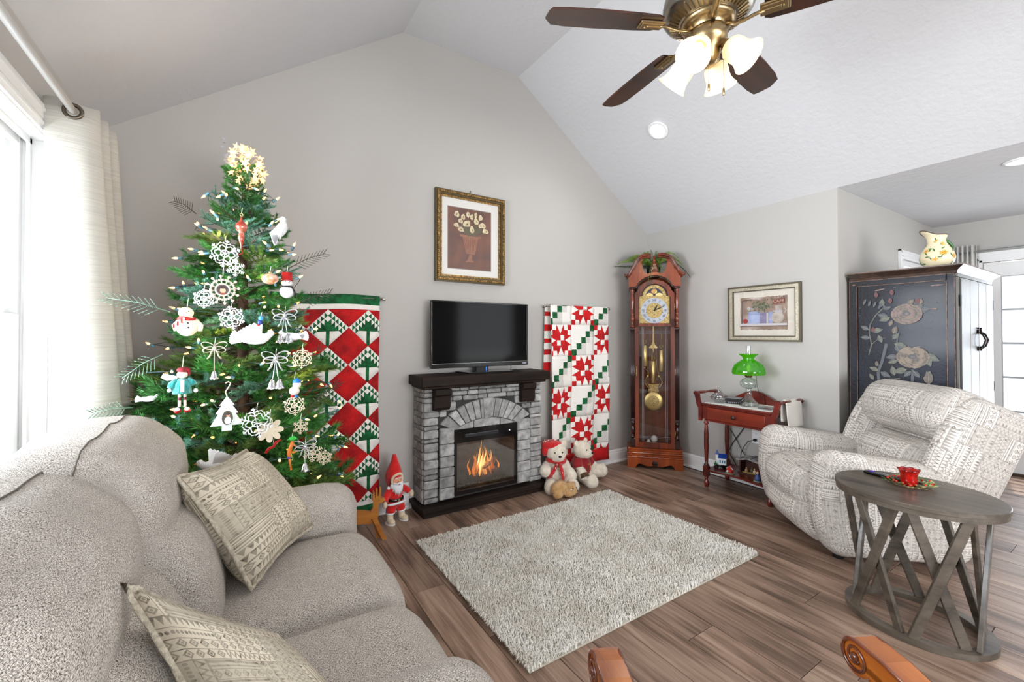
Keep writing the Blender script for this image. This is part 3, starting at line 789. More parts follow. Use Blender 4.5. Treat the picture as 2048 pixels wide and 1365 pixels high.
class Patch:
    """a flat patchwork: later patches are laid on earlier ones by cutting, so keep patches disjoint"""
    def __init__(s): s.mb = MB()
    def poly(s, pts, m):
        A = sum(pts[i][0]*pts[(i+1) % len(pts)][1]-pts[(i+1) % len(pts)][0]*pts[i][1] for i in range(len(pts)))
        if abs(A) < 1e-7: return
        s.mb.add([(x, y, 0) for x, y in (pts if A > 0 else pts[::-1])], [list(range(len(pts)))], m)
def clip(poly, x0, x1, y0, y1):
    def cut(p, f):
        out = []
        for i in range(len(p)):
            a, b_ = p[i], p[(i+1) % len(p)]; fa, fb = f(a), f(b_)
            if fa >= 0: out.append(a)
            if (fa >= 0) != (fb >= 0): t = fa/(fa-fb); out.append((a[0]+(b_[0]-a[0])*t, a[1]+(b_[1]-a[1])*t))
        return out
    for f in (lambda q: q[0]-x0, lambda q: x1-q[0], lambda q: q[1]-y0, lambda q: y1-q[1]):
        if len(poly) < 3: return []
        poly = cut(poly, f)
    return poly if len(poly) >= 3 else []
# green and red tree quilt; block = square on point, 5x5 cells
qx0, qx1 = .178, .882; Pq = Patch(); PWc, PHc = .2737, .2598; body = (qx0, qx1, .135, 1.50)
def put(pts, m, rect=body):
    pts = clip(pts, *rect)
    if pts: Pq.poly(pts, m)
def block(cx, cy):      # centre of the diamond
    def M_(i, j): # grid cell coordinates along the two upper edges: i to the lower left, j to the lower right, origin at the top
        return (cx+(j-i)*PWc/12, cy+PHc/2-(i+j)*PHc/12)
    n = 6
    for i in range(n):
        for j in range(n):
            q = [M_(i, j), M_(i+1, j), M_(i+1, j+1), M_(i, j+1)]
            if i+j == 0: put(q, 2); continue
            if (i < 2 or j < 2) and not (i == 1 and j == 1) :
                if i >= 2 or j >= 2 or (i, j) in ((0, 1), (1, 0)):
                    # half square triangles
                    if j < i: put([q[0], q[1], q[2]], 1 if True else 2) if False else None
                    if i > j: put([q[0], q[1], q[3]] if False else [q[0], q[2], q[3]], 1); put([q[0], q[1], q[2]], 2)
                    else: put([q[0], q[1], q[2]], 1); put([q[0], q[2], q[3]], 2)
                continue
            if i == 1 and j == 1: put(q, 2); continue
            # the tree itself and its ground
    A_, B_, C_ = M_(6, 2), M_(2, 2), M_(2, 6); ap = M_(6, 6)
    # crown: from the inner corner down to the horizontal line
    ly = cy-PHc*.09
    lx = (M_(2, 6)[1]-ly)
    def on(p, q, y): t = (p[1]-y)/(p[1]-q[1]); return (p[0]+(q[0]-p[0])*t, y)
    L1, R1 = M_(6, 2), M_(2, 6)          # outer ends of the inner square
    l_in, r_in = on(B_, L1, ly) if L1[1] < ly else L1, on(B_, R1, ly) if R1[1] < ly else R1
    put([B_, l_in, r_in], 1)
    # ground with trunk
    tw = .012
    put([l_in, L1, (cx-tw, on(L1, ap, L1[1])[1]) , (cx-tw, ly)] if False else [l_in, L1, on(L1, ap, cy-PHc/2+PHc*tw/PWc) if False else (cx-tw, cy-PHc/2+tw*PHc/PWc), (cx-tw, ly)], 2)
    put([r_in, (cx+tw, ly), (cx+tw, cy-PHc/2+tw*PHc/PWc), R1], 2)
    put([(cx-tw, ly), (cx-tw, cy-PHc/2+tw*PHc/PWc), ap, (cx+tw, cy-PHc/2+tw*PHc/PWc), (cx+tw, ly)], 1)
for r in range(6):
    for c in range(4):
        cx = .802-PWc*c; cy = 1.499-PHc/2-PHc*r
        block(cx, cy)
        for sx in (1,):   # the red diamond to the right and below
            k = (cx+PWc/2, cy-PHc/2)
            put([(k[0], k[1]+PHc/2), (k[0]-PWc/2, k[1]), (k[0], k[1]-PHc/2), (k[0]+PWc/2, k[1])], 0)
            if r == 0: put([(k[0]-PWc/2, k[1]+PHc), (k[0]+PWc/2, k[1]+PHc), (k[0], k[1]+PHc/2)], 0)
k0 = .802-PWc*4
for (a, b_, c) in ((1.50, 1.537, 2), (1.537, 1.606, 1), (.105, .135, 2), (.045, .105, 1)): Pq.poly([(qx0, a), (qx1, a), (qx1, b_), (qx0, b_)], c)
tq = tag(quilt('wall_quilt', Pq.mb, [m_qred, m_qgreen, m_qwhite], None, lambda x, y: (x+.004*sin(y*5), YB-.035-.006*sin(x*19+y*1.3)-.004*sin(y*9+x*4)-.012*max(0, 1.3-y)*abs(sin(x*9+1)), y-.006*sin((x-.17)*9)*(1 if y > 1.2 else .3)), .05),
         'long red and green quilt of tree blocks hanging behind the Christmas tree', 'quilt')
def rod(x0, x1, y, z, label):
    t = thing('quilt_rod', label, 'curtain rod', ((x0+x1)/2, YB, z))
    mb = MB().tube([(x0, y, z), (x1, y, z)], .006, 8); W(mb, 'rod', pm('brushed_nickel', '#a9a49c', .3, metal=.9), t)
    for x in (x0, x1):
        s = -1 if x == x0 else 1
        X = TR(x, y, z) @ RY(90*s); W(MB().lathe([(.006, 0), (.013, .003), (.009, .008), (.014, .016), (.012, .024), (0, .027)], 12, X=X), 'finial', MC['brushed_nickel'], t)
        mb = MB().tube([(x-.012*s, y, z), (x-.012*s, YB-.002, z)], .005, 8); mb.lathe([(.0, 0), (.014, 0), (.014, .004), (0, .004)], 12, X=TR(x-.012*s, YB, z) @ RX(90)); W(mb, 'bracket', MC['brushed_nickel'], t)
    return t
rod(.16, .905, YB-.022, 1.588, 'thin metal wall rod holding the tall red and green tree quilt')
rod(2.395, 3.175, YB-.062, 1.588, 'thin metal wall rod holding the white poinsettia quilt beside the clock')
# poinsettia quilt draped over its rod
Pz = Patch(); gx0, gx1, gy0, gy1 = 2.43, 3.155, .20, 1.60
cs = .0495    # small cell
def zput(pts, m, rect=(gx0, gx1, gy0, gy1)):
    pts = clip(pts, *rect)
    if pts: Pz.poly(pts, m)
SXc, SZc = .287, .287    # star lattice: stars at (i+j even)
def star(cx, cy):
    u = SXc/6; v = .292/6
    def T(x, y, sx, sy): return (cx+x*u*sx, cy+y*v*sy)
    for sx in (-1, 1):
        for sy in (-1, 1):
            f = lambda pts, m: zput([T(x, y, sx, sy) for x, y in pts], m)
            if sx*sy > 0:
                f([(0, 0), (1, 0), (1, 1), (0, 1)], 2); f([(1, 0), (1.25, 0), (3, .9), (2, 1.1), (2, 2), (1.1, 2), (.9, 3), (0, 1.25), (0, 1), (1, 1)], 0)
            else: f([(0, 0), (1.25, 0), (3, .9), (2, 1.1), (2, 2), (1.1, 2), (.9, 3), (0, 1.25)], 0)
            f([(1.25, 0), (3, 0), (3, .9)], 2); f([(0, 1.25), (.9, 3), (0, 3)], 2)
            f([(3, .9), (3, 2), (2, 2), (2, 1.1)], 2); f([(.9, 3), (1.1, 2), (2, 2), (2, 3)], 2)
            f([(2, 2), (3, 2), (3, 3), (2, 3)], 4)
def chain(cx, cy):
    u = SXc/5; v = .292/5
    for i in range(5):
        for j in range(5):
            x0, y0 = cx-SXc/2+i*u, cy-.146+j*v
            m = 1 if i == j else 3 if j-i == -1 or (i-j == 2 and i == 2) else 2
            zput([(x0, y0), (x0+u, y0), (x0+u, y0+v), (x0, y0+v)], m)
for i in range(-1, 4):
    for j in range(-1, 6):
        cx, cy = 2.535+i*SXc*1.0, 1.273-(j-1)*SZc*1.06+.0
        (star if (i+j) % 2 else chain)(cx, 1.565-j*.292)
Pz.poly([(gx0, .078), (gx1, .078), (gx1, .20), (gx0, .20)], 4)
# fill the joints between blocks: a plain ground sheet just behind
def drapeA(x, y, back=.0):
    k = (1.6-y); f = .018*sin((x-2.43)*17+.8)*min(1, k*1.2)+.006*sin(y*7+x*5)
    return (x-.02*k*(x-2.8)*.25-.008*sin(y*4)*k, YB-.088-f+back-(.010 if y < .9 else 0), y)
tz = tag(quilt('wall_quilt', Pz.mb, [m_qred2, m_qgreen, m_qwhite, m_qgrey, m_qred2], None, lambda x, y: drapeA(x, y), .045),
         'white quilt with red poinsettia stars and green squares hanging between fireplace and clock', 'quilt')
mb = MB()
mb.grid(lambda u, v: drapeA(gx0+.001+(gx1-gx0-.002)*u, .205+(1.60-.205)*v, .0085), 30, 40, 0)
mb.grid(lambda u, v: (gx0+(gx1-gx0)*u, YB-.088+.05*v, 1.602+.006*sin(pi*v)), 20, 6, 0)      # over the rod
mb.grid(lambda u, v: (gx0-.03-.02*(1-v)+(gx1-gx0)*u, YB-.034+.012*sin(u*14), .93+.67*v), 24, 10, 0)
o = mb.build('quilt_back', m_qwhite, tz)
mb = MB()
for (a, b_, m) in ((.93, 1.07, 0), (1.14, 1.19, 0), (1.25, 1.29, 0), (1.36, 1.42, 0), (1.50, 1.54, 0)):
    mb.grid(lambda u, v: (gx0-.031-.02*(1-(a+(b_-a)*v-.93)/.67)+.09*u, YB-.0355+.012*sin(u*.09/.72*14), a+(b_-a)*v), 6, 4, m)
mb.build('quilt_back_patches', m_qred2, tz)

# ------------------------------------------------------------------ painted armoire
m_arm = pm('armoire_black_blue', '#0f1018', .5, col2='#1b2030', ns=3.0, bump=.2, bs=60, coat=.12, spec=.3)
m_armedge = pm('armoire_worn_edge', '#96705a', .5, col2='#5d4436', ns=30)
m_armfr = pm('armoire_front', '#37342e', .4, col2='#4b4740', ns=5, stretch=(1, 1, .2))
ar = thing('armoire', 'tall dark blue armoire with hand painted roses on its side and pale plank doors', 'cabinet', (4.45, 1.1, 0))
ax0, ax1, ay0, ay1, az = 4.0, 4.93, .815, 1.395, 1.735
W(MB().box(((ax0+ax1)/2, (ay0+ay1)/2+.004, az/2+.03), (ax1-ax0-.004, ay1-ay0-.012, az-.06)), 'carcass', m_arm, ar)
# side stiles with the worn lines round the panel
mb = MB(); x = ax0-.004
mb.box((x, ay0+.019, az/2+.03), (.016, .038, az-.06), b=.003); mb.box((x, ay1-.024, az/2+.03), (.016, .048, az-.06), b=.003)
for z, h in ((az-.022, .044), (.075, .09)): mb.box((x, (ay0+ay1)/2, z), (.0145, ay1-ay0-.086, h))
W(mb, 'side_frame', m_arm, ar)
mb = MB(); x = ax0-.0115
for yy in (ay0+.0385, ay1-.0485): mb.box((x, yy, .9), (.003, .003, 1.58))
mb.box((x, (ay0+ay1)/2, az-.045), (.003, ay1-ay0-.09, .003))
for yy in (ay0+.001, ay1-.002): mb.box((x, yy, .9), (.003, .003, 1.65))
mb.box((x, (ay0+ay1)/2, az-.004), (.003, ay1-ay0, .003))
mb.ball((x+.004, ay1-.03, az-.03), (.006, .022, .012), nu=8, nv=5)
W(mb, 'worn_edges', m_armedge, ar)
# cornice, swept along left side and front
pr = [(0, 0), (.012, .004), (.016, .02), (.034, .036), (.046, .046), (.05, .052), (.05, .06), (0, .06)]
mb = MB(); z0 = az-.005
def corn(mb, z0):
    rings = []
    for (o_, h_) in pr[:-1]: rings.append([(ax0-o_, ay1, z0+h_), (ax0-o_, ay0-o_, z0+h_), (ax1+o_, ay0-o_, z0+h_), (ax1+o_, ay1, z0+h_)])
    vs = [p for r in rings for p in r]; fs = []
    for i in range(len(rings)-1):
        for k in range(3): fs.append((i*4+k, i*4+k+1, (i+1)*4+k+1, (i+1)*4+k))
    L = (len(rings)-1)*4; fs.append((L, L+1, L+2, L+3)); fs.append((3, 2, 1, 0))
    fs += [[i*4 for i in range(len(rings))], [i*4+3 for i in range(len(rings))][::-1]]
    mb.add(vs, fs)
corn(mb, z0); W(mb, 'cornice', pm('armoire_cornice', '#2a1c16', .25, col2='#47342a', ns=8, coat=.6), ar)
mb = MB(); mb.box((ax0-.0505, (ay0+ay1)/2-.02, z0+.058), (.003, ay1-ay0+.04, .003)); mb.box(((ax0+ax1)/2, ay0-.0505, z0+.058), (ax1-ax0+.1, .003, .003)); W(mb, 'cornice_worn_edge', m_armedge, ar)
# front: two plank doors, hinges, handles
for k, (a, b_) in enumerate(((ax0+.03, (ax0+ax1)/2-.002), ((ax0+ax1)/2+.002, ax1-.03))):
    d = W(MB().box(((a+b_)/2, ay0-.008, .93), (b_-a, .02, 1.55), b=.003), 'door', m_armfr, ar)
    n = 2
    for i in range(n): W(MB().box((a+(b_-a)*(i+.5)/n, ay0-.020, .93), ((b_-a)/n-.004, .006, 1.53), b=.0015), 'plank', m_armfr, d)
    hx = a-.004 if k == 0 else b_+.004
    for z in (1.55, .93, .3): W(MB().box((hx, ay0-.021, z), (.016, .008, .075), b=.002), 'hinge', m_blackm, d)
    hx = b_-.035 if k == 0 else a+.035
    mb = MB(); m_iron = pm('dark_iron', '#2c221d', .35, metal=.8)
    for z in (1.345, 1.225): mb.ball((hx, ay0-.026, z), (.016, .008, .018), nu=10, nv=6)
    for q in range(4): mb.ball((hx+RS.uniform(-.012, .012), ay0-.028, 1.345+RS.uniform(-.012, .03)), .007, nu=6, nv=5)
    mb.tube([(hx, ay0-.028, 1.34), (hx+.002, ay0-.048, 1.325), (hx+.002, ay0-.062, 1.285), (hx+.002, ay0-.048, 1.24), (hx, ay0-.03, 1.228)], .0055, 8)
    W(mb, 'handle', m_iron, d)
mb = MB()
mb.box((ax0+.014, ay0-.006, .93), (.028, .016, 1.55)); mb.box((ax1-.014, ay0-.006, .93), (.028, .016, 1.55)); mb.box(((ax0+ax1)/2, ay0-.0055, az-.014), (ax1-ax0, .015, .024)); mb.box(((ax0+ax1)/2, ay0-.0055, .10), (ax1-ax0, .015, .10))
W(mb, 'face_frame', m_armfr, ar)
for (x, y) in ((ax0+.04, ay0+.04), (ax1-.04, ay0+.04), (ax0+.04, ay1-.04), (ax1-.04, ay1-.04)): W(MB().lathe([(.02, 0), (.032, .015), (.03, .045), (.02, .066)], 12, X=TR(x, y, 0)), 'foot', m_arm, ar)
# painted roses
XAr = TR(ax0-.0023, 1.1, 0) @ WX
Pt = Paint(XAr); UA = lambda y, z: (1.1-y, z)
rosem = [pm('paint_rose_cream', '#766b5e', .5, col2='#564f4b', ns=50), pm('paint_rose_mauve', '#6a5a60', .5, col2='#8a7366', ns=50), pm('paint_stem', '#6d6a5c', .5, col2='#4a4a4a', ns=40), pm('paint_leaf_pale', '#6b6c5e', .5, col2='#4f5854', ns=40), pm('paint_leaf_dim', '#4d5258', .5), pm('paint_rose_light', '#87796a', .5), pm('paint_rose_red', '#5f3436', .5)]
def st(*pts, w=.004, m=2): Pt.stroke([UA(*p) for p in pts], w, m)
def lf(y, z, ang, L, m=3, w=.28):
    a = radians(ang); x0, z0 = UA(y, z); Pt.face(leafp(x0, z0, x0+L*cos(a), z0+L*sin(a), L*w), m); Pt.stroke([(x0, z0), (x0+L*.8*cos(a), z0+L*.8*sin(a))], .0012, 5)
def rose(y, z, r, ma, mb_, seed):
    rr = random.Random(seed); cx, cy = UA(y, z); Pt = Paint(XAr @ TR(0, 0, .006))
    for ring, n, q in ((1.0, 10, .42), (.74, 8, .38), (.48, 6, .32)):
        for i in range(n):
            a = 2*pi*i/n+rr.uniform(-.2, .2); px, py = cx+r*ring*.72*cos(a), cy+r*ring*.58*sin(a)
            Pt.face(blob(px, py, r*q, r*q*.62, 9, math.degrees(a)+90, .1), ma if (i+int(ring*10)) % 2 else mb_)
            Pt.stroke([(px+r*q*.8*cos(a+1.2), py+r*q*.5*sin(a+1.2)), (px+r*q*.5*cos(a), py+r*q*.5*sin(a)), (px+r*q*.8*cos(a-1.2), py+r*q*.5*sin(a-1.2))], r*.02, 5)
    Pt.face(blob(cx, cy+r*.05, r*.26, r*.2, 9), 4); Pt.face(blob(cx+.003, cy+r*.02, r*.14, r*.1, 8), ma); W(Pt.mb, 'painted_rose', rosem, ar)
st((1.175, 1.26), (1.20, 1.13), (1.225, 1.05), (1.22, .96), (1.25, .90), (1.29, .84), w=.009, m=4)
st((1.19, 1.52), (1.235, 1.47), (1.27, 1.40), (1.275, 1.33), (1.262, 1.25), (1.28, 1.17), w=.0035)
st((1.262, 1.25), (1.23, 1.285), (1.21, 1.29), w=.003); st((1.23, .96), (1.17, 1.0), (1.1, 1.01), w=.004)
st((1.29, .84), (1.24, .93), (1.17, .97), w=.004); st((1.31, .86), (1.28, .93), (1.23, .97), w=.004)
st((1.03, 1.08), (1.035, .98), w=.008, m=4); st((1.12, 1.24), (1.11, 1.30), (1.13, 1.38), w=.004, m=4)
for a in ((1.20, 1.53, 85, .06), (1.19, 1.51, 20, .05), (1.16, 1.45, 160, .07), (1.15, 1.45, 200, .07), (1.14, 1.43, 250, .05), (1.01, 1.49, 10, .08), (1.02, 1.50, 35, .06), (1.06, 1.53, 45, .06), (.99, 1.53, 80, .05), (1.275, 1.36, 150, .06), (1.26, 1.35, 10, .07), (1.22, 1.32, 290, .06), (1.27, 1.30, 175, .06), (1.135, 1.33, 70, .06), (1.14, 1.29, 50, .06), (1.13, 1.26, 340, .08), (1.12, 1.25, 290, .06), (1.11, 1.17, 190, .07), (1.11, 1.14, 200, .06), (.97, 1.19, 330, .09), (.96, 1.17, 290, .07), (1.04, 1.07, 230, .06), (1.03, 1.07, 310, .06), (1.06, 1.08, 200, .08), (1.22, 1.06, 160, .06), (1.21, 1.05, 330, .07), (1.13, 1.03, 100, .07), (1.27, .94, 260, .10), (1.25, .99, 120, .05), (1.18, .98, 300, .05), (.96, 1.02, 70, .06), (.93, 1.02, 120, .06), (.95, .98, 90, .09)):
    lf(*a, m=R.choice((3, 3, 4, 0)))
for (y, z) in ((1.23, 1.11), (1.25, 1.36), (1.23, 1.62), (1.15, 1.57), (1.0, 1.56), (1.14, 1.63)): Pt.face(blob(*UA(y, z), .012, .02, 9, 0, .1), 0 if z < 1.2 else 6)
for k in range(5): Pt.face(blob(*UA(1.30-.03*k, 1.57-.012*k), .008, .022, 8, R.uniform(-30, 30), .2), 4)
rose(1.06, 1.47, .088, 1, 0, 4); rose(1.03, 1.165, .092, 0, 5, 9); rose(1.245, .715, .05, 6, 0, 5); rose(1.12, .6, .09, 0, 5, 2)
for (y, z, L, a) in ((.92, 1.50, .02, 0), (1.21, 1.655, .03, 10), (.90, 1.66, .03, 0)): Pt.face(blob(*UA(y, z), L, .005, 8, a, .2), 1)
for k in range(14): Pt.face(blob(*UA(R.uniform(.86, 1.34), R.uniform(1.2, 1.68)), R.uniform(.004, .012), .0015, 6, R.uniform(-20, 20), .2), R.choice((1, 4)))
W(Pt.mb, 'painted_stems', rosem, ar)['kind'] = 'stuff'
# ------------------------------------------------------------------ grandfather clock, set across the corner
m_cherry = wood('cherry_wood', '#2e0c03', '#8a340c', .28, 2, 16, coat=.6, ratio=10, bump=.05)
m_cherryl = wood('cherry_wood_light', '#6a2506', '#b04e14', .3, 2, 14, coat=.5, ratio=8, bump=.05)
m_cherryd = pm('cherry_dark', '#2a0d07', .25, coat=.7)
m_brass = pm('brass', '#dcc68c', .34, metal=.9); m_brassd = pm('brass_aged', '#8e7a4e', .35, metal=.85, col2='#c2ab74', ns=80)
ck = thing('grandfather_clock', 'tall cherry wood grandfather clock with arched bonnet standing across the room corner', 'clock', (3.4835, 2.827, 0), -46.6)
# local: x to the right along the front, y = 0 at the front face and growing to the back, z up
Fc = Matrix(((1, 0, 0, 0), (0, 0, -1, 0), (0, 1, 0, 0), (0, 0, 0, 1)))   # drawing (x, z-up) -> front face
def L_(mb, name, mats, par=ck): return mb.build(name, mats, par)
hw = .262
mb = MB()  # plinth with scalloped apron
ap = [(-hw, 0), (-.185, 0), (-.175, .03), (-.15, .045), (-.12, .04), (-.07, .022), (0, .028), (.07, .022), (.12, .04), (.15, .045), (.175, .03), (.185, 0), (hw, 0), (hw, .10), (-hw, .10)]
mb.prism(ap, -.022, 0, X=Fc); mb.box((-hw+.011, .135, .05), (.022, .225, .10)); mb.box((hw-.011, .135, .05), (.022, .225, .10)); mb.box((0, .135, .075), (.46, .22, .05))
for (z, h, o_) in ((.105, .012, .004), (.125, .028, -.004), (.146, .012, .004), (.165, .026, -.006), (.188, .02, -.002)): mb.box((0, .128-o_/2, z), (2*(hw+o_), .24+o_, h), b=.004)
L_(mb, 'plinth', m_cherryl)
mb = MB(); mb.prism(blob(0, .052, .03, .026, 10), 0, .01, X=Fc, b=.004)
for k in range(5): mb.ball((.0+(k-2)*.010, -.010, .05+.004*(2-abs(k-2))), (.006, .005, .016), nu=6, nv=5)
L_(mb, 'shell_carving', m_cherryd)
bw = .232; zb0, zb1 = .195, 1.80
mb = MB()   # case: back, sides, corner posts
mb.box((0, .235, 1.0), (2*bw, .02, 1.62)); mb.box((-bw+.01, .13, 1.0), (.02, .20, 1.62)); mb.box((bw-.01, .13, 1.0), (.02, .20, 1.62)); mb.box((0, .13, .205), (.44, .2, .02))
L_(mb, 'case', m_cherry)
for s in (-1, 1):   # fluted corner posts, with turned columns at top and foot
    mb = MB(); x = s*(bw-.022)
    mb.box((x, .028, .93), (.044, .03, .92)); 
    for k in range(4): mb.tube([(x-.0145+.0097*k, .012, .49), (x-.0145+.0097*k, .012, 1.38)], .0042, 6)
    mb.box((x, .02, .25), (.046, .046, .09), b=.003); mb.box((x, .022, 1.385), (.05, .05, .02), b=.003); mb.box((x, .022, .475), (.048, .048, .02), b=.003); mb.box((x, .045, 1.6), (.044, .02, .42))
    L_(mb, 'corner_post', m_cherryd)
    pr = [(.014, 0), (.022, .008), (.022, .016), (.014, .024), (.012, .05), (.018, .07), (.022, .09), (.021, .10), (.013, .125), (.012, .13), (.02, .137), (.012, .145), (.013, .2), (.019, .26), (.02, .28), (.012, .33), (.012, .336), (.02, .342), (.014, .35), (.02, .365), (.014, .38), (.022, .388), (.022, .396)]
    L_(MB().lathe([(r, z*1.0) for r, z in pr], 16, X=TR(x, .012, 1.395)), 'turned_column', m_cherry)
    pr2 = [(.015, 0), (.023, .006), (.023, .014), (.013, .024), (.012, .04), (.02, .065), (.021, .085), (.013, .11), (.012, .118), (.022, .126), (.023, .15), (.023, .165)]
    L_(MB().lathe(pr2, 16, X=TR(x, .012, .30)), 'turned_column', m_cherryd)
# door: frame with arched top, crossing rail, handle and hinges
dwd = .186; mb = MB()
mb.box((-dwd+.018, .012, .845), (.036, .024, 1.27)); mb.box((dwd-.018, .012, .845), (.036, .024, 1.27))
mb.box((0, .012, .232), (.300, .0235, .05)); mb.box((0, .012, 1.425), (.300, .0235, .03))
arch_in = [(.125*cos(a), 1.705+.125*sin(a)) for a in [pi*i/16 for i in range(17)]]
outl = [(dwd, 1.48), (dwd, 1.745), (.168, 1.752), (.152, 1.765)]+[(.175*cos(a), 1.722+.155*sin(a)) for a in [radians(18+i*(144/14)) for i in range(15)]]+[(-.152, 1.765), (-.168, 1.752), (-dwd, 1.745), (-dwd, 1.48)]
half = [(dwd, 1.40), (dwd, 1.745), (.168, 1.752), (.150, 1.775)]+[(.17*cos(a), 1.722+.148*sin(a)) for a in [radians(22+i*(68/7)) for i in range(8)]]
inh = [(0, 1.832)]+[(.128*cos(a), 1.704+.128*sin(a)) for a in [radians(90-i*(90/8)) for i in range(1, 9)]]+[(.150, 1.704), (.150, 1.40)]
# ring segments
def ringp(mb, A, B, y0, y1, m=0):
    n = min(len(A), len(B))
    for i in range(n-1): mb.prism([A[i], A[i+1], B[i+1], B[i]], y0, y1, m, X=Fc)
def samp(P0, n):
    L = [0]
    for i in range(len(P0)-1): L.append(L[-1]+hypot(P0[i+1][0]-P0[i][0], P0[i+1][1]-P0[i][1]))
    out = []
    for k in range(n):
        t = L[-1]*k/(n-1); i = max(j for j in range(len(L)) if L[j] <= t+1e-9); i = min(i, len(L)-2); q = (t-L[i])/max(1e-9, L[i+1]-L[i])
        out.append((P0[i][0]+(P0[i+1][0]-P0[i][0])*q, P0[i][1]+(P0[i+1][1]-P0[i][1])*q))
    return out
A_ = samp(half, 26); B_ = samp(inh[::-1], 26)
ringp(mb, A_, B_, -.024, 0); ringp(mb, [(-x, z) for x, z in A_], [(-x, z) for x, z in B_], -.024, 0)
dr = L_(mb, 'door', m_cherry)
mb = MB()   # bright lining of door opening
for (a, b_) in (((-.149, 1.435), (-.149, 1.70)), ((.149, 1.435), (.149, 1.70)), ((-.149, .262), (-.149, 1.405)), ((.149, .262), (.149, 1.405))): mb.box((a[0], .002, (a[1]+b_[1])/2), (.004, .006, b_[1]-a[1]))
L_(mb, 'glazing_bead', m_cherryd, dr)
L_(MB().box((0, .016, .835), (.302, .003, 1.15)), 'lower_glass', glass_mat('clock_glass', '#f6f4f0', .03, .01), dr)
mb = MB()
for x in (-.118, -.104, .104, .118): mb.box((x, .0135, .835), (.0014, .001, 1.14))
for z in (1.355, 1.34, .30, .315): mb.box((0, .0135, z), (.29, .001, .0014))
L_(mb, 'etched_lines', pm('etched_glass', '#b9c2cf', .25), dr)
mb = MB()
for z in (1.0, .98, .96, .94, .92): mb.ball((-.172, -.006, z), (.007, .006, .012), nu=8, nv=6)
mb.tube([(-.172, -.004, .93), (-.172, -.018, .915), (-.172, -.004, .90)], .003, 6); L_(mb, 'door_handle', m_brassd, dr)
for z in (.96, .35, 1.6): L_(MB().tube([(dwd+.003, .004, z-.03), (dwd+.003, .004, z+.03)], .005, 8), 'hinge', m_brassd, dr)
# hood: sides, front board with the arch cut, swan neck mouldings
hwd = .245
mb = MB()
low = [(-hwd, 1.79), (-.19, 1.79)]+[(-.17, 1.80), (-.155, 1.82)]+[(.178*cos(a), 1.74+.158*sin(a)) for a in [radians(150-i*(120/14)) for i in range(15)]]+[(.155, 1.82), (.17, 1.80), (.19, 1.79), (hwd, 1.79)]
topc = [(hwd, 1.90), (.232, 1.925), (.215, 1.955), (.19, 1.98), (.175, 2.02), (.15, 2.055), (.12, 2.075)]
hole = [(.112, 2.03), (.125, 2.0), (.120, 1.965), (.095, 1.943), (.06, 1.94), (.04, 1.955), (0, 1.945)]
# front board built as left/right halves between lower edge and upper edge
lr = samp([p for p in low if p[0] >= -1e-6], 22); lr = [(max(x, 0), z) for x, z in lr]
ur = samp([(0, 1.945), (.04, 1.955), (.06, 1.94), (.095, 1.943), (.120, 1.965), (.125, 2.0), (.112, 2.035), (.09, 2.06), (.12, 2.075), (.15, 2.055), (.175, 2.02), (.19, 1.98), (.215, 1.955), (.232, 1.925), (hwd, 1.90)], 22)
for sgn in (1, -1):
    P1 = [(sgn*x, z) for x, z in [p for p in low if p[0] >= 0]]; P1 = sorted(P1, key=lambda p: sgn*p[0])
    # simple strips: board between arch and z=1.935
    xs = [0, .03, .06, .09, .11, .1301, .14, .155, .17, .19, .20, .215, .232, hwd]
    NK = [(.10, 2.112), (.138, 2.095), (.168, 2.065), (.187, 2.03), (.197, 2.0), (.215, 1.985), (.228, 1.955), (.245, 1.925), (.262, 1.918)]
    def neckz(x):
        for (x0_, z0_), (x1_, z1_) in zip(NK, NK[1:]):
            if x0_ <= x <= x1_: return z0_+(z1_-z0_)*(x-x0_)/(x1_-x0_)-.004
        return 2.10
    def lowz(x):
        if x >= .19: return 1.79
        if x >= .17: return 1.79+.01*(.19-x)/.02
        if x >= .155: return 1.80+.02*(.17-x)/.015
        return 1.74+.158*sqrt(max(0, 1-(x/.178)**2))
    def upz(x):
        if x <= .13: return 1.943+.010*cos(x*50)+(.03 if x > .105 else 0)
        return neckz(x)
    for i in range(len(xs)-1):
        a, b_ = xs[i], xs[i+1]
        mb.prism([(sgn*a, lowz(a)), (sgn*b_, lowz(b_)), (sgn*b_, upz(b_)), (sgn*a, upz(a))], -.022, .0, X=Fc)
    mb.prism([(sgn*x, z) for x, z in ((.131, 2.02), (.131, 2.09), (.10, 2.105), (.085, 2.095), (.108, 2.075), (.122, 2.05))], -.022, 0, X=Fc)
mb.box((-hwd+.01, .125, 1.845), (.02, .21, .11)); mb.box((hwd-.01, .125, 1.845), (.02, .21, .11)); mb.box((0, .23, 1.87), (.48, .02, .14))
hd = L_(mb, 'bonnet', m_cherryl)
mb = MB()   # arched lip over the door
al = [(-.24, 1.788), (-.19, 1.788), (-.168, 1.797), (-.154, 1.818)]+[(.182*cos(a), 1.74+.160*sin(a)) for a in [radians(150-i*(120/12)) for i in range(13)]]+[(.154, 1.818), (.168, 1.797), (.19, 1.788), (.24, 1.788)]
for dz, y, r in ((0, -.006, .007), (.012, -.002, .004)): mb.tube([(x, y, z+dz) for x, z in al], r, 8)
L_(mb, 'arch_moulding', m_cherryd, hd)
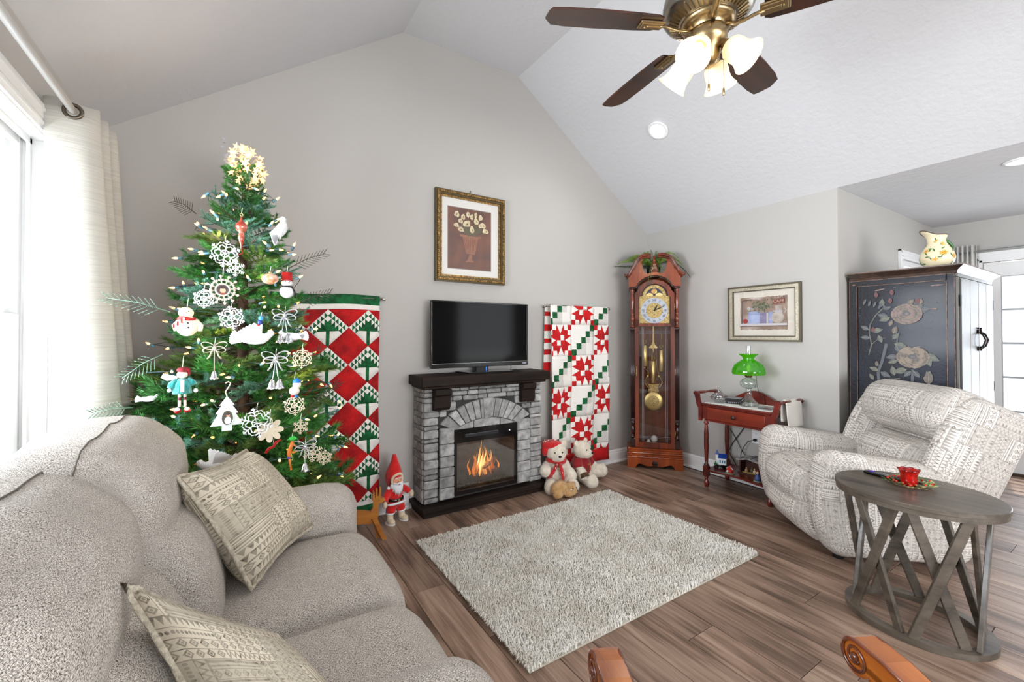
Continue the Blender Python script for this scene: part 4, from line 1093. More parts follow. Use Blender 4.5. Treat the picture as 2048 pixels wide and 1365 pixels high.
for s in (-1, 1):
    pts = [(.285, 1.925), (.262, 1.918), (.245, 1.925), (.228, 1.955), (.215, 1.985), (.197, 2.0), (.187, 2.03), (.168, 2.065), (.138, 2.095), (.10, 2.112), (.06, 2.115), (.032, 2.11)]
    mb = MB()
    for (o_, y, r) in ((0, -.012, .013), (-.018, -.004, .010), (.012, -.02, .007)): mb.tube([(s*x*(1+o_*.9), y, z+o_*(.6 if x > .2 else 1)) for x, z in pts], r, 10)
    mb.tube([(s*x, .10, z-.005) for x, z in pts[2:]], .012, 8)
    for (x, z) in (pts[0],): mb.tube([(s*.262, -.006, 1.915), (s*.262, .2, 1.915)], .014, 8)
    L_(mb, 'swan_neck_moulding', m_cherry, hd)
mb = MB().lathe([(.018, 0), (.03, .012), (.022, .02), (.034, .03), (.028, .045), (.012, .055), (.018, .065), (.022, .075), (.012, .088), (.006, .10), (.012, .112), (.002, .125)], 14, X=TR(0, .02, 1.99))
mb.prism([(-.03, 1.945), (.03, 1.945), (.036, 1.965), (.024, 1.99), (.034, 2.0), (-.034, 2.0), (-.024, 1.99), (-.036, 1.965)], -.02, .008, X=Fc, b=.003)
for k in range(5): mb.ball((.011*(k-2), -.012, 1.958+.003*(2-abs(k-2))), (.006, .005, .014), nu=6, nv=5)
L_(mb, 'finial', m_cherry, hd)
mb = MB().box((0, .03, 1.62), (.31, .008, .40)); L_(mb, 'dial_back', m_cherryd)
# dial
mb = MB().box((0, .020, 1.573), (.288, .004, .272)); mb.prism([(.112*cos(a), 1.708+.112*sin(a)) for a in [pi*i/20 for i in range(21)]], -.022, -.018, X=Fc)
dl = L_(mb, 'dial_plate', m_brassd)
mb = MB(); Xd = TR(0, .0165, 1.566) @ Fc; mb.lathe([(.078, 0), (.128, 0), (.128, .002), (.078, .002)], 40, X=Xd, smooth=False, cap=False); L_(mb, 'chapter_ring', pm('silvered_ring', '#b9c0cc', .25, metal=.7), dl)
mb = MB().lathe([(0, 0), (.076, 0), (.076, .0015), (0, .0018)], 36, X=Xd, smooth=False); L_(mb, 'dial_centre', m_brassd, dl)
mb = MB()
for k, t_ in enumerate(['XII', 'I', 'II', 'III', 'IIII', 'V', 'VI', 'VII', 'VIII', 'IX', 'X', 'XI']):
    a = radians(90-30*k); text_mb(mb, t_, .030, Xd @ TR(.103*cos(a), .103*sin(a), .0026) @ RZ(math.degrees(a)-90), bold=True)
L_(mb, 'numerals', pm('numeral_brown', '#4a443c', .5), dl)['kind'] = 'stuff'
mb = MB()
for (r, a, w_) in ((.118, 26, .006), (.072, 62, .008)):
    a = radians(a); dx, dz = cos(a), sin(a); mb.prism([(-dz*w_*.4, 1.566+dx*w_*.4), (dx*r*.4-dz*w_, 1.566+dz*r*.4+dx*w_), (dx*r, 1.566+dz*r), (dx*r*.4+dz*w_, 1.566+dz*r*.4-dx*w_), (dz*w_*.4, 1.566-dx*w_*.4)], -.010, -.007, X=Fc)
mb.lathe([(0, 0), (.008, 0), (.008, .006), (0, .006)], 12, X=TR(0, .012, 1.566) @ Fc); L_(mb, 'hands', m_blackm, dl)
mb = MB()
for (x, z) in ((-.075, 1.545), (.075, 1.545), (0, 1.525), (0, 1.60)): mb.lathe([(0, 0), (.0045, 0), (.0045, .003), (0, .003)], 8, X=TR(x, .0155, z) @ Fc)
L_(mb, 'winding_holes', m_blackm, dl)
mb = MB().prism([(.080*cos(a), 1.712+.080*sin(a)) for a in [pi*i/18 for i in range(19)]], -.0175, -.016, X=Fc); L_(mb, 'moon_disc', pm('moon_blue', '#2a2f3f', .4), dl)
mb = MB().ball((0, .014, 1.757), (.028, .004, .028), nu=20, nv=12); L_(mb, 'moon', pm('moon_gold', '#c09a60', .3, metal=.6), dl)
mb = MB()
for s in (-1, 1): mb.prism([(s*.045+.034*cos(a), 1.711+.03*sin(a)) for a in [pi*i/12 for i in range(13)]], -.014, -.012, X=Fc)
for k in range(11): a = pi*(k+.5)/11; mb.ball((.096*cos(a), .0175, 1.708+.096*sin(a)), (.005, .002, .005), nu=6, nv=4)
for (sx, sz) in ((-1, -1), (1, -1), (-1, 1), (1, 1)):
    for k in range(5): mb.ball((sx*(.128-.009*(k % 3)), .0175, 1.566+sz*(.112-.010*(k//2))), (.006, .002, .005), nu=6, nv=4)
L_(mb, 'dial_ornament', m_brass, dl)
# weights, pendulum, chimes
for (x, z0, z1) in ((-.088, 1.005, 1.22), (.07, .955, 1.175), (-.01, .84, 1.06)):
    y = .085 if x != -.01 else .07
    g = L_(MB().lathe([(0, 0), (.021, 0), (.024, .004), (.024, z1-z0-.004), (.021, z1-z0), (0, z1-z0)], 20, X=TR(x, y, z0)), 'weight', m_brass)
    mb = MB(); c = (x, y, z1+.032)
    mb.tube([(c[0]+.016*cos(2*pi*i/16), y, c[2]+.016*sin(2*pi*i/16)) for i in range(16)], .003, 6, closed=True); mb.tube([(x-.014, y, c[2]), (x+.014, y, c[2])], .002, 5); mb.tube([(x, y, z1), (x, y, 1.42)], .0018, 5)
    L_(mb, 'pulley', m_brassd, g)
mb = MB().box((-.005, .11, 1.28), (.012, .004, .26)); mb.prism([(-.045, 1.19), (.035, 1.19), (.035, 1.2), (.01, 1.225), (.004, 1.25), (-.014, 1.25), (-.02, 1.225), (-.045, 1.2)], -.115, -.108, X=Fc)
for i in range(6):
    x = -.038+.0135*i; mb.tube([(x, .112, .86), (x, .112, 1.19)], .002, 5)
L_(mb, 'pendulum_rod', m_brass)
mb = MB()
for s in (-1, 1):
    x0 = -.005; mb.tube([(x0+s*.03, .105, .78), (x0+s*.06, .105, .80), (x0+s*.083, .105, .84), (x0+s*.07, .105, .88), (x0+s*.045, .105, .915), (x0+s*.05, .105, .955), (x0+s*.085, .105, .985)], .007, 6, flat=.5)
    mb.ball((x0+s*.052, .105, .905), (.014, .004, .014), nu=10, nv=6); mb.ball((x0+s*.085, .105, .99), (.01, .004, .008), nu=8, nv=6)
mb.prism([(-.06, .75), (.05, .75), (.035, .80), (.055, .83), (.0, .822), (-.065, .83), (-.045, .80)], -.109, -.103, X=Fc)
L_(mb, 'lyre', m_brassd)
bb = L_(MB().lathe([(0, .012), (.05, .011), (.085, .007), (.098, 0), (.098, -.003), (0, -.003)], 40, X=TR(-.005, .10, .655) @ Fc), 'pendulum_bob', m_brass)
mb = MB().lathe([(0, .002), (.05, .001), (.053, 0)], 30, X=TR(-.005, .088, .658) @ Fc)
for k in range(8): a = 2*pi*k/8; mb.ball((-.005+.026*cos(a), .086, .658+.026*sin(a)), (.011, .002, .006), nu=8, nv=5, X=None)
L_(mb, 'bob_medallion', pm('bob_engraving', '#a58e58', .5, metal=.5, col2='#d8c894', ns=90), bb)
m_china = pm('white_china', '#e6e9f2', .3, coat=.5)
cw = Matrix(ROOT[ck])
def at_ck(x, y, z): return tuple(cw @ Vector((x, y, z)))
p = at_ck(.0, .10, .2155)
g = thing('small_figurine', 'small white globe ornament on a peach base inside the clock case', 'figurine', p)
MB().lathe([(.0, 0), (.026, 0), (.03, .01), (.016, .02), (.014, .028), (0, .03)], 16).build('base', pm('peach_china', '#d59a76', .4), g); MB().ball((0, 0, .06), .034).build('globe', m_china, g)
for dx, lb, col, cat in ((-.055, 'tiny white jar inside the clock left of the globe ornament', m_china, 'jar'), (.06, 'tiny clear glass dish inside the clock right of the globe ornament', glass_mat('clear_glass', '#f4f8fa', .10), 'dish')):
    p = at_ck(dx, .10, .2155); t = thing('small_jar' if dx < 0 else 'small_dish', lb, cat, p)
    MB().lathe([(0, 0), (.018, 0), (.022, .01), (.021, .032), (.014, .038), (.014, .044)], 14).build('body', col, t); MB().lathe([(.0, 0), (.016, 0), (.016, .005), (0, .008)], 12, X=TR(0, 0, .044)).build('lid', col, t)

# fern in a pot on top of the clock
fn = thing('potted_fern', 'green fern trailing over the top of the grandfather clock', 'plant', at_ck(0, .12, 2.0))
MB().lathe([(0, -.10), (.055, -.10), (.07, .0), (.075, .01), (.065, .012), (0, .0)], 16).build('pot', m_blackm, fn)
m_fern = pm('fern_green', '#3c6a1a', .6, col2='#93ae4a', ns=30, rand=.3); m_fernd = pm('fern_dark', '#1f3314', .6)
RF = random.Random(5)
def frond(mb, az, L, rise, droop, m=0, wmax=.03, roll=0.8):
    n = max(10, int(L/.011)); 
    for i in range(n):
        t = i/n; r = L*t; z = rise*sin(t*pi*.75)-droop*t*t; x, y = r*cos(az), r*sin(az)
        w = wmax*min(1, t*5+.2)*(1-t)**.6
        tx, ty = cos(az), sin(az); nx, ny = -ty, tx
        for s in (-1, 1):
            a = (x, y, z); cr, sr = cos(roll), sin(roll); b_ = (x+nx*s*w*cr+tx*w*.3, y+ny*s*w*cr+ty*w*.3, z+s*w*sr-.15*w+RF.uniform(-.003, .003)); k = L/n*.46
            mb.add([(x-tx*k, y-ty*k, z), (x+tx*k, y+ty*k, z), (b_[0]+tx*k*.8, b_[1]+ty*k*.8, b_[2]), (b_[0]-tx*k*.4, b_[1]-ty*k*.4, b_[2])], [(0, 1, 2, 3)], m)
    mb.tube([(L*t/8*cos(az), L*t/8*sin(az), rise*sin(t/8*pi*.75)-droop*(t/8)**2) for t in range(9)], .0016, 4, m)
wa = radians(-46.6)   # world azimuth of the clock's right-hand side
spec = [(pi, .36, .08, .02), (pi+.25, .40, .0, .0), (pi-.5, .27, .14, .0), (.05, .36, .10, .20), (.35, .27, .12, .06), (-1.3, .18, .05, .16), (-1.9, .19, .04, .20), (-.8, .19, .05, .22), (-1.57, .15, .08, .10), (2.2, .20, .16, .0), (1.2, .15, .17, .0), (-2.6, .26, .09, .10), (.6, .22, .10, .02), (-.4, .26, .09, .10), (2.7, .24, .12, .02), (1.7, .14, .18, 0), (-2.2, .16, .14, .02), (-1.3, .2, .10, .12), (-1.75, .22, .08, .20), (-.6, .2, .12, .10), (-2.9, .30, .11, .04), (.15, .30, .13, .10), (2.95, .30, .14, .04), (-.15, .24, .15, .04), (-2.4, .18, .10, .14), (-1.0, .15, .13, .05), (3.5, .20, .12, .05)]
for k, (a, L, ri, dr_) in enumerate(spec):
    a = a+wa
    mb = MB(); frond(mb, a, L*1.0, ri, dr_, 0, .034, RF.choice((-1, 1))*RF.uniform(.6, 1.2)); mb.build('frond', m_fernd if k in (1, 3) else m_fern, fn).location = (0, 0, .02)
for (x, y, h) in ((-.045, .0, .155), (.03, .0, .14)):
    mb = MB().tube([(0, 0, 0), (x*.5, y, h*.5), (x, y, h)], .002, 5); mb.ball((x, y, h), .008, nu=8, nv=6); mb.build('seed_head', m_fernd, fn).rotation_euler = (0, 0, wa)

# ------------------------------------------------------------------ wash stand with its towel bars
m_mahog = wood('mahogany', '#3d0f0a', '#7b261a', .3, 1, 16, coat=.55, ratio=9, bump=.05)
wsx0, wsx1, wsy0, wsy1 = 3.445, 3.80, 1.712, 2.285; wt = .728
ws = thing('washstand', 'mahogany washstand with one drawer, scrolled backboard and turned legs, between clock and recliner', 'table', (3.62, 2.0, 0))
W(MB().box(((wsx0+wsx1)/2, (wsy0+wsy1)/2, wt-.009), (wsx1-wsx0+.02, wsy1-wsy0+.012, .018), b=.005), 'tabletop', m_mahog, ws)
mb = MB(); mb.box(((wsx0+wsx1)/2+.01, wsy0+.015, wt-.085), (wsx1-wsx0-.04, .02, .13)); mb.box(((wsx0+wsx1)/2+.01, wsy1-.015, wt-.085), (wsx1-wsx0-.04, .02, .13)); mb.box((wsx1-.012, (wsy0+wsy1)/2, wt-.085), (.018, wsy1-wsy0-.06, .13))
mb.box((wsx0+.014, (wsy0+wsy1)/2, wt-.147), (.02, wsy1-wsy0-.08, .014)); mb.box((wsx0+.014, (wsy0+wsy1)/2, wt-.024), (.02, wsy1-wsy0-.08, .012))
W(mb, 'apron', m_mahog, ws)
dwr = W(MB().box((wsx0+.004, (wsy0+wsy1)/2, wt-.085), (.02, wsy1-wsy0-.085, .104), b=.004), 'drawer', wood('mahogany_panel', '#5a160b', '#94331c', .3, 1, 12, coat=.5, ratio=7, bump=.03), ws)
W(MB().lathe([(.006, 0), (.006, .008), (.016, .014), (.017, .02), (.010, .027), (0, .028)], 16, X=TR(wsx0-.006, (wsy0+wsy1)/2, wt-.085) @ RY(-90)), 'knob', m_cherryd, dwr)
lp = [(.014, 0), (.017, .012), (.022, .03), (.021, .045), (.012, .06), (.011, .066), (.017, .08), (.012, .092)]
up_ = [(.017, .0), (.022, .006), (.022, .014), (.013, .022), (.014, .05), (.020, .18), (.019, .30), (.013, .365), (.012, .37), (.020, .378), (.020, .388), (.012, .395), (.018, .405), (.018, .41)]
for (x, y) in ((wsx0+.02, wsy0+.022), (wsx0+.02, wsy1-.022), (wsx1-.02, wsy0+.022), (wsx1-.02, wsy1-.022)):
    mb = MB(); mb.lathe(lp, 14, X=TR(x, y, 0)); mb.box((x, y, .137), (.044, .044, .09), b=.003)
    mb.lathe([(r, z*.98) for r, z in up_], 14, X=TR(x, y, .18)); mb.box((x, y, wt-.0775), (.044, .044, .12), b=.003)
    W(mb, 'leg', m_mahog, ws)
mb = MB()   # lower shelf with a waved front
fr_ = [(wsx0+.03, wsy0+.01), (wsx0-.002, wsy0+.05)]+[(wsx0-.004+.018*(1-cos(2*pi*t)), wsy0+.05+(wsy1-wsy0-.10)*t) for t in [i/12 for i in range(1, 12)]]+[(wsx0-.002, wsy1-.05), (wsx0+.03, wsy1-.01)]
mb.prism(fr_+[(wsx1-.01, wsy1-.01), (wsx1-.01, wsy0+.01)], .140, .156, b=.003); W(mb, 'lower_shelf', m_mahog, ws)
# backboard
n = 40; prof = []
yb0, yb1 = 1.632, 2.40
for i in range(n+1):
    t = i/n; y = yb1+(yb0-yb1)*t; s_ = 2*abs(t-.5)
    z = .79+.048*cos(s_*pi*1.45)*(1 if s_ < .7 else .6)+(.034*max(0, (s_-.72)/.28))
    if t < .02 or t > .98: z -= .018
    prof.append((y, z))
mb = MB(); mb.prism(prof+[(yb0+.03, .745), (yb0+.075, wt), (yb1-.075, wt), (yb1-.03, .745)], wsx1-.012, wsx1+.006, X=Matrix(((0, 0, 1, 0), (1, 0, 0, 0), (0, 1, 0, 0), (0, 0, 0, 1))), b=.002)
W(mb, 'backboard', m_mahog, ws)
for (y, s) in ((wsy0-.008, -1), (wsy1+.008, 1)):     # scrolled front brackets holding the towel bars
    pr = [(-.012, -.155), (-.012, -.05), (-.034, -.01), (-.040, .03), (-.048, .062), (-.06, .074), (-.06, .088), (-.045, .098), (-.024, .095), (-.012, .075), (-.006, .03), (.004, 0), (.020, -.04), (.022, -.08), (.012, -.155)]
    Xb = TR(wsx0, y+s*.012, wt) @ Matrix(((0, 0, 1, 0), (s, 0, 0, 0), (0, 1, 0, 0), (0, 0, 0, 1)))
    pr = [(-px_ if True else px_, pz) for px_, pz in pr]
    mb = MB().prism(pr, -.014, .014, X=Xb, b=.002); W(mb, 'bracket', m_mahog, ws)
    yb = y+s*.060
    prb = [(.006, 0), (.006, .01), (.014, .03), (.013, .12), (.007, .145), (.007, .15), (.011, .155), (.007, .16), (.007, .165), (.013, .19), (.014, .28), (.006, .31), (.006, .32)]
    W(MB().lathe([(r, z*1.03) for r, z in prb], 12, X=TR(wsx0+.014, yb, wt+.080) @ RY(90)), 'towel_bar', m_mahog, ws)
m_lace = pm('white_linen', '#eceae6', .95, bump=.3, ns=300)
mb = MB(); n = 34
ring = [(wsx0+.012+.010*abs(sin(k*pi/2*1.0)), wsy0+.012+(wsy1-wsy0-.024)*k/n) for k in range(n+1)]
mb.prism(ring+[(wsx1-.03, wsy1-.012), (wsx1-.03, wsy0+.012)], wt+.0003, wt+.0028)
tag(mb.build('table_runner', m_lace), 'white scalloped linen runner covering the top of the washstand', 'cloth')
# towel over the right-hand bar
yb = wsy0-.008-.060
mb = MB()
def tow(u, v):
    x = wsx0+.05+.24*u; s_ = (v-.5)*2
    z = wt+.098-.21*abs(s_)**1.0*(1 if s_ < 0 else .8)+(.004*cos(u*9)); y = yb+(.017 if s_ > 0 else -.017)*min(1, abs(s_)*6)+.008*sin(u*7+v*3)*abs(s_)-(.018*abs(s_) if s_ < 0 else 0)
    return (x, y, z)
mb.grid(tow, 14, 24, 0); tw = mb.build('hand_towel', pm('towel_ivory', '#d9d5cd', .95, bump=.4, ns=160))
sm = tw.modifiers.new('s', 'SOLIDIFY'); sm.thickness = .004; sm.offset = 0
tag(tw, 'ivory hand towel hanging over the right-hand bar of the washstand', 'towel')
# kerosene lamp with green glass shade
gl = glass_mat('lamp_glass', '#eef2f2', .12, .02)
kl = thing('oil_lamp', 'clear glass oil lamp with a ruffled green glass shade on the washstand', 'lamp', (3.60, 1.965, wt+.003))
MB().lathe([(.0, .0), (.072, 0), (.076, .012), (.068, .03), (.05, .045), (.034, .065), (.024, .10), (.021, .13), (.026, .142), (.022, .146)], 24).build('foot', gl, kl)
MB().lathe([(.0, .146), (.022, .146), (.055, .158), (.067, .18), (.066, .2), (.05, .222), (.024, .234), (.02, .24)], 24).build('font', gl, kl)
MB().lathe([(.022, .238), (.026, .245), (.03, .252), (.022, .26), (.028, .268), (.02, .28), (.014, .285), (0, .285)], 16).build('burner', pm('burner_brass', '#5a4220', .35, metal=.9), kl)
MB().ball((.0, 0, .315), (.016, .016, .03), nu=12, nv=8).build('bulb', pm('lamp_bulb', '#fff0c0', .4, emit=.5), kl)
MB().lathe([(.02, .275), (.03, .31), (.026, .35), (.02, .40), (.019, .50)], 20, cap=False).build('chimney', gl, kl)
m, nt, b = newmat('green_shade_glass'); nt.nodes.remove(b); out = nt.nodes['Material Output']
t_ = node(nt, 'BsdfTransparent'); t_.inputs[0].default_value = C('#7bd21f'); g_ = node(nt, 'BsdfGlossy'); g_.inputs['Roughness'].default_value = .05
d_ = node(nt, 'BsdfTranslucent'); d_.inputs[0].default_value = C('#4fb30a'); d2 = node(nt, 'BsdfDiffuse'); d2.inputs[0].default_value = C('#3f9a0a')
a_ = node(nt, 'AddShader'); nt.links.new(d_.outputs[0], a_.inputs[0]); nt.links.new(d2.outputs[0], a_.inputs[1])
m1 = node(nt, 'MixShader'); m1.inputs[0].default_value = .45; nt.links.new(t_.outputs[0], m1.inputs[1]); nt.links.new(a_.outputs[0], m1.inputs[2])
m2 = node(nt, 'MixShader'); m2.inputs[0].default_value = .10; nt.links.new(m1.outputs[0], m2.inputs[1]); nt.links.new(g_.outputs[0], m2.inputs[2]); nt.links.new(m2.outputs[0], out.inputs[0]); m_gsh = m
shp = [(.118, .262), (.122, .268), (.124, .285), (.119, .31), (.105, .335), (.083, .36), (.056, .378), (.044, .385), (.040, .395), (.044, .402), (.050, .412), (.062, .422), (.070, .432)]
MB().lathe(shp, 48, wob=lambda a, j, r, z: (r*(1+(.035*sin(a*12) if j >= 11 else .012*sin(a*16)*(j < 8))), z+(.004*cos(a*24) if j == 12 else 0)), cap=False).build('shade', m_gsh, kl)
mb = MB()
for k in range(12):
    for q in range(6): a = k*pi/6+q*.09; mb.ball((.116*cos(a)*(1-.02*q), .116*sin(a)*(1-.02*q), .29+.011*q), .0035, nu=6, nv=4)
sh = mb.build('shade_relief', m_gsh, kl); sh['kind'] = 'stuff'
MB().tube([(.02, -.02, .27), (.05, -.035, .25), (.06, -.04, .16), (.075, -.05, .09), (.11, -.05, .06), (.16, -.04, .10), (.19, -.04, .0)], .002, 5).build('lamp_cord', m_blackm, kl)
# glass dish, telephone, small tray on top
t = thing('candy_dish', 'cut glass candy dish with wrapped sweets on the left of the washstand', 'dish', (3.55, 2.20, wt+.003))
MB().lathe([(0, 0), (.03, 0), (.035, .006), (.058, .03), (.066, .05), (.062, .05), (.03, .012), (0, .010)], 24, wob=lambda a, j, r, z: (r*(1+.06*abs(sin(a*8))*(j > 2)), z)).build('bowl', glass_mat('cut_glass', '#eceff4', .22), t)
MB().lathe([(.062, .05), (.045, .075), (.012, .088), (.006, .094), (.012, .106), (.008, .116), (0, .118)], 20, wob=lambda a, j, r, z: (r*(1+.05*abs(sin(a*8))*(j < 2)), z)).build('lid', glass_mat('cut_glass', '#eceff4', .22), t)
mb = MB()
for k in range(12): mb.ball((R.uniform(-.03, .03), R.uniform(-.03, .03), .022+R.uniform(0, .02)), (.010, .007, .006), k % 3, nu=7, nv=5)
o = mb.build('sweets', [pm('sweet_orange', '#b8641f', .4), pm('sweet_white', '#e9e4da', .4), pm('sweet_brown', '#6b3a1c', .4)], t); o['kind'] = 'stuff'
t = thing('clock_radio', 'black and silver clock radio between candy dish and lamp', 'radio', (3.66, 2.115, wt+.003), 20)
MB().box((0, 0, .022), (.15, .13, .044), b=.006).build('body', m_blackm, t); MB().box((-.005, 0, .0455), (.12, .11, .003), b=.001).build('top_panel', pm('radio_silver', '#8d9096', .35, metal=.5), t)
MB().box((-.0755, 0, .022), (.003, .10, .028)).build('display', pm('radio_display', '#23181a', .2), t)
mb = MB(); 
for q in range(6): mb.box((-.078, -.038+.015*q, .013), (.003, .008, .006))
mb.build('buttons', pm('radio_silver', '#8d9096'), t)
t = thing('glass_coaster', 'small clear glass tray at the right end of the runner', 'tray', (3.56, 1.80, wt+.003))
MB().box((0, 0, .004), (.09, .10, .008), b=.003).build('base', glass_mat('cut_glass', ''), t); mb = MB()
for s in (-1, 1): mb.box((s*.043, 0, .012), (.006, .1, .012), b=.002); mb.box((0, s*.047, .012), (.08, .006, .0115), b=.002)
mb.build('rim', glass_mat('cut_glass', ''), t)
# figures on the lower shelf
z = .1565
t = thing('church_figurine', 'miniature white church with a blue roof on a round black base, lower shelf', 'figurine', (3.60, 2.215, z), 28)
MB().lathe([(0, 0), (.056, 0), (.056, .006), (.048, .010), (.046, .018), (.054, .022), (.054, .028), (0, .03)], 24).build('base', m_black, t)
mb = MB(); X = TR(0, 0, .03)
mb.box((-.0, -.015, .028), (.062, .06, .056), X=X); mb.prism([(-.031, .056), (.031, .056), (0, .085)], -.015, .045, X=X @ WY @ TR(0, 0, 0)); mb.box((0, .028, .04), (.026, .024, .085), X=X)
mb.build('walls', pm('church_white', '#e8edf0', .4), t)
mb = MB()
for s in (-1, 1): mb.box((0, 0, 0), (.046, .068, .004), X=X @ TR(s*.0165, -.015, .0725) @ RY(s*42))
mb.lathe([(.022, 0), (.0, .045)], 4, X=X @ TR(0, .028, .082) @ RZ(45), smooth=False); mb.build('roof', pm('church_blue', '#123f9a', .35), t)
mb = MB()
for q in range(3):
    for s in (-1, 1): mb.box((s*.0315, -.034+.018*q, .028), (.002, .009, .024), X=X)
for s in (-1, 1): mb.box((s*.02, .0155, .028), (.009, .002, .024), X=X)
mb.box((0, .0405, .05), (.01, .002, .016), X=X); mb.build('windows', pm('church_window', '#1f6f8f', .3), t)
mb = MB()
for q in range(4): mb.lathe([(.009, 0), (.006, .012), (.0, .026)], 7, X=X @ TR(-.04+.02*q, .036+.004*(q % 2), 0))
mb.build('shrubs', pm('church_shrub', '#1d7a4c', .6), t)
t = thing('nativity_stable', 'small brown nativity stable with a snowy grey roof on the lower shelf', 'figurine', (3.66, 1.965, z), 5)
mb = MB(); mb.box((.05, 0, .06), (.012, .17, .12)); mb.box((0, .085, .05), (.10, .012, .10)); mb.box((0, -.085, .05), (.10, .012, .10)); mb.box((0, 0, .004), (.14, .19, .008)); mb.build('walls', wood('stable_wood', '#2a120c', '#5d2c1e', .7, 1, 20), t)
mb = MB(); mb.box((0, .05, .125), (.15, .12, .010), X=TR(0, 0, 0) @ RX(0), b=.002); mb.v = [(x, y, q+.25*(.05-abs(y))) for x, y, q in mb.v]; mb.box((0, -.05, .132), (.15, .12, .010), b=.002); mb.v = [(x, y, q-(.22*abs(y) if i >= 24 else 0)) for i, (x, y, q) in enumerate(mb.v)]; mb.build('roof', pm('stable_roof', '#55565c', .8, col2='#c6c6c6', ns=30), t)
for k, (x, y, c) in enumerate(((-.03, .04, '#a58a5c'), (-.02, -.02, '#c9b48f'), (-.035, -.05, '#8c3030'), (.0, .01, '#6f5a44'))):
    g = MB().lathe([(.014, 0), (.012, .02), (.006, .032)], 10, X=TR(x, y, .008)); g.ball((x, y, .046), .007, nu=8, nv=6); g.build('figure', pm('nativity_%d' % k, c, .6), t)
mb = MB()
for k in range(30): a = R.uniform(-.05, .05); mb.box((R.uniform(-.06, -.02), a, .012), (.003, .03, .002), X=None)
o = mb.build('straw', pm('straw', '#b39a5a', .9), t); o['kind'] = 'stuff'
t = thing('tabletop_figurine', 'small red and white figurine on a snowy base on the lower shelf', 'figurine', (3.505, 2.075, z))
MB().lathe([(0, 0), (.038, 0), (.036, .006), (0, .008)], 16).build('base', pm('figurine_snow', '#7f8a72', .7), t)
mb = MB(); mb.prism([(-.025, 0), (.025, 0), (.022, .03), (.0, .058), (-.022, .03)], -.012, .012, X=TR(0, 0, .007) @ WX); mb.ball((-.015, -.015, .022), .013, nu=10, nv=6); mb.build('body', pm('figurine_red', '#b5301c', .4), t)
mb = MB()
for q in range(7): mb.ball((-.002, -.024+.008*q, .04+.02*(1-abs(q-3)/3)), .005, nu=7, nv=5)
mb.ball((-.018, .01, .02), .010, nu=8, nv=6); mb.build('trim', m_china, t)
t = thing('robed_figurine', 'small blue robed figurine at the right front of the lower shelf', 'figurine', (3.50, 1.845, z))
MB().lathe([(0, 0), (.03, 0), (.028, .006), (0, .008)], 14).build('base', pm('figurine_snow', ''), t)
MB().lathe([(.024, 0), (.02, .02), (.012, .045), (.010, .05), (0, .052)], 12, X=TR(0, 0, .007)).build('robe', pm('robe_blue', '#3c5488', .5), t)
mb = MB().ball((0, 0, .066), .010, nu=10, nv=7); mb.build('head', pm('figurine_skin', '#d8b8a0', .5), t)
# outlet and cords
t = thing('wall_outlet', 'white double wall outlet below the washstand', 'outlet', (XR, 2.03, .43))
W(MB().box((XR-.003, 2.03, .43), (.006, .075, .118), b=.002), 'plate', m_trim, t)
for dz in (-.026, .026):
    g = W(MB().box((XR-.007, 2.03, .43+dz), (.004, .034, .030), b=.002), 'socket', m_trim, t)
    mb = MB()
    for dy in (-.006, .006): mb.box((XR-.0094, 2.03+dy, .434+dz), (.001, .002, .009))
    mb.box((XR-.0094, 2.03, .422+dz), (.001, .004, .004)); W(mb, 'slots', m_blackm, g)
t = thing('power_cord', 'black cord with a plug running from the wall outlet to the lower shelf', 'cord', (XR-.02, 2.03, .40))
W(MB().box((XR-.023, 2.034, .403), (.028, .026, .022), b=.006), 'plug', m_blackm, t)
W(MB().tube([(XR-.035, 2.045, .40), (XR-.05, 2.08, .385), (XR-.055, 2.11, .34), (XR-.07, 2.13, .28), (XR-.09, 2.125, .245)], .003, 6), 'wire', m_blackm, t)
t = thing('lamp_cord', 'black cord looping down behind the washstand drawer', 'cord', (XR-.03, 2.2, .3))
W(MB().tube([(XR-.01, 2.12, .57), (XR-.015, 2.13, .50), (XR-.02, 2.18, .42), (XR-.02, 2.235, .34), (XR-.012, 2.28, .25), (XR-.02, 2.2, .135), (XR-.05, 2.08, .10), (XR-.03, 1.98, .12)], .0032, 6), 'wire', m_blackm, t)
W(MB().tube([(XR-.02, 2.26, .46), (XR-.018, 2.2, .37), (XR-.03, 2.15, .29), (XR-.06, 2.09, .25)], .003, 6), 'wire', m_blackm, t)
# pitcher on the armoire
t = thing('pitcher', 'cream pitcher painted with yellow flowers and green leaves on top of the armoire', 'pitcher', (4.11, .925, 1.789))
pp = [(0, 0), (.055, 0), (.062, .006), (.088, .04), (.094, .07), (.086, .105), (.066, .14), (.05, .17), (.046, .195), (.052, .215), (.058, .225)]
def spout(a, j, r, z):
    k = max(0, cos(a-radians(140)))**6 if j >= 8 else 0
    return (r*(1+.75*k*(j-7)/3), z+.012*k*(j-7))
MB().lathe(pp, 32, wob=spout).build('body', pm('pitcher_cream', '#e9dcb8', .2, coat=.6), t)
mb = MB().tube([(.045*cos(a)*1, .045*sin(a), .20) for a in (radians(-40),)]+[((.045+.05*sin(q*pi/8))*cos(radians(-40)), (.045+.05*sin(q*pi/8))*sin(radians(-40)), .20-.014*q) for q in range(1, 9)], .009, 8); mb.build('handle', pm('pitcher_green', '#2c6a2a', .3, coat=.5), t)
mb = MB()
RP = random.Random(2)
def onp(a, z):
    for i in range(len(pp)-1):
        if pp[i][1] <= z <= pp[i+1][1] and pp[i+1][1] > pp[i][1]:
            return pp[i][0]+(pp[i+1][0]-pp[i][0])*(z-pp[i][1])/(pp[i+1][1]-pp[i][1])
    return .05
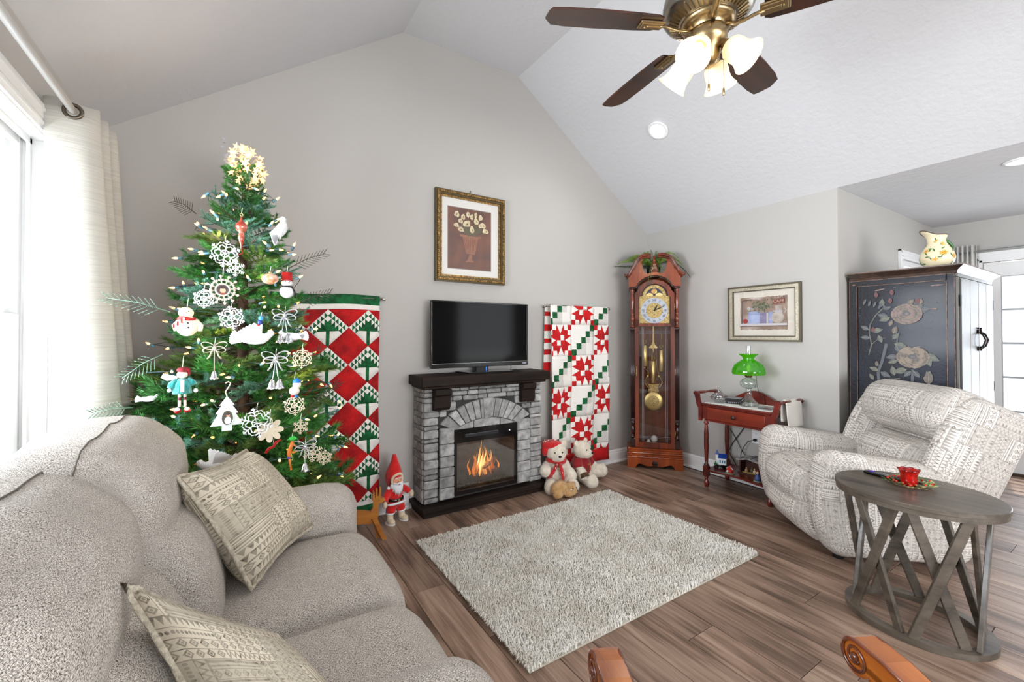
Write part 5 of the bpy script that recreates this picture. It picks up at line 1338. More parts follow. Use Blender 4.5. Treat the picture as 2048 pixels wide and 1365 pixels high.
def patch(a, z, L, w, rot, m):
    pts = []
    for q in range(8):
        t_ = 2*pi*q/8; dx, dz = L*cos(t_), w*sin(t_); u = dx*cos(rot)-dz*sin(rot); v = dx*sin(rot)+dz*cos(rot)
        zz = min(.218, max(.008, z+v)); r = onp(a, zz)+.0012; aa = a+u/r; pts.append((r*cos(aa), r*sin(aa), zz))
    mb.add(pts, [list(range(8))], m)
for k in range(46): patch(RP.uniform(0, 2*pi), RP.uniform(.02, .21), .014, .004, RP.uniform(0, pi), 0)
for k in range(16):
    a, z = RP.uniform(0, 2*pi), RP.uniform(.03, .19)
    for q in range(5): patch(a+.12*cos(q*1.26), z+.009*sin(q*1.26), .008, .005, q*1.26, 1)
    patch(a, z, .004, .004, 0, 2)
mb.build('painted_flowers', [MC['pitcher_green'], pm('petal_yellow', '#e0a83a', .4), pm('petal_orange', '#c46a24', .4)], t)['kind'] = 'stuff'
mb = MB(); mb.tube([tuple((lambda rz: (rz[0]*cos(a), rz[0]*sin(a), rz[1]))(spout(a, 10, .058, .225))) for a in [2*pi*i/32 for i in range(32)]], .003, 6, closed=True); mb.build('rim', pm('pitcher_rim', '#4a3324', .4), t)
# small curtain and rod over the glass doors
t = thing('door_curtain_rod', 'dark curtain rod with a bracket over the glass doors', 'curtain rod', (XF-.08, .5, 2.13))
W(MB().tube([(XF-.09, 1.27, 2.135), (XF-.09, -.75, 2.135)], .008, 8), 'rod', pm('rod_grey', '#a7a8a8', .35, metal=.6), t)
mb = MB(); mb.box((XF-.03, 1.25, 2.135), (.06, .03, .05)); mb.tube([(XF-.09, 1.24, 2.135), (XF-.09, 1.33, 2.135)], .018, 10); mb.box((XF-.09, 1.345, 2.135), (.05, .02, .05), b=.004); W(mb, 'bracket', m_iron, t)
mb = MB(); mb.grid(lambda u, v: (XF-.09+.035*sin(u*2*pi*4.5), 1.235-.15*u, .02+2.18*v), 54, 6); t = mb.build('door_curtain', m_lace); t.modifiers.new('s', 'SOLIDIFY').thickness = .003
tag(t, 'narrow pleated white curtain gathered beside the glass doors behind the armoire', 'curtain')
# ------------------------------------------------------------------ fabrics
def tribal(name, light, dark, sc=1.0):
    m, nt, b = newmat(name)
    tc = node(nt, 'TexCoord'); sp = node(nt, 'SeparateXYZ'); nt.links.new(tc.outputs['UV'], sp.inputs[0])
    u = N(nt, sp.outputs[0])*(1/sc)+10.0; v = N(nt, sp.outputs[1])*(1/sc)+10.0
    row = (v/.105).fl(); u2 = u+row*.067; col = (u2/.15).fl()
    def wn(a, b_):
        cv = node(nt, 'CombineXYZ'); nt.links.new(a.k, cv.inputs[0]); nt.links.new(b_.k, cv.inputs[1])
        w = node(nt, 'TexWhiteNoise', noise_dimensions='2D'); nt.links.new(cv.outputs[0], w.inputs[0]); return N(nt, w.outputs[0])
    rc = wn(col, row); o = rc.gt(.5); s = u2*(1-o)+v*o; t = v*(1-o)+u2*o
    bh = .0265; kb = (t/bh).fl(); ft = (t/bh).fr(); rb = wn(kb, rc*977.0)
    def band(a, b_): return rb.gt(a)*rb.lt(b_)
    lines = ((ft-.3).ab().lt(.12)).mx((ft-.72).ab().lt(.08))
    tri = ((s/.016).fr()-.5).ab()*2.0; zig = (ft-tri*.6-.2).ab().lt(.17)
    d = ((s/.026).fr()-.5).ab()+(ft-.5).ab(); dia = ((d-.34).ab().lt(.10)).mx(d.lt(.15))
    dx = ((s/.0095).fr()-.5)*.45; dy = ft-.5; dot = (dx*dx+dy*dy).lt(.03)
    tt = ft.lt(((s/.014).fr()-.5).ab()*1.7)
    mask = (band(-1, .2)*lines).mx(band(.2, .42)*zig).mx(band(.42, .70)*dia).mx(band(.70, .84)*dot).mx(band(.84, 1.1)*tt)
    mask = mask.mx(ft.lt(.09)).mx((v/.105).fr().lt(.03)).mx((u2/.15).fr().lt(.02))
    inv = wn(row, col*3.0).gt(.68); mask = mask*(1-inv*.5)+inv*.42
    ns = node(nt, 'TexNoise', i_Scale=55.0/sc, i_Detail=4.0); nt.links.new(tc.outputs['UV'], ns.inputs[0])
    mask = mask*((N(nt, ns.outputs[0])-.28)*2.2).mn(1.0).mx(.5)
    c = mixc(nt, mask, C(light), C(dark)); nt.links.new(c, b.inputs['Base Color']); b.inputs['Roughness'].default_value = .95; 
    n2 = node(nt, 'TexNoise', i_Scale=900.0, i_Detail=2.0); nt.links.new(tc.outputs['UV'], n2.inputs[0])
    bp = node(nt, 'Bump', i_Strength=.35, i_Distance=.002); nt.links.new(n2.outputs[0], bp.inputs['Height']); nt.links.new(bp.outputs[0], b.inputs['Normal'])
    return m
def tweed():
    m, nt, b = newmat('grey_tweed')
    tc = node(nt, 'TexCoord'); out = []
    for sc in ((230, 760, 1), (760, 230, 1)):
        mp = node(nt, 'Mapping', i_Scale=sc); nt.links.new(tc.outputs['UV'], mp.inputs[0]); t = node(nt, 'TexNoise', i_Scale=1.0, i_Detail=2.0); nt.links.new(mp.outputs[0], t.inputs[0]); out.append(N(nt, t.outputs[0]))
    big = node(nt, 'TexNoise', i_Scale=26.0, i_Detail=3.0); nt.links.new(tc.outputs['UV'], big.inputs[0])
    k = (out[0].mx(out[1])-.40)*2.6+(N(nt, big.outputs[0])-.5)*.15
    rp = node(nt, 'ValToRGB'); e = rp.color_ramp.elements; e[0].position = .10; e[0].color = C('#4a423a'); e[1].position = .80; e[1].color = C('#fffaf2')
    x = e.new(.42); x.color = C('#c9c1b8'); nt.links.new(k.k, rp.inputs[0]); nt.links.new(rp.outputs[0], b.inputs['Base Color'])
    b.inputs['Roughness'].default_value = .95
    bp = node(nt, 'Bump', i_Strength=.55, i_Distance=.0025); nt.links.new(k.k, bp.inputs['Height'])
    fold = node(nt, 'TexNoise', i_Scale=7.0, i_Detail=2.0, i_Distortion=.8); nt.links.new(tc.outputs['UV'], fold.inputs[0])
    b2 = node(nt, 'Bump', i_Strength=.35, i_Distance=.03); nt.links.new(fold.outputs[0], b2.inputs['Height']); nt.links.new(b2.outputs[0], bp.inputs['Normal'])
    nt.links.new(bp.outputs[0], b.inputs['Normal']); return m
m_tweed = tweed(); m_trib = tribal('tribal_upholstery', '#dcd6cf', '#574d44', 1.2); m_tribp = tribal('tribal_pillow', '#d4cab6', '#40372a', .95)
m_seam = pm('seam_grey', '#6b645c', .95)

# ------------------------------------------------------------------ shaggy rug
rx0, rx1, ry0, ry1 = .965, 2.642, 1.384, 2.625
rg = thing('shag_rug', 'cream shag rug lying on the dark plank floor in front of the fireplace', 'rug', ((rx0+rx1)/2, (ry0+ry1)/2, 0))
m_pile = pm('rug_pile', '#f6f4ee', .95, col2='#e6e1d6', ns=6, what='Object', sheen=.2, rand=0)
W(MB().box(((rx0+rx1)/2, (ry0+ry1)/2, .006), (rx1-rx0-.01, ry1-ry0-.01, .010)), 'backing', pm('rug_backing', '#bdb8ab', .95), rg)
rs = np.random.RandomState(4); n = 62000
px = rs.uniform(rx0, rx1, n); py = rs.uniform(ry0, ry1, n); ang = rs.uniform(0, 2*pi, n); ln = rs.uniform(.012, .026, n); hh = rs.uniform(.012, .022, n); w = rs.uniform(.0012, .0024, n)
cx_, cy_ = (rx0+rx1)/2, (ry0+ry1)/2
swx = np.sin(px*9+py*4)*.6; ang = ang*.6+swx
ex = px+np.cos(ang)*ln; ey = py+np.sin(ang)*ln
wx, wy = -np.sin(ang)*w, np.cos(ang)*w
V = np.zeros((n, 5, 3)); V[:, 0] = np.stack([px-wx, py-wy, np.full(n, .008)], 1); V[:, 1] = np.stack([px+wx, py+wy, np.full(n, .008)], 1)
mx_, my_ = (px*.55+ex*.45), (py*.55+ey*.45)
V[:, 2] = np.stack([mx_+wx, my_+wy, .008+hh], 1); V[:, 3] = np.stack([mx_-wx, my_-wy, .008+hh], 1); V[:, 4] = np.stack([ex, ey, .006+hh*.75], 1)
V[:, :, 0] -= cx_; V[:, :, 1] -= cy_
me = bpy.data.meshes.new('pile'); base = np.arange(n)*5
me.vertices.add(n*5); me.vertices.foreach_set('co', V.reshape(-1))
loops = np.stack([base, base+1, base+2, base+3, base+3, base+2, base+4], 1).reshape(-1)
me.loops.add(n*7); me.loops.foreach_set('vertex_index', loops)
me.polygons.add(n*2); st_ = np.zeros(n*2, int); st_[0::2] = np.arange(n)*7; st_[1::2] = np.arange(n)*7+4
me.polygons.foreach_set('loop_start', st_); me.update(calc_edges=True); me.validate(); me.materials.append(m_pile)
o = bpy.data.objects.new('pile', me); COL.objects.link(o); o.parent = rg; PAR[o] = rg; o['kind'] = 'stuff'

# ------------------------------------------------------------------ loveseat under the window
sf = thing('loveseat', 'light grey tweed reclining loveseat under the window in the left foreground', 'sofa', (-.05, 1.42, 0))
def cush(name, c, d, r, fn=None, par=sf, mat=None, n=12):
    o = W(MB().rbox(c, d, r, n, fn=fn), name, mat or m_tweed, par); return weld_uv(o)
def weld_uv(o):
    import bmesh
    b = bmesh.new(); b.from_mesh(o.data); bmesh.ops.remove_doubles(b, verts=b.verts, dist=2e-4); b.to_mesh(o.data); b.free()
    for p in o.data.polygons: p.use_smooth = True
    return o
cush('base', (-.08, 1.42, .20), (1.02, 1.58, .34), .05)
for (x, y) in ((-.5, .72), (-.5, 2.12), (.36, .72), (.36, 2.12)): W(MB().lathe([(.02, 0), (.028, .005), (.03, .035)], 12, X=TR(x, y, 0)), 'foot', m_blackm, sf)
def armfn(p, q): 
    x, y, z = p; return (x+(.02 if q[0] > .9 else 0)*0, y*(1+.10*max(0, q[2])), z+(.012*cos(q[0]*1.5) if q[2] > .5 else 0))
cush('arm', (.03, 2.125, .33), (.90, .235, .60), (.11, .105, .10), armfn); cush('arm', (.035, .785, .345), (.87, .20, .61), (.11, .105, .10), armfn)
def seatfn(p, q):
    x, y, z = p; e = (1-q[1]**4)
    return (x+.03*e*(q[0] > .5), y, z+(.030*e*(1-q[0]**2*.8) if q[2] > 0 else 0))
for (a, b_) in ((1.412, 2.012), (.892, 1.404)):
    s = cush('seat_cushion', (.18, (a+b_)/2, .345), (.61, b_-a, .235), (.10, .07, .09), seatfn, n=14)
cush('footrest_panel', (.44, 1.71, .18), (.06, .58, .26), .03); cush('footrest_panel', (.44, 1.17, .18), (.06, .44, .26), .03)
cush('back_frame', (-.525, 1.42, .50), (.12, 1.60, .84), .05)
def lowfn(p, q):
    x, y, z = p; e = (1-q[1]**4)*(1-q[2]**2); return (x-.10*(z/.36)+.05*e*(q[0] > 0), y, z)
for (a, b_) in ((1.415, 2.005), (.83, 1.41)): cush('back_cushion', (-.22 if a > 1.2 else -.25, (a+b_)/2, .60), (.26, b_-a, .42), (.10, .08, .10), lowfn)
def rollfn(p, q):
    x, y, z = p; th = .0
    return (x+.03*q[2]*-1+.02*(1-q[1]**2)*(q[0] > 0), y, z+.02*(1-q[1]**2)*(q[2] > 0)-.012*abs(sin(y*13))*(q[2] > .5))
for k, (a, b_) in enumerate(((1.425, 2.235), (.70, 1.418))):
    h = cush('head_cushion', (-.355-.012*k, (a+b_)/2, .845), (.37-.02*k, b_-a, .35), (.155, .12, .16), rollfn, n=16)
    pts = [(-.335-.015*k-.1*cos(t)*0, a+.03+(b_-a-.06)*i/10, 1.0215+.02*(1-((i-5)/5*.93)**2)-.012*abs(sin(((a+b_)/2-(a+.03+(b_-a-.06)*i/20*2))*13))-(.045 if i in (0, 10) else 0)) for i, t in enumerate([0]*11)]
    W(MB().tube(pts, .0022, 5), 'seam', m_seam, h)
# ------------------------------------------------------------------ throw pillows: face between four corners
def pillow(label, A, B, Cc, D, th, name='throw_pillow'):
    A, B, Cc, D = map(Vector, (A, B, Cc, D)); ctr = (A+B+Cc+D)/4
    nrm = (B-D).cross(A-Cc); nrm.normalize()
    if nrm.dot(Vector((0, 0, 1.32))-ctr+Vector((0, 0, 0))) < 0: nrm = -nrm
    t = thing(name, label, 'pillow', tuple(ctr)); n = 18; mbs = MB()
    for s in (1, -1):
        def fn(u, v):
            e = (max(0, (1-(2*u-1)**4))*max(0, (1-(2*v-1)**4)))**.55
            k = .045*sin(pi*u)*(abs(2*v-1)); k2 = .045*sin(pi*v)*(abs(2*u-1))
            uu, vv = u, v
            vv = .5+(v-.5)*(1-.10*sin(pi*u)); uu = .5+(u-.5)*(1-.10*sin(pi*v))
            p = A*(1-uu)*(1-vv)+B*uu*(1-vv)+Cc*uu*vv+D*(1-uu)*vv
            return tuple(p+nrm*s*th/2*e+nrm*.004*sin(u*19+v*7)*e)
        L = (B-A).length
        mbs.grid(fn, n, n, 0, uvf=lambda u, v: (u*.45+.3*s+3, v*.45+1), X=None)
        if s < 0: # flip
            k = len(mbs.f)-n*n
            for i in range(k, len(mbs.f)): mbs.f[i] = mbs.f[i][::-1]; mbs.uv[i] = mbs.uv[i][::-1]
    c = W(mbs, 'cover', m_tribp, t); weld_uv(c)
    ring = []
    for i in range(4*n):
        q, r_ = divmod(i, n); f = r_/n
        u, v = ((f, 0), (1, f), (1-f, 1), (0, 1-f))[q]
        vv = .5+(v-.5)*(1-.10*sin(pi*u)); uu = .5+(u-.5)*(1-.10*sin(pi*v))
        ring.append(A*(1-uu)*(1-vv)+B*uu*(1-vv)+Cc*uu*vv+D*(1-uu)*vv)
    W(MB().tube(ring, [.0075+.0012*sin(i*2.1) for i in range(4*n)], 8, closed=True), 'piping', pm('pillow_piping', '#a49a88', .95, col2='#cfc6b5', ns=90, bump=.6, bs=220), t)
    return t
pillow('patterned beige throw pillow leaning in the far corner of the loveseat', (-.155, 1.71, .875), (.035, 2.14, .835), (.275, 1.985, .515), (.045, 1.62, .505), .19)
pillow('patterned beige throw pillow in the foreground on the near loveseat seat', (-.170, 1.05, .865), (.075, 1.07, .665), (.25, .93, .49), (.0, .93, .50), .21)

# ------------------------------------------------------------------ patterned recliner
rc_ang = 138.5
rc = thing('recliner', 'cream and grey patterned recliner armchair angled towards the rug', 'armchair', (3.41, 1.183, 0), rc_ang)
def rcu(name, c, d, r, fn=None, n=12, mat=None, X=None):
    o = MB().rbox(c, d, r, n, fn=fn, X=X).build(name, mat or m_trib, rc); return weld_uv(o)
rcu('base', (-.0, 0, .19), (.62, .56, .28), .04)
for (x, y) in ((.25, .3), (.25, -.3), (-.25, .3), (-.25, -.3)): MB().lathe([(.025, 0), (.03, .005), (.028, .05)], 10, X=TR(x, y, 0)).build('foot', m_blackm, rc)
def rarm(p, q):
    x, y, z = p; top = max(0, q[2]); f = (x+.40)/.8
    z2 = z-(.095*(1-f)**1.0)*top if top > 0 else z
    if q[2] < -.2: x = x*(1-.10*(-q[2]))
    return (x+.03*(1-q[2]**2)*(q[0] > .5), y*(1+.12*top*(1 if abs(q[2]) > .3 else .5)), z2+.015*top*cos(q[1]*1.4))
for s in (1, -1): 
    a_ = rcu('arm', (.0, s*.365, .345), (.80, .18, .60), (.09, .085, .09), rarm, 14)
def rseat(p, q):
    x, y, z = p; return (x+.035*(1-q[1]**4)*(q[0] > .5), y, z+.03*(1-q[1]**2)*(q[2] > 0)-.02*(q[0] > .8))
rcu('seat_cushion', (.10, 0, .385), (.66, .54, .19), (.085, .05, .08), rseat)
def rfoot(p, q):
    x, y, z = p; return (x+.045*(1-q[1]**4)*(q[0] > 0)*(1-abs(q[2])*.6)-.06*max(0, -q[2]), y, z)
rcu('footrest', (.355, 0, .19), (.13, .53, .27), (.05, .05, .07), rfoot)
Xb = TR(-.20, 0, .40) @ RY(-24)
def bfn(p, q):
    x, y, z = p; return (x+.05*(1-q[1]**2)*(1-q[2]**2)*(q[0] > 0), y, z)
rcu('back_shell', (-.10, .02, .275), (.16, .80, .64), (.06, .10, .10), bfn, X=Xb)
rcu('lower_back_cushion', (.0, 0, .155), (.19, .54, .31), (.09, .08, .13), bfn, X=Xb)
rcu('head_cushion', (.03, .045, .475), (.30, .74, .32), (.105, .10, .135), bfn, X=Xb, n=14)
for s in (1, -1): rcu('side_wing', (-.07, s*.345+(.05 if s > 0 else 0), .30), (.34, .13, .62), (.07, .055, .09), bfn, X=Xb)

# ------------------------------------------------------------------ oval end table
m_tab = wood('grey_table_wood', '#332d26', '#6b6155', .45, 1, 18, coat=.25, ratio=12, bump=.2)
tcx, tcy = 2.652, .684
ot = thing('oval_end_table', 'oval grey wood end table on crossed slat legs standing beside the recliner', 'table', (tcx, tcy, 0))
def ell(a, b_, n=56): return [(a*cos(2*pi*i/n), b_*sin(2*pi*i/n)) for i in range(n)]
MB().prism(ell(.262, .300), .588, .606, b=.003).build('tabletop', m_tab, ot)
MB().prism(ell(.258, .296), .566, .586).build('tabletop_lower', m_tab, ot)
mb = MB(); n = 56
for i in range(n):
    a, b_ = 2*pi*i/n, 2*pi*(i+1)/n
    def P4(q, k, z): return (k[0]*cos(q), k[1]*sin(q), z)
    o_, i_ = (.230, .262), (.188, .218)
    mb.add([P4(a, o_, .0), P4(b_, o_, 0), P4(b_, o_, .026), P4(a, o_, .026), P4(a, i_, 0), P4(b_, i_, 0), P4(b_, i_, .026), P4(a, i_, .026)], [(0, 1, 2, 3), (5, 4, 7, 6), (3, 2, 6, 7), (1, 0, 4, 5)])
mb.build('base_ring', m_tab, ot)
nodes = [184, 122, 60, 2, -58, -120]
for k in range(6):
    a0, a1 = radians(nodes[k]), radians(nodes[(k+1) % 6])
    for (p, q, dd) in ((a0, a1, .0), (a1, a0, .016)):
        sg = radians(7); top = p-sg if p is a0 else p+sg; bot = q+sg if q is a1 else q-sg
        f1 = 1 if p is a0 else -1
        top = p-f1*radians(6); bot = q+f1*radians(6)
        P0 = (.205*cos(bot), .236*sin(bot), .024); P1 = ((.217-dd)*cos(top), (.250-dd)*sin(top), .568)
        mid = ((P0[0]+P1[0])/2, (P0[1]+P1[1])/2, 0)
        # radial direction at the middle as thickness normal
        z = (Vector(P1)-Vector(P0)); L = z.length; z.normalize(); rad = Vector((mid[0], mid[1], 0)).normalized(); x = rad.cross(z).normalized(); y = z.cross(x)
        X = Matrix([[x[i], y[i], z[i], P0[i]] for i in range(3)]+[[0, 0, 0, 1]])
        MB().box((0, dd*(-.9)+.004, L/2), (.038, .017, L+.004), b=.002, X=X).build('slat', m_tab, ot)
# on the table: red glass candle cup, ring of leaves, remote
hx, hy = 2.70, .715
t = thing('candle_holder', 'red mercury glass votive cup with a flared rim on the oval table', 'candle holder', (hx, hy, .6065))
m_redg = pm('red_glass', '#7a0202', .12, metal=.15, col2='#c80c06', ns=60, coat=.6)
MB(SC(.88)).lathe([(0, 0), (.028, 0), (.036, .008), (.038, .03), (.036, .055), (.043, .078), (.049, .086), (.044, .080), (.033, .055), (.034, .03), (.030, .012), (0, .01)], 28, wob=lambda a, j, r, z: (r, z+(.003*cos(a*8) if j in (6,) else 0))).build('cup', m_redg, t)
MB().lathe([(0, .011), (.028, .011), (.028, .03), (0, .032)], 16).build('candle', pm('candle_wax', '#e8dcc8', .5), t)
t = thing('leaf_candle_ring', 'ring of small frosted green leaves and red berries round the red candle cup', 'wreath', (hx+.0, hy-.0, .6065))
RW = random.Random(8)
mb = MB().tube([(.06*cos(2*pi*i/24), .06*sin(2*pi*i/24), .006) for i in range(24)], .004, 6, closed=True); mb.build('twig_ring', pm('twig_brown', '#5a4630', .8), t)
mb = MB()
for k in range(230):
    a = RW.uniform(0, 2*pi); r = RW.uniform(.052, .092); z = RW.uniform(.006, .026); d = a+RW.uniform(-1.2, 1.2); L = RW.uniform(.010, .019); up = RW.uniform(-.2, .7); w = L*.32
    x, y = r*cos(a), r*sin(a); ex, ey, ez = L*cos(d), L*sin(d), L*up*.5; nx, ny = -sin(d)*w, cos(d)*w
    mb.add([(x, y, z), (x+ex*.5+nx, y+ey*.5+ny, z+ez*.6+.002), (x+ex, y+ey, max(.002, z+ez)), (x+ex*.5-nx, y+ey*.5-ny, z+ez*.6)], [(0, 1, 2, 3)], k % 3)
o = mb.build('leaves', [pm('leaf_frost', '#b9bd84', .5), pm('leaf_olive', '#7f8a3c', .5), pm('leaf_green', '#5c8a4a', .5)], t); o['kind'] = 'stuff'
for k in range(16):
    a = 2*pi*k/16+RW.uniform(-.15, .15); r = RW.uniform(.062, .09); MB().ball((r*cos(a), r*sin(a), .022), .0055, nu=8, nv=6).build('berry', pm('berry_red', '#c3240e', .3), t)
t = thing('remote_control', 'black remote control lying behind the candle cup on the oval table', 'remote', (2.745, .83, .6065), -12)
MB().box((0, 0, .008), (.045, .15, .014), b=.005).build('body', m_black, t); mb = MB()
for i in range(5):
    for j in range(3): mb.box((-.012+.012*j, -.055+.016*i, .016), (.006, .008, .002))
mb.build('buttons', pm('button_grey', '#8d8f98', .5), t); MB().box((0, .045, .0158), (.022, .022, .002), b=.0005).build('pad', pm('button_purple', '#6a3fc0', .5), t)

# ------------------------------------------------------------------ carved armchair right at the camera
m_arm1 = wood('honey_wood', '#6b2a08', '#c4701f', .22, 0, 9, coat=.8, ratio=5, bump=.05)
m_arm2 = pm('honey_wood_dark', '#3a1407', .2, coat=.8, col2='#6e3010', ns=10)
wc = thing('carved_armchair', 'carved honey brown wooden armchair with scrolled arm ends in the foreground', 'armchair', (.792, .309, 0), 61.3)
for s in (1, -1):
    y = s*.288; w = .027
    # side outline of the arm: scroll in front, dipping to the back
    pts = []
    cz, cxs, rr = .622, .238, .038
    for i in range(15): a = radians(100-i*20); pts.append((cxs+rr*cos(a), cz+rr*sin(a)))
    low = [(.205, .600), (.16, .615), (.10, .612), (0, .585), (-.12, .575), (-.26, .60)]
    top = [(-.26, .64), (-.12, .617), (0, .628), (.10, .648), (.17, .66), (.215, .6605)]
    X = TR(0, y+w, 0) @ Matrix(((1, 0, 0, 0), (0, 0, -1, 0), (0, 1, 0, 0), (0, 0, 0, 1)))
    a_ = MB().prism(pts+low+top, 0, 2*w, X=X).build('arm', m_arm1, wc)
    mb = MB()
    for q in (1, -1):
        yy = y+q*(w+.001)
        sp_ = []
        for i in range(40): t_ = i/39; a = radians(95)-t_*radians(620); r = .035*(1-t_)+.010*t_; sp_.append((cxs+r*cos(a), yy, cz+r*sin(a)))
        edge = [(x, yy, z-.004) for x, z in top]+sp_
        mb.tube(edge, [.0042]*len(top)+[.0046-.0018*(i/39) for i in range(40)], 6)
        mb.ball((cxs, yy, cz), (.010, .008, .010), nu=12, nv=8)
        mb.tube([(x, yy, z+.006) for x, z in low[1:]], .0032, 6)
    mb.build('scroll_carving', m_arm2, a_)
    MB().tube([(.20, y, .60), (.215, y, .54), (.20, y, .46), (.21, y, .40)], [.022, .018, .020, .024], 10).build('arm_post', m_arm1, wc)
    MB().tube([(.22, s*.26, .42), (.235, s*.265, .30), (.22, s*.26, .12), (.245, s*.265, .0)], [.03, .032, .02, .026], 10).build('leg', m_arm1, wc)
    MB().tube([(-.25, s*.22, .42), (-.26, s*.22, .25), (-.32, s*.22, .0)], [.024, .022, .02], 8).build('leg', m_arm1, wc)
    MB().tube([(-.24, s*.23, .40), (-.27, s*.235, .62), (-.32, s*.24, .90)], [.022, .02, .018], 8).build('back_post', m_arm1, wc)
MB().box((0, 0, .41), (.50, .52, .07), b=.015).build('seat_rail', m_arm1, wc)
weld_uv(MB().rbox((0, 0, .455), (.48, .48, .08), .035, 8).build('seat', m_tribp, wc))
MB().box((-.31, 0, .88), (.03, .50, .08), b=.012, X=RY(0)).build('crest_rail', m_arm1, wc)
mb = MB().box((-.285, 0, .66), (.016, .20, .40), b=.006); mb.build('back_splat', m_arm1, wc)

# ------------------------------------------------------------------ left curtain on its rod
m_cur = pm('curtain_linen', '#bdbab2', .95, col2='#b1ada4', ns=60, stretch=(.08, .08, 3.5), what='Object', bump=.25, sheen=.15)
t = thing('curtain_rod', 'long white metal curtain rod over the left window', 'curtain rod', (-.56, 1.2, 2.225))
W(MB().tube([(-.56, -.45, 2.232), (-.56, 2.70, 2.222)], .0135, 14), 'rod', pm('rod_white', '#e6e6e6', .3, metal=.1), t)
W(MB().lathe([(.013, 0), (.022, .01), (.026, .03), (.014, .05), (0, .055)], 14, X=TR(-.56, 2.70, 2.222) @ RX(-90)), 'finial', MC['rod_white'], t)
for y in (-.2, 2.66): W(MB().tube([(-.56, y, 2.222), (-.60, y, 2.215), (XL, y, 2.20)], .008, 8), 'bracket', MC['rod_white'], t)
ct = thing('curtain', 'cream linen grommet curtain gathered at the corner beside the left window', 'curtain', (-.56, 2.55, 0))
key = [(-.645, 2.405), (-.60, 2.400), (-.53, 2.415), (-.492, 2.455), (-.53, 2.475), (-.61, 2.488), (-.64, 2.51), (-.60, 2.53), (-.52, 2.545), (-.487, 2.575), (-.52, 2.59), (-.61, 2.602), (-.64, 2.625), (-.60, 2.65), (-.50, 2.665), (-.478, 2.69), (-.52, 2.71), (-.62, 2.72)]
def cpath(s):
    f = s*(len(key)-1); i = min(int(f), len(key)-2); t_ = f-i
    p = [key[max(0, min(len(key)-1, i+k))] for k in (-1, 0, 1, 2)]
    return tuple(.5*((2*p[1][d])+(-p[0][d]+p[2][d])*t_+(2*p[0][d]-5*p[1][d]+4*p[2][d]-p[3][d])*t_*t_+(-p[0][d]+3*p[1][d]-3*p[2][d]+p[3][d])*t_**3) for d in (0, 1))
def cur(u, v):
    x, y = cpath(u); z = 2.262-2.235*v; k = v**1.15
    x2 = x+(x+.655)*k*.75+.035*k*(1-u)*1.4+.008*sin(v*6+u*9)*k; y2 = y+(y-2.40)*k*.45+.012*sin(v*5+u*14)*k
    return (max(x2, -.648), y2, z+(.006*sin(u*40) if v < .001 else 0))
cm = W(MB().grid(cur, 110, 26), 'panel', m_cur, ct); md = cm.modifiers.new('s', 'SOLIDIFY'); md.thickness = .003; md.offset = 0
for y in (2.405, 2.482, 2.548, 2.597): 
    X = TR(-.56, y-.004, 2.222) @ RX(90)
    W(MB().lathe([(.019, -.002), (.020, .003), (.029, .005), (.033, .002), (.033, -.003), (.019, -.002)], 28, X=X @ RY(0), cap=False), 'grommet', pm('grommet_bronze', '#6f675c', .3, metal=.9), ct)
W(MB().tube([(-.565, 2.40, .88), (-.55, 2.40, .80), (-.53, 2.40, .70)], .0022, 5), 'pull_cord', m_blackm, ct)

# ------------------------------------------------------------------ ceiling fan with four lit shades
m_nick = pm('fan_nickel', '#8f8a82', .28, metal=1.0, col2='#a8a196', ns=3); m_brz = pm('fan_warm_nickel', '#a08a66', .3, metal=.95)
m_blade = wood('fan_blade_walnut', '#1e0e08', '#4b2410', .35, 0, 12, coat=.3, ratio=10, bump=.05)
fan = thing('ceiling_fan', 'brushed nickel ceiling fan with five dark wooden blades and four lit glass shades', 'ceiling fan', (1.60, 1.03, 3.655))
def FB(mb, nm, mt, par=fan): return mb.build(nm, mt, par, world=True)
fx, fy, fz = 1.60, 1.03, 2.565
Xf = TR(fx, fy, fz)
FB(MB().lathe([(0, .0), (.07, 0), (.075, -.02), (.05, -.07), (.02, -.09), (0, -.09)][::-1], 28, X=TR(fx, fy, 3.655)), 'canopy', m_nick)
FB(MB().tube([(fx, fy, 3.60), (fx, fy, fz+.18)], .0135, 14), 'downrod', m_nick)
FB(MB().lathe([(0, .20), (.04, .195), (.05, .17), (.13, .155), (.165, .13), (.172, .10), (.172, .065), (.165, .055), (.158, .05), (.10, .022), (.085, .02), (0, .02)][::-1], 48, X=Xf), 'motor_housing', m_nick)
mb = MB()
for k in range(44):
    a = 2*pi*k/44; mb.bar((fx+.148*cos(a), fy+.148*sin(a), fz+.043), (fx+.112*cos(a), fy+.112*sin(a), fz+.024), .007, .006, up=(0, 0, 1))
FB(mb, 'vent_fins', m_brz)
FB(MB().lathe([(.105, .03), (.100, .012), (.088, .004), (.07, .0), (.068, -.02), (.062, -.03)][::-1], 40, X=Xf), 'flywheel', m_brz)
FB(MB().lathe([(0, -.155), (.02, -.155), (.03, -.15), (.045, -.13), (.048, -.10), (.055, -.095), (.058, -.075), (.072, -.068), (.074, -.03), (.068, -.012), (0, -.012)], 40, X=Xf), 'switch_housing', m_brz)
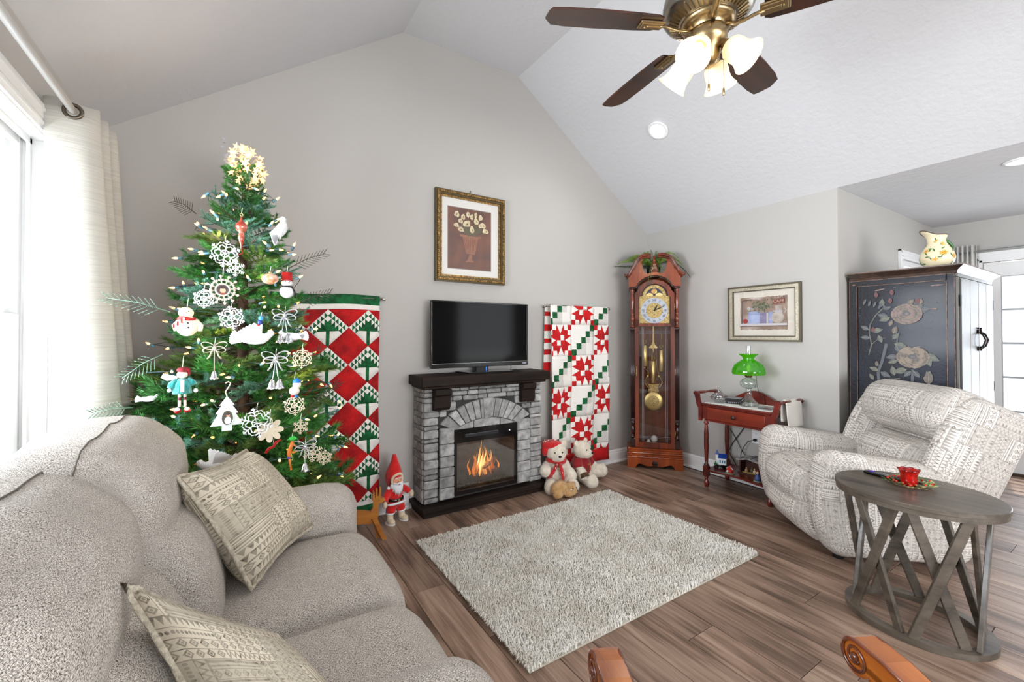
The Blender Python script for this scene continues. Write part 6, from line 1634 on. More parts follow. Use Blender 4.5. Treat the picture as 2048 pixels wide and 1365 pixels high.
for k in range(5):
    a = 8.5+72*k; Xa = Xf @ RZ(a)
    ol = [(.20, -.045), (.22, -.056), (.30, -.063), (.45, -.068), (.58, -.066), (.635, -.058), (.662, -.015), (.655, .035), (.645, .058), (.58, .066), (.45, .068), (.30, .063), (.22, .056), (.20, .045)]
    FB(MB().prism(ol, -.004, .004, X=Xa @ TR(0, 0, .008) @ RX(-12), b=.0015), 'blade', m_blade)
    mb = MB(); Xp_ = Xa @ TR(0, 0, .008) @ RX(-12)
    mb.tube([tuple(Xa @ Vector(p)) for p in ((.07, 0, -.004), (.10, 0, -.018), (.13, 0, -.016), (.17, 0, -.006), (.20, 0, -.003))], [.019, .015, .013, .014, .014], 8, flat=.45)
    mb.box((.235, 0, -.0085), (.10, .058, .009), b=.003, X=Xp_); mb.box((.235, 0, -.0145), (.085, .042, .006), b=.002, X=Xp_); mb.box((.225, 0, -.0185), (.06, .014, .006), b=.002, X=Xp_)
    mb.ball(tuple((.262, 0, -.019)), .004, nu=8, nv=5, X=Xp_)
    FB(mb, 'blade_iron', m_brz)
m, nt, b = newmat('frosted_shade'); b.inputs['Base Color'].default_value = C('#fff0cf'); b.inputs['Roughness'].default_value = .4
b.inputs['Emission Color'].default_value = C('#ffe2a8'); b.inputs['Emission Strength'].default_value = .42; b.inputs['Transmission Weight'].default_value = 0.0; m_shade = m
m_bulb = pm('lamp_white_hot', '#fff6e6', .5, emit=6.0)
for k, a in enumerate((193, 284, 14, 104)):
    Xa = Xf @ RZ(a) @ TR(.052, 0, -.080) @ RY(136) @ SC(.9)
    FB(MB().lathe([(.012, -.02), (.016, .0), (.020, .02), (.026, .03), (.026, .045), (.02, .05)], 16, X=Xa), 'lamp_arm', m_brz)
    sh = FB(MB().lathe([(.024, .040), (.040, .048), (.050, .062), (.053, .085), (.052, .105), (.055, .125), (.064, .145), (.073, .158), (.070, .158), (.061, .145), (.052, .125), (.049, .105), (.049, .085), (.046, .064), (.036, .052), (.022, .044)], 32, X=Xa, cap=False), 'glass_shade', m_shade)
    FB(MB().ball((0, 0, .105), (.030, .030, .038), nu=16, nv=10, X=Xa), 'bulb', m_bulb, sh)
    p = Xa @ Vector((0, 0, .20)); lamp('fan_bulb', 'SPOT', tuple(p), 8, (1, .90, .74), shadow_soft_size=.045, spot_size=radians(118), spot_blend=.7, rot=(Xa.to_3x3() @ Matrix.Rotation(pi, 3, 'X')).to_euler())
for (dx, dy, z1) in ((-.040, -.03, -.255), (.02, -.055, -.265)):
    mb = MB().tube([(fx+dx, fy+dy, fz-.10), (fx+dx, fy+dy, fz+z1)], .0012, 5); mb.lathe([(0, -.03), (.0045, -.028), (.0045, -.002), (.002, .002), (0, .002)], 8, X=TR(fx+dx, fy+dy, fz+z1)); FB(mb, 'pull_chain', m_brz)
# recessed lights
sl_ang = -math.degrees(math.atan((ZT-ZE)/(XR-XB)))
for nm_, lb, X, pw in (('recessed_light', 'round recessed ceiling light, lit, in the sloped ceiling below the fan', TR(2.98, 2.375, 3.055-.008) @ RY(-sl_ang), 16), ('recessed_light', 'round recessed ceiling light in the flat ceiling at the right edge', TR(4.25, .55, ZE), 4)):
    t = thing(nm_, lb, 'ceiling light', tuple(X.translation))
    W(MB().lathe([(.062, .0), (.088, .0), (.086, -.006), (.064, -.009), (.062, .0)], 36, X=X, cap=False), 'trim_ring', m_trim, t)
    W(MB().lathe([(0, -.003), (.063, -.003), (.063, .001), (0, .001)], 28, X=X), 'lens', pm('downlight_lens', '#ffffff', .5, emit=6.0), t)
    lamp('downlight', 'SPOT', tuple(X @ Vector((0, 0, -.03))), pw, (1, .96, .90), rot=X.to_3x3().to_euler(), spot_size=radians(150), spot_blend=.8, shadow_soft_size=.06)
# ------------------------------------------------------------------ Christmas tree
RT = random.Random(11)
TX, TY = .03, 2.62
m_need = [pm('needle_green', '#1a4f1c', .6, col2='#4a9440', ns=18, rand=.35), pm('needle_olive', '#385a22', .6, col2='#7a9a44', ns=18, rand=.3), pm('needle_teal', '#26705a', .6, col2='#7fb39c', ns=18, rand=.25)]
m_bark = pm('tree_bark', '#2a1a10', .9, col2='#4d3624', ns=30, bump=.6)
def rad(z):
    pts = [(.15, .50), (.3, .53), (.57, .54), (.97, .48), (1.24, .385), (1.55, .30), (1.78, .25), (2.0, .17), (2.14, .08), (2.3, .02)]
    for (a, ra), (b_, rb) in zip(pts, pts[1:]):
        if a <= z <= b_: return ra+(rb-ra)*(z-a)/(b_-a)
    return .02
def branch_mesh(kind, seed):
    r = random.Random(seed); V = []; Fa = []; Mi = []
    mb = MB(); L = 1.0
    def stem(t): return Vector((t*L, .03*sin(t*3+seed), .10*t*t+.02*sin(t*5)))
    mb.tube([stem(i/6) for i in range(7)], [.011, .010, .009, .008, .006, .004, .002], 5, 1)
    def needles(P0, P1, n, ln, spread):
        d = (P1-P0).normalized(); u = d.orthogonal().normalized(); w = d.cross(u)
        for i in range(n):
            p = P0.lerp(P1, (i+r.random())/n); a = r.uniform(0, 2*pi); s_ = spread*r.uniform(.7, 1.2)
            q = (d*cos(s_)+(u*cos(a)+w*sin(a))*sin(s_)).normalized(); l = ln*r.uniform(.7, 1.15); side = q.cross(Vector((r.uniform(-1, 1), r.uniform(-1, 1), r.uniform(-1, 1)))).normalized()*NW
            mb.add([tuple(p-side), tuple(p+side), tuple(p+q*l)], [(0, 1, 2)], 0)
    NW = (.0042, .0035, .003)[kind]; ln = (.105, .13, .05)[kind]; sp = (.62, .5, .75)[kind]
    nt_ = (11, 9, 14)[kind]
    needles(stem(.25), stem(1.0), 120, ln, sp)
    for k in range(nt_):
        t = .22+.74*k/nt_; p = stem(t); s = 1 if k % 2 else -1; l = (.44*(1-t)+.16)*r.uniform(.8, 1.2); a = s*r.uniform(.55, .95)
        q = p+Vector((cos(a)*l, sin(a)*l, r.uniform(-.02, .12)))
        mb.tube([p, p.lerp(q, .5)+Vector((0, 0, .01)), q], [.005, .004, .002], 4, 1)
        needles(p.lerp(q, .15), q+(q-p).normalized()*.02, int(150*l/.3*(1.5 if kind == 2 else 1)), ln, sp)
    me = bpy.data.meshes.new('branch'); me.from_pydata(mb.v, [], mb.f); me.polygons.foreach_set('material_index', mb.m)
    me.materials.append(m_need[kind]); me.materials.append(m_bark); me.update(); return me
tree = thing('christmas_tree', 'tall green Christmas tree hung with ornaments in the corner behind the loveseat', 'tree', (TX, TY, 0))
MB().tube([(0, 0, .0), (.005, 0, .6), (0, 0, 1.2), (-.005, 0, 1.8), (0, 0, 2.16)], [.035, .032, .026, .018, .007], 10).build('trunk', m_bark, tree)
mb = MB()
for k in range(4):
    a = radians(45+90*k); mb.bar((0, 0, .12), (.28*cos(a), .28*sin(a), .012), .03, .02)
mb.lathe([(.05, .04), (.05, .18), (.04, .18), (.04, .04)], 16); mb.build('stand', m_blackm, tree)
variants = [branch_mesh(0, 1), branch_mesh(0, 2), branch_mesh(0, 5), branch_mesh(1, 3), branch_mesh(1, 6), branch_mesh(2, 4), branch_mesh(2, 8)]
NB = 190; ga = 2.399963
for i in range(NB):
    f = i/(NB-1); z = .22+(2.13-.22)*(f**.92); a = i*ga+RT.uniform(-.25, .25); r = rad(z+.02)*RT.uniform(.80, 1.06)
    y1 = TY+sin(a)*r
    if y1 > 3.12: r *= (3.12-TY)/(y1-TY)
    x1 = TX+cos(a)*r
    if x1 < -.60: r *= .9
    o = bpy.data.objects.new('branch', RT.choices(variants, [4, 4, 4, 2, 2, 2, 2])[0]); COL.objects.link(o); o.parent = tree; PAR[o] = tree
    o.location = (0, 0, z-.10*r-.02); sc = max(.13, r/1.06); up = RT.uniform(-6, 16)+(22 if z > 1.85 else 0)+(30 if z > 2.05 else 0)
    o.scale = (sc, sc*RT.uniform(.85, 1.1) if sc > .2 else sc*1.3, sc*(1 if sc > .2 else 1.3)); o.rotation_euler = (RT.uniform(-.5, .5), -radians(up), a)
# a few long wispy cedar sprays that stick out of the outline
m_wisp = pm('cedar_wisp', '#5d7f6c', .7, col2='#8aa493', ns=30); m_wispd = pm('cedar_wisp_dark', '#3a3326', .7)
for (x, y, z, dx, dz, m) in ((-.16, 2.45, 1.88, -.08, .04, m_wispd), (.22, 2.45, 1.66, .17, .09, m_wispd), (.26, 2.40, 1.48, .15, .06, m_wispd), (-.24, 2.35, 1.42, -.20, .05, m_wisp), (-.26, 2.30, 1.24, -.12, -.09, m_wisp), (.22, 2.35, 1.12, .14, .14, m_wispd), (.27, 2.35, .92, .17, .16, m_wispd), (-.36, 2.35, 1.02, -.12, -.01, m_wisp)):
    mb = MB(); P0, P1 = Vector((x, y, z)), Vector((x+dx, y-.03, z+dz)); mb.tube([P0, P0.lerp(P1, .5)+Vector((0, 0, .01)), P1], [.0025, .002, .0012], 5)
    d = (P1-P0); n_ = d.cross(Vector((0, 1, 0))).normalized()
    for k in range(9):
        for s in (-1, 1):
            p = P0.lerp(P1, .2+.09*k); q = p+d*.16+n_*s*.035*(1-.07*k); mb.tube([p, q], [.0014, .0006], 4)
            for j in range(3): p2 = p.lerp(q, .3+.25*j); mb.tube([p2, p2+d*.05+n_*s*.008], [.0018, .0008], 4)
    W(mb, 'cedar_spray', m, tree)

# ------------------------------------------------------------------ light string: wire, sockets and lit bulbs
ls = thing('string_lights', 'string of small warm white lights wound round the Christmas tree', 'lights', (TX, TY, .3))
m_wire = pm('light_wire', '#24454a', .5); m_sock = pm('light_socket', '#5f8fa0', .5); m_mini = pm('mini_bulb', '#ffb566', .4, emit=4.5)
m_mini.cycles.emission_sampling = 'NONE'
wire = []; turns = 12; n = 620
for i in range(n):
    f = i/n; z = .34+1.72*f; a = 2*pi*turns*f+.3*sin(i*.35); r = rad(z)*(.76+.20*sin(i*.9)+.04*sin(i*2.3)); 
    wire.append(Vector((TX+r*cos(a), min(3.15, TY+r*sin(a)), z+.022*sin(i*.55))))
W(MB().tube(wire, .0016, 4), 'wire', m_wire, ls)
bm_ = MB().lathe([(0, 0), (.0048, .002), (.0052, .010), (.003, .018), (0, .025)], 8); so_ = MB().lathe([(.0045, -.022), (.006, -.018), (.006, 0), (.0045, .002)], 7)
b0 = bm_.build('bulb', m_mini, ls); s0 = so_.build('socket', m_sock, b0); cnt = 0
for i in range(4, n, 3):
    o = b0 if cnt == 0 else b0.copy(); cnt += 1
    s_ = s0 if o is b0 else s0.copy()
    if o is not b0: COL.objects.link(o); COL.objects.link(s_); o.parent = ls; s_.parent = o; PAR[o] = ls; PAR[s_] = o
    p = wire[i]-Vector((TX, TY, .3)); out = Vector((p.x, p.y, 0)).normalized()
    o.location = p+out*.012; o.rotation_euler = Vector((out.x+RT.uniform(-.8, .8), out.y+RT.uniform(-.8, .8), RT.uniform(-.5, 1.1))).to_track_quat('Z', 'Y').to_euler()
for (z, a) in ((.6, -2.0), (.75, -1.0), (1.0, -1.7), (1.15, -.8), (1.35, -1.9), (1.6, -1.2), (1.8, -2.2), (.5, -1.4)):
    r = rad(z)*.72; lamp('tree_light', 'POINT', (TX+r*cos(a), TY+r*sin(a), z), .55, (1, .68, .34), shadow_soft_size=.02)

# ------------------------------------------------------------------ ornaments
def orn(name, label, cat, p, extra=0):
    rot = math.degrees(atan2(-p[0], p[1]))+extra
    return thing(name, label, cat, p, rot)
def hook(t, h, z0=0): MB().tube([(0, 0, z0), (.002, 0, z0+h*.6), (.004, .006, z0+h)], .0012, 5).build('hanger', m_nylon, t)
m_nylon = pm('hanger_thread', '#d8d4c8', .5); m_white = pm('ornament_white', '#f2f4f8', .5, sheen=.1); m_lace = MC['white_linen']; m_cream_o = pm('ornament_cream', '#e3d6bd', .6); m_silver = pm('ornament_silver', '#d9dade', .18, metal=1.0); m_ored = pm('ornament_red', '#b5181c', .4); m_skin = pm('ornament_skin', '#d8a384', .6)
def flake(mb, Rr, style=0, w=.0022, z=0):
    for k in range(6):
        a = pi/3*k+pi/6; d = (cos(a), sin(a)); nrm = (-sin(a), cos(a))
        P_ = lambda r, s=0: (d[0]*r+nrm[0]*s, d[1]*r+nrm[1]*s, z)
        mb.tube([P_(0), P_(Rr)], w, 5)
        for (r0, l) in ((.45, .28), (.68, .24), (.88, .14)):
            for s in (-1, 1): mb.tube([P_(Rr*r0), P_(Rr*(r0+l*.7), s*Rr*l)], w*.85, 5)
        a2 = a+pi/3; d2 = (cos(a2), sin(a2))
        mb.tube([P_(Rr*.30), (d2[0]*Rr*.30, d2[1]*Rr*.30, z)], w, 5)
        mid = ((d[0]+d2[0])*Rr*.40, (d[1]+d2[1])*Rr*.40, z); mb.tube([P_(Rr*.52), mid, (d2[0]*Rr*.52, d2[1]*Rr*.52, z)], w*.9, 5)
        if style: mb.tube([P_(Rr*.75, 0), ((d[0]+d2[0])*Rr*.52, (d[1]+d2[1])*Rr*.52, z), (d2[0]*Rr*.75, d2[1]*Rr*.75, z)], w*.9, 5); mb.ball(P_(Rr), (w*1.8, w*1.8, w), nu=6, nv=4)
WYl = WY
for (p, Rr, st_, mt, lb) in (((-.046, 2.32, 1.687), .058, 1, m_white, 'white crocheted snowflake near the top left of the tree, above the silver picture snowflake'),
        ((-.019, 2.255, 1.397), .050, 1, m_white, 'crisp white lace snowflake right of the striped scarf snowman'),
        ((.266, 2.28, 1.21), .046, 1, m_cream_o, 'cream lace snowflake over the red quilt at the right edge of the tree'),
        ((.075, 2.14, .945), .062, 1, m_white, 'large white lace snowflake right of the white tree photo frame'),
        ((.225, 2.195, 1.0), .045, 1, m_cream_o, 'cream wooden snowflake below the small snowman on the right side'),
        ((.304, 2.20, .772), .044, 0, m_cream_o, 'cream lace snowflake beside the lowest silver bell bow'),
        ((.36, 2.24, .731), .034, 1, m_cream_o, 'small cream snowflake at the far lower right of the tree'),
        ((.25, 2.19, .90), .034, 0, m_cream_o, 'small tan lace snowflake hanging above the lowest bow'),
        ((-.005, 2.32, 1.625), .038, 0, m_white, 'small white snowflake tucked beneath the top crocheted snowflake'),
        ((-.12, 2.30, 1.48), .040, 1, m_white, 'pale silver snowflake at the lower left of the round picture ornament')):
    t = orn('snowflake_ornament', lb, 'ornament', p, RT.uniform(-15, 15)); mb = MB(TR(0, 0, 0) @ WY @ RZ(RT.uniform(-12, 12))); flake(mb, Rr, st_); mb.build('lace', mt, t); hook(t, .03, Rr*.9)
# wooden flower flake
t = orn('wooden_flower_ornament', 'tan wooden flower ornament half hidden behind the large white snowflake', 'ornament', (.125, 2.165, .905)); mb = MB()
for k in range(8): a = pi/4*k; mb.prism(blob(.036*cos(a), .036*sin(a), .020, .013, 10, math.degrees(a)), -.002, .002, X=WY)
mb.prism(blob(0, 0, .022, .022), -.002, .0022, X=WY); mb.build('petals', m_cream_o, t); hook(t, .05, .04)
# round picture snowflake
t = orn('picture_ornament', 'silvery snowflake ornament with a round photograph in its middle', 'ornament', (-.052, 2.285, 1.521))
mb = MB(WY @ RZ(8)); 
for k in range(12):
    a = pi/6*k; mb.tube([(.024*cos(a), .024*sin(a), 0), (.058*cos(a), .058*sin(a), 0)], .0035, 6, flat=.5)
    for s in (-1, 1): mb.ball((.044*cos(a+.14*s), .044*sin(a+.14*s), 0), (.006, .006, .003), nu=6, nv=4)
    mb.ball((.060*cos(a), .060*sin(a), 0), (.007, .007, .003), nu=6, nv=4)
mb.tube([(.026*cos(2*pi*i/24), .026*sin(2*pi*i/24), .002) for i in range(24)], .004, 6, closed=True); mb.build('frame', pm('pewter_cream', '#cfc6b6', .4, metal=.2), t)
P_ = Paint(WY @ TR(0, 0, .002)); P_.face(blob(0, 0, .024, .024, 18), 0); P_.face(blob(0, .003, .016, .015, 12), 1); P_.face(blob(.0, -.003, .011, .013, 12), 2); P_.face(blob(0, -.019, .014, .006, 10), 3); P_.face(blob(0, .010, .013, .006, 10), 1)
P_.mb.build('photograph', [pm('photo_dark', '#4a3a38', .3), pm('photo_hair', '#2a1612', .3), m_skin, pm('photo_red', '#8a3a30', .3)], t); hook(t, .06, .055)
# red glass finial
t = orn('finial_ornament', 'red glass finial ornament with a round bulb and a long drop near the top', 'ornament', (.016, 2.34, 1.80))
MB().lathe([(0, -.085), (.003, -.08), (.004, -.065), (.011, -.045), (.013, -.03), (.012, -.012), (.010, -.006), (.020, .004), (.025, .018), (.022, .034), (.010, .044), (.004, .056), (.003, .068), (0, .07)], 20).build('glass', pm('red_glass_ornament', '#b8301c', .15, metal=.5, col2='#d8806a', ns=20, coat=.6), t)
MB().tube([(.006*cos(2*pi*i/12), 0, .076+.006*sin(2*pi*i/12)) for i in range(12)], .0016, 5, closed=True).build('ring', m_brass, t); hook(t, .03, .08)
MB().tube([(0, 0, -.08), (.006, 0, -.10), (-.008, 0, -.11)], .002, 5).build('tassel', m_ored, t)
# doves
def dove(label, p, yaw, s=1.0, spread=True, roll=0):
    t = orn('dove_ornament', label, 'ornament', p, yaw); X = SC(s) @ RY(roll)
    mb = MB(X); mb.tube([(-.055, 0, -.004), (-.035, 0, 0), (-.01, 0, .004), (.018, 0, .006), (.034, 0, .012), (.046, 0, .022)], [.008, .018, .025, .024, .016, .012], 12); mb.ball((.050, 0, .027), .014, nu=12, nv=8)
    b_ = weld_uv(mb.build('body', m_white, t))
    MB(X).lathe([(.004, 0), (0, .012)], 8, X=TR(.062, 0, .027) @ RY(95)).build('beak', pm('dove_beak', '#b98a3a', .5), t)
    mb = MB(X)
    for q in (-1, 1): mb.ball((.056, q*.011, .031), .002, nu=6, nv=4)
    mb.build('eyes', m_black, t)
    mb = MB(X)
    for k in range(6): a = radians(160+8*k); mb.prism([(0, -.006), (.055, -.009), (.062, 0), (.055, .009), (0, .006)], -.0012, .0012, X=TR(-.045, 0, 0) @ RZ(0) @ RX(90) @ RZ(170+9*k-25))
    mb.build('tail', m_white, t)
    for q in (-1, 1):
        mb = MB(X)
        for k in range(6): mb.prism([(0, -.007), (.06-.005*k, -.008), (.066-.005*k, 0), (.06-.005*k, .008), (0, .007)], -.001, .001, X=TR(.005-.008*k, q*.016, .012) @ RZ(-q*8) @ RX(90-q*25) @ RZ((100 if spread else 175)+8*k))
        mb.build('wing', m_white, t)
    return t
dove('white dove perched at the upper right side of the tree', (.185, 2.40, 1.84), 60, 1.0, False, -50)
dove('white feathered dove with raised wings in the middle of the tree', (.08, 2.235, 1.30), -15, 1.05, True, 0)
dove('white dove sitting behind the pair of silver bells under the bow', (.215, 2.30, 1.31), 160, .8, False, 0)
dove('white dove low on the tree just above the patterned pillow', (-.075, 2.135, .785), 200, .95, True, 0)
dove('small white bird ornament at the far left of a lower branch', (-.30, 2.31, 1.055), 0, .45, False, 0)
# bows and bells
def loop(mb, c, rx, rz, rot, w=.004):
    pts = []
    for i in range(14):
        a = pi*2*i/14; x, z = rx*(1-cos(a))/1.0, rz*sin(a); r_ = radians(rot); pts.append((c[0]+x*cos(r_)-z*sin(r_), .004*sin(a), c[2]+x*sin(r_)+z*cos(r_)))
    mb.tube(pts, w, 6, closed=True, flat=.35)
def bell(t, x, y, z, s=1.0, mt=None):
    g = MB().lathe([(0, .036*s), (.005*s, .036*s), (.008*s, .030*s), (.012*s, .022*s), (.014*s, .010*s), (.021*s, .0), (.0205*s, -.001), (.012*s, .006*s)], 18, X=TR(x, y, z), cap=False).build('bell', mt or m_silver, t)
    MB().ball((x, y, z-.003*s), .005*s, nu=8, nv=6).build('clapper', mt or m_silver, g)
def bowbells(label, p, bells, drop, s=1.0, ribbon=None):
    t = orn('bell_ornament', label, 'ornament', p); ribbon = ribbon or pm('ribbon_silver', '#cfd2d8', .3, metal=.6)
    mb = MB(SC(s))
    for (rx, rz, rot) in ((.026, .014, 25), (.026, .014, 155), (.022, .012, -15), (.022, .012, 195)): loop(mb, (0, 0, 0), rx, rz, rot)
    mb.ball((0, -.006, 0), .008, nu=8, nv=6)
    for q in (-1, 1): mb.tube([(0, 0, 0), (q*.012, 0, -.02), (q*.016, 0, -.035), (q*.026, 0, -.048)], .004, 6, flat=.3)
    mb.build('bow', ribbon, t)
    for (x, k) in bells:
        MB().tube([(0, 0, 0), (x*.6, 0, -drop*.6), (x, 0, -drop+.03)], .0024, 5, flat=.5).build('ribbon', ribbon, t); bell(t, x, -.002*k, -drop, s)
    hook(t, .04, .005)
    return t
bowbells('silver bow with two brass-coloured bells at the right of the tree, near the quilt', (.191, 2.285, 1.412), [(-.018, 1), (.016, 2)], .125, 1.1)
bowbells('cream bow with one silver bell on a long ribbon, left of centre', (-.079, 2.235, 1.265), [(0, 1)], .13, .95, pm('ribbon_cream', '#d5cdbd', .4, metal=.2))
bowbells('silver angel bow with a pair of large silver bells, right of centre', (.15, 2.225, 1.215), [(-.014, 1), (.016, 2)], .135, 1.15)
bowbells('silver bow with a single bell at the lowest right of the tree', (.268, 2.18, .81), [(0, 1)], .11, 1.0)
# snowman with striped scarf
t = orn('snowman_ornament', 'cream snowman ornament with a red striped scarf at the left of the tree', 'ornament', (-.178, 2.30, 1.36))
mb = MB(); mb.ball((0, 0, 0), (.040, .030, .044)); mb.ball((-.004, 0, .056), (.027, .024, .025)); mb.tube([(-.022, 0, .022), (-.040, -.008, 0), (-.036, -.012, -.02)], [.012, .012, .009], 8); mb.tube([(.026, 0, .024), (.046, -.006, .0), (.044, -.01, -.022)], [.012, .012, .009], 8); weld_uv(mb.build('body', pm('snowman_cream', '#f0ead9', .7), t))
mb = MB(); mb.tube([(.026*cos(2*pi*i/16)-.002, .022*sin(2*pi*i/16), .030+.003*sin(4*pi*i/16)) for i in range(16)], .008, 8, closed=True); mb.build('scarf', m_ored, t)
mb = MB()
for k in range(6): mb.box((-.012-.0065*k, -.028, .026-.0055*k), (.007, .006, .018), k % 2, X=None)
mb.build('scarf_end', [pm('scarf_cream', '#eae0d6', .8), m_ored], t)
mb = MB()
for (x, z) in ((.002, .012), (.004, -.008)): mb.ball((x, -.030, z), (.004, .003, .004), nu=8, nv=5)
for x in (-.008, .008): mb.ball((x-.004, -.022, .062), .0022, nu=6, nv=4)
mb.build('buttons', m_blackm, t); MB().lathe([(.003, 0), (0, .014)], 8, X=TR(-.004, -.022, .055) @ RX(90)).build('nose', m_ored, t); hook(t, .04, .08)
# snowman with red hat, top right
t = orn('snowman_ornament', 'glass snowman ornament with a red top hat and black scarf at the upper right', 'ornament', (.204, 2.335, 1.55))
mb = MB(); mb.ball((0, 0, -.02), (.032, .028, .030)); mb.ball((0, 0, .022), (.024, .022, .018)); weld_uv(mb.build('body', m_white, t)); MB().lathe([(0, 0), (.026, 0), (.024, .006), (.022, .008), (.024, .038), (0, .040)], 16, X=TR(0, 0, .034)).build('hat', m_ored, t)
mb = MB(); mb.tube([(.023*cos(2*pi*i/14), .021*sin(2*pi*i/14), .004) for i in range(14)], .004, 6, closed=True); mb.tube([(.02, -.01, .004), (.032, -.012, -.02), (.036, -.012, -.05)], .005, 6); mb.tube([(-.022, 0, .03), (-.024, 0, .06)], .003, 6); mb.build('scarf', m_blackm, t)
MB().lathe([(.003, 0), (0, .012)], 8, X=TR(.008, -.022, .022) @ RX(90)).build('nose', pm('carrot', '#e08a3a', .5), t)
mb = MB()
for x in (-.006, .012): mb.ball((x, -.021, .028), .002, nu=6, nv=4)
mb.build('eyes', m_black, t); MB().tube([(.03, 0, 0), (.05, 0, .03), (.056, 0, .045)], .0015, 5).build('twig_arm', m_bark, t); hook(t, .03, .075)
# small snowman with blue and red
t = orn('snowman_ornament', 'small white snowman ornament with blue and red mitts above the cream wooden snowflake', 'ornament', (.225, 2.20, 1.065))
mb = MB(); mb.ball((0, 0, 0), (.022, .020, .020)); mb.ball((.01, 0, .028), (.018, .016, .018)); weld_uv(mb.build('body', pm('snowman_cream', ''), t))
mb = MB(); mb.ball((-.008, -.008, -.022), (.008, .008, .006), 0, nu=8, nv=5); mb.ball((.008, -.008, -.024), (.008, .008, .006), 1, nu=8, nv=5); mb.build('feet', [m_ored, pm('ornament_blue', '#1f6fc0', .5)], t); MB().lathe([(.018, 0), (.016, .01), (0, .022)], 12, X=TR(.01, 0, .038)).build('cap', MC['ornament_blue'], t); hook(t, .03, .055)
# long snowman doll with teal coat
t = orn('snowman_doll_ornament', 'long legged snowman doll ornament with a teal fuzzy coat, red hat and red boots', 'ornament', (-.187, 2.235, 1.11))
m_teal = pm('teal_fuzz', '#0f8c8a', .95, col2='#2cb0ac', ns=60, bump=.9, bs=150, sheen=.5)
mb = MB(); mb.ball((0, 0, .048), (.019, .017, .017)); mb.build('head', pm('snowman_cream', ''), t); mb = MB(); mb.ball((.003, .002, .066), (.023, .020, .013)); mb.ball((.02, 0, .056), (.008, .008, .014), nu=8, nv=6); mb.build('hat', pm('plaid_red', '#b01830', .8, col2='#4a2020', ns=70), t)
mb = MB(); mb.tube([(0, 0, .03), (0, 0, .01), (0, 0, -.03)], [.018, .028, .034], 14); mb.tube([(-.016, 0, .026), (-.034, -.004, .008), (-.038, -.006, -.006)], [.012, .014, .013], 8); mb.tube([(.016, 0, .026), (.034, -.004, .012), (.038, -.006, .004)], [.012, .014, .013], 8); mb.build('coat', m_teal, t)
mb = MB(); mb.box((.0, -.034, .004), (.013, .004, .05), b=.002); mb.ball((-.042, -.01, -.014), .008, nu=8, nv=6); mb.ball((.044, -.01, -.02), .009, nu=8, nv=6); mb.build('apron_and_mitts', m_white, t)['kind'] = 'stuff'
for q in (-1, 1):
    l = MB().tube([(q*.009, 0, -.03), (q*.009, 0, -.085)], .005, 8).build('leg', pm('snowman_cream', ''), t); MB().lathe([(.0058, 0), (.0058, .012)], 8, X=TR(q*.009, 0, -.058)).build('stripe', pm('maroon_stripe', '#6a2038', .7), l)
    g = MB().ball((q*.016, -.014, -.098), (.013, .020, .011), nu=12, nv=8).build('boot', m_ored, t); MB().ball((q*.016, -.020, -.094), (.010, .015, .010), nu=10, nv=6).build('boot_top', m_white, g)
MB().prism([(-.015, 0), (-.062, .014), (-.07, -.002), (-.05, -.016), (-.018, -.012)], -.003, .003, X=TR(0, .01, .04) @ WY, b=.001).build('wing', m_white, t); hook(t, .05, .075)
# white tree-shaped photo frame
t = orn('photo_frame_ornament', 'white tree-shaped ornament frame with an oval photo of a child in a white shirt', 'ornament', (-.031, 2.150, .985))
oln = [(0, .082), (.026, .045), (.018, .045), (.040, .010), (.030, .010), (.058, -.040), (.018, -.040), (.018, -.062), (-.018, -.062), (-.018, -.040), (-.058, -.040), (-.030, .010), (-.040, .010), (-.018, .045), (-.026, .045)]
fr_ = MB().prism(oln, -.003, .003, X=WY, b=.001).build('frame', pm('frame_mint_white', '#dfe8e4', .45), t)
P_ = Paint(WY @ TR(.002, -.008, .0034)); P_.face(blob(0, 0, .021, .031, 20), 0); P_.face(blob(.001, -.011, .012, .016, 12), 1); P_.face(blob(.002, .011, .006, .008, 10), 2); P_.face(blob(.002, .016, .007, .005, 10), 3); P_.mb.build('photograph', [pm('photo_green', '#4a4638', .3), m_white, m_skin, pm('photo_hair', '')], fr_)
MB().tube([(.021*cos(2*pi*i/20)+.002, -.0045, .031*sin(2*pi*i/20)-.008) for i in range(20)], .0016, 5, closed=True).build('oval_rim', MC['frame_mint_white'], fr_)
MB().tube([(0, 0, .08), (-.006, 0, .10), (.006, 0, .12), (.012, 0, .135), (.004, 0, .142), (-.006, 0, .136)], .0022, 6).build('hanger', m_cream_o, t)
# others
t = orn('balloon_ornament', 'orange and cream round glass ornament beside the red hatted snowman', 'ornament', (.131, 2.31, 1.585)); MB().ball((0, 0, 0), (.036, .034, .026), nu=20, nv=12).build('glass', pm('orange_glass', '#e08a4a', .25, metal=.2, col2='#f0d0c0', ns=30, coat=.5), t); MB().lathe([(.006, 0), (.006, .008), (0, .008)], 10, X=TR(0, 0, .024)).build('cap', m_brass, t); hook(t, .03, .03)
t = orn('clown_ornament', 'tiny blue and red clown ornament beside the mid white snowflake', 'ornament', (.093, 2.25, 1.385)); mb = MB(); mb.ball((0, 0, .012), .011, 0, nu=10, nv=7); mb.ball((-.004, 0, -.006), (.010, .009, .013), 1, nu=10, nv=7); mb.ball((-.010, -.002, -.02), .006, 2, nu=8, nv=5); mb.build('body', [pm('ornament_blue2', '#4aa0d0', .4), pm('ornament_indigo', '#2a3f8a', .4), m_ored], t); hook(t, .02, .02)
t = orn('circus_figure_ornament', 'slim orange dancing figure ornament with green hair at the lower right', 'ornament', (.211, 2.158, .80)); m_org = pm('ornament_orange', '#d9772a', .5)
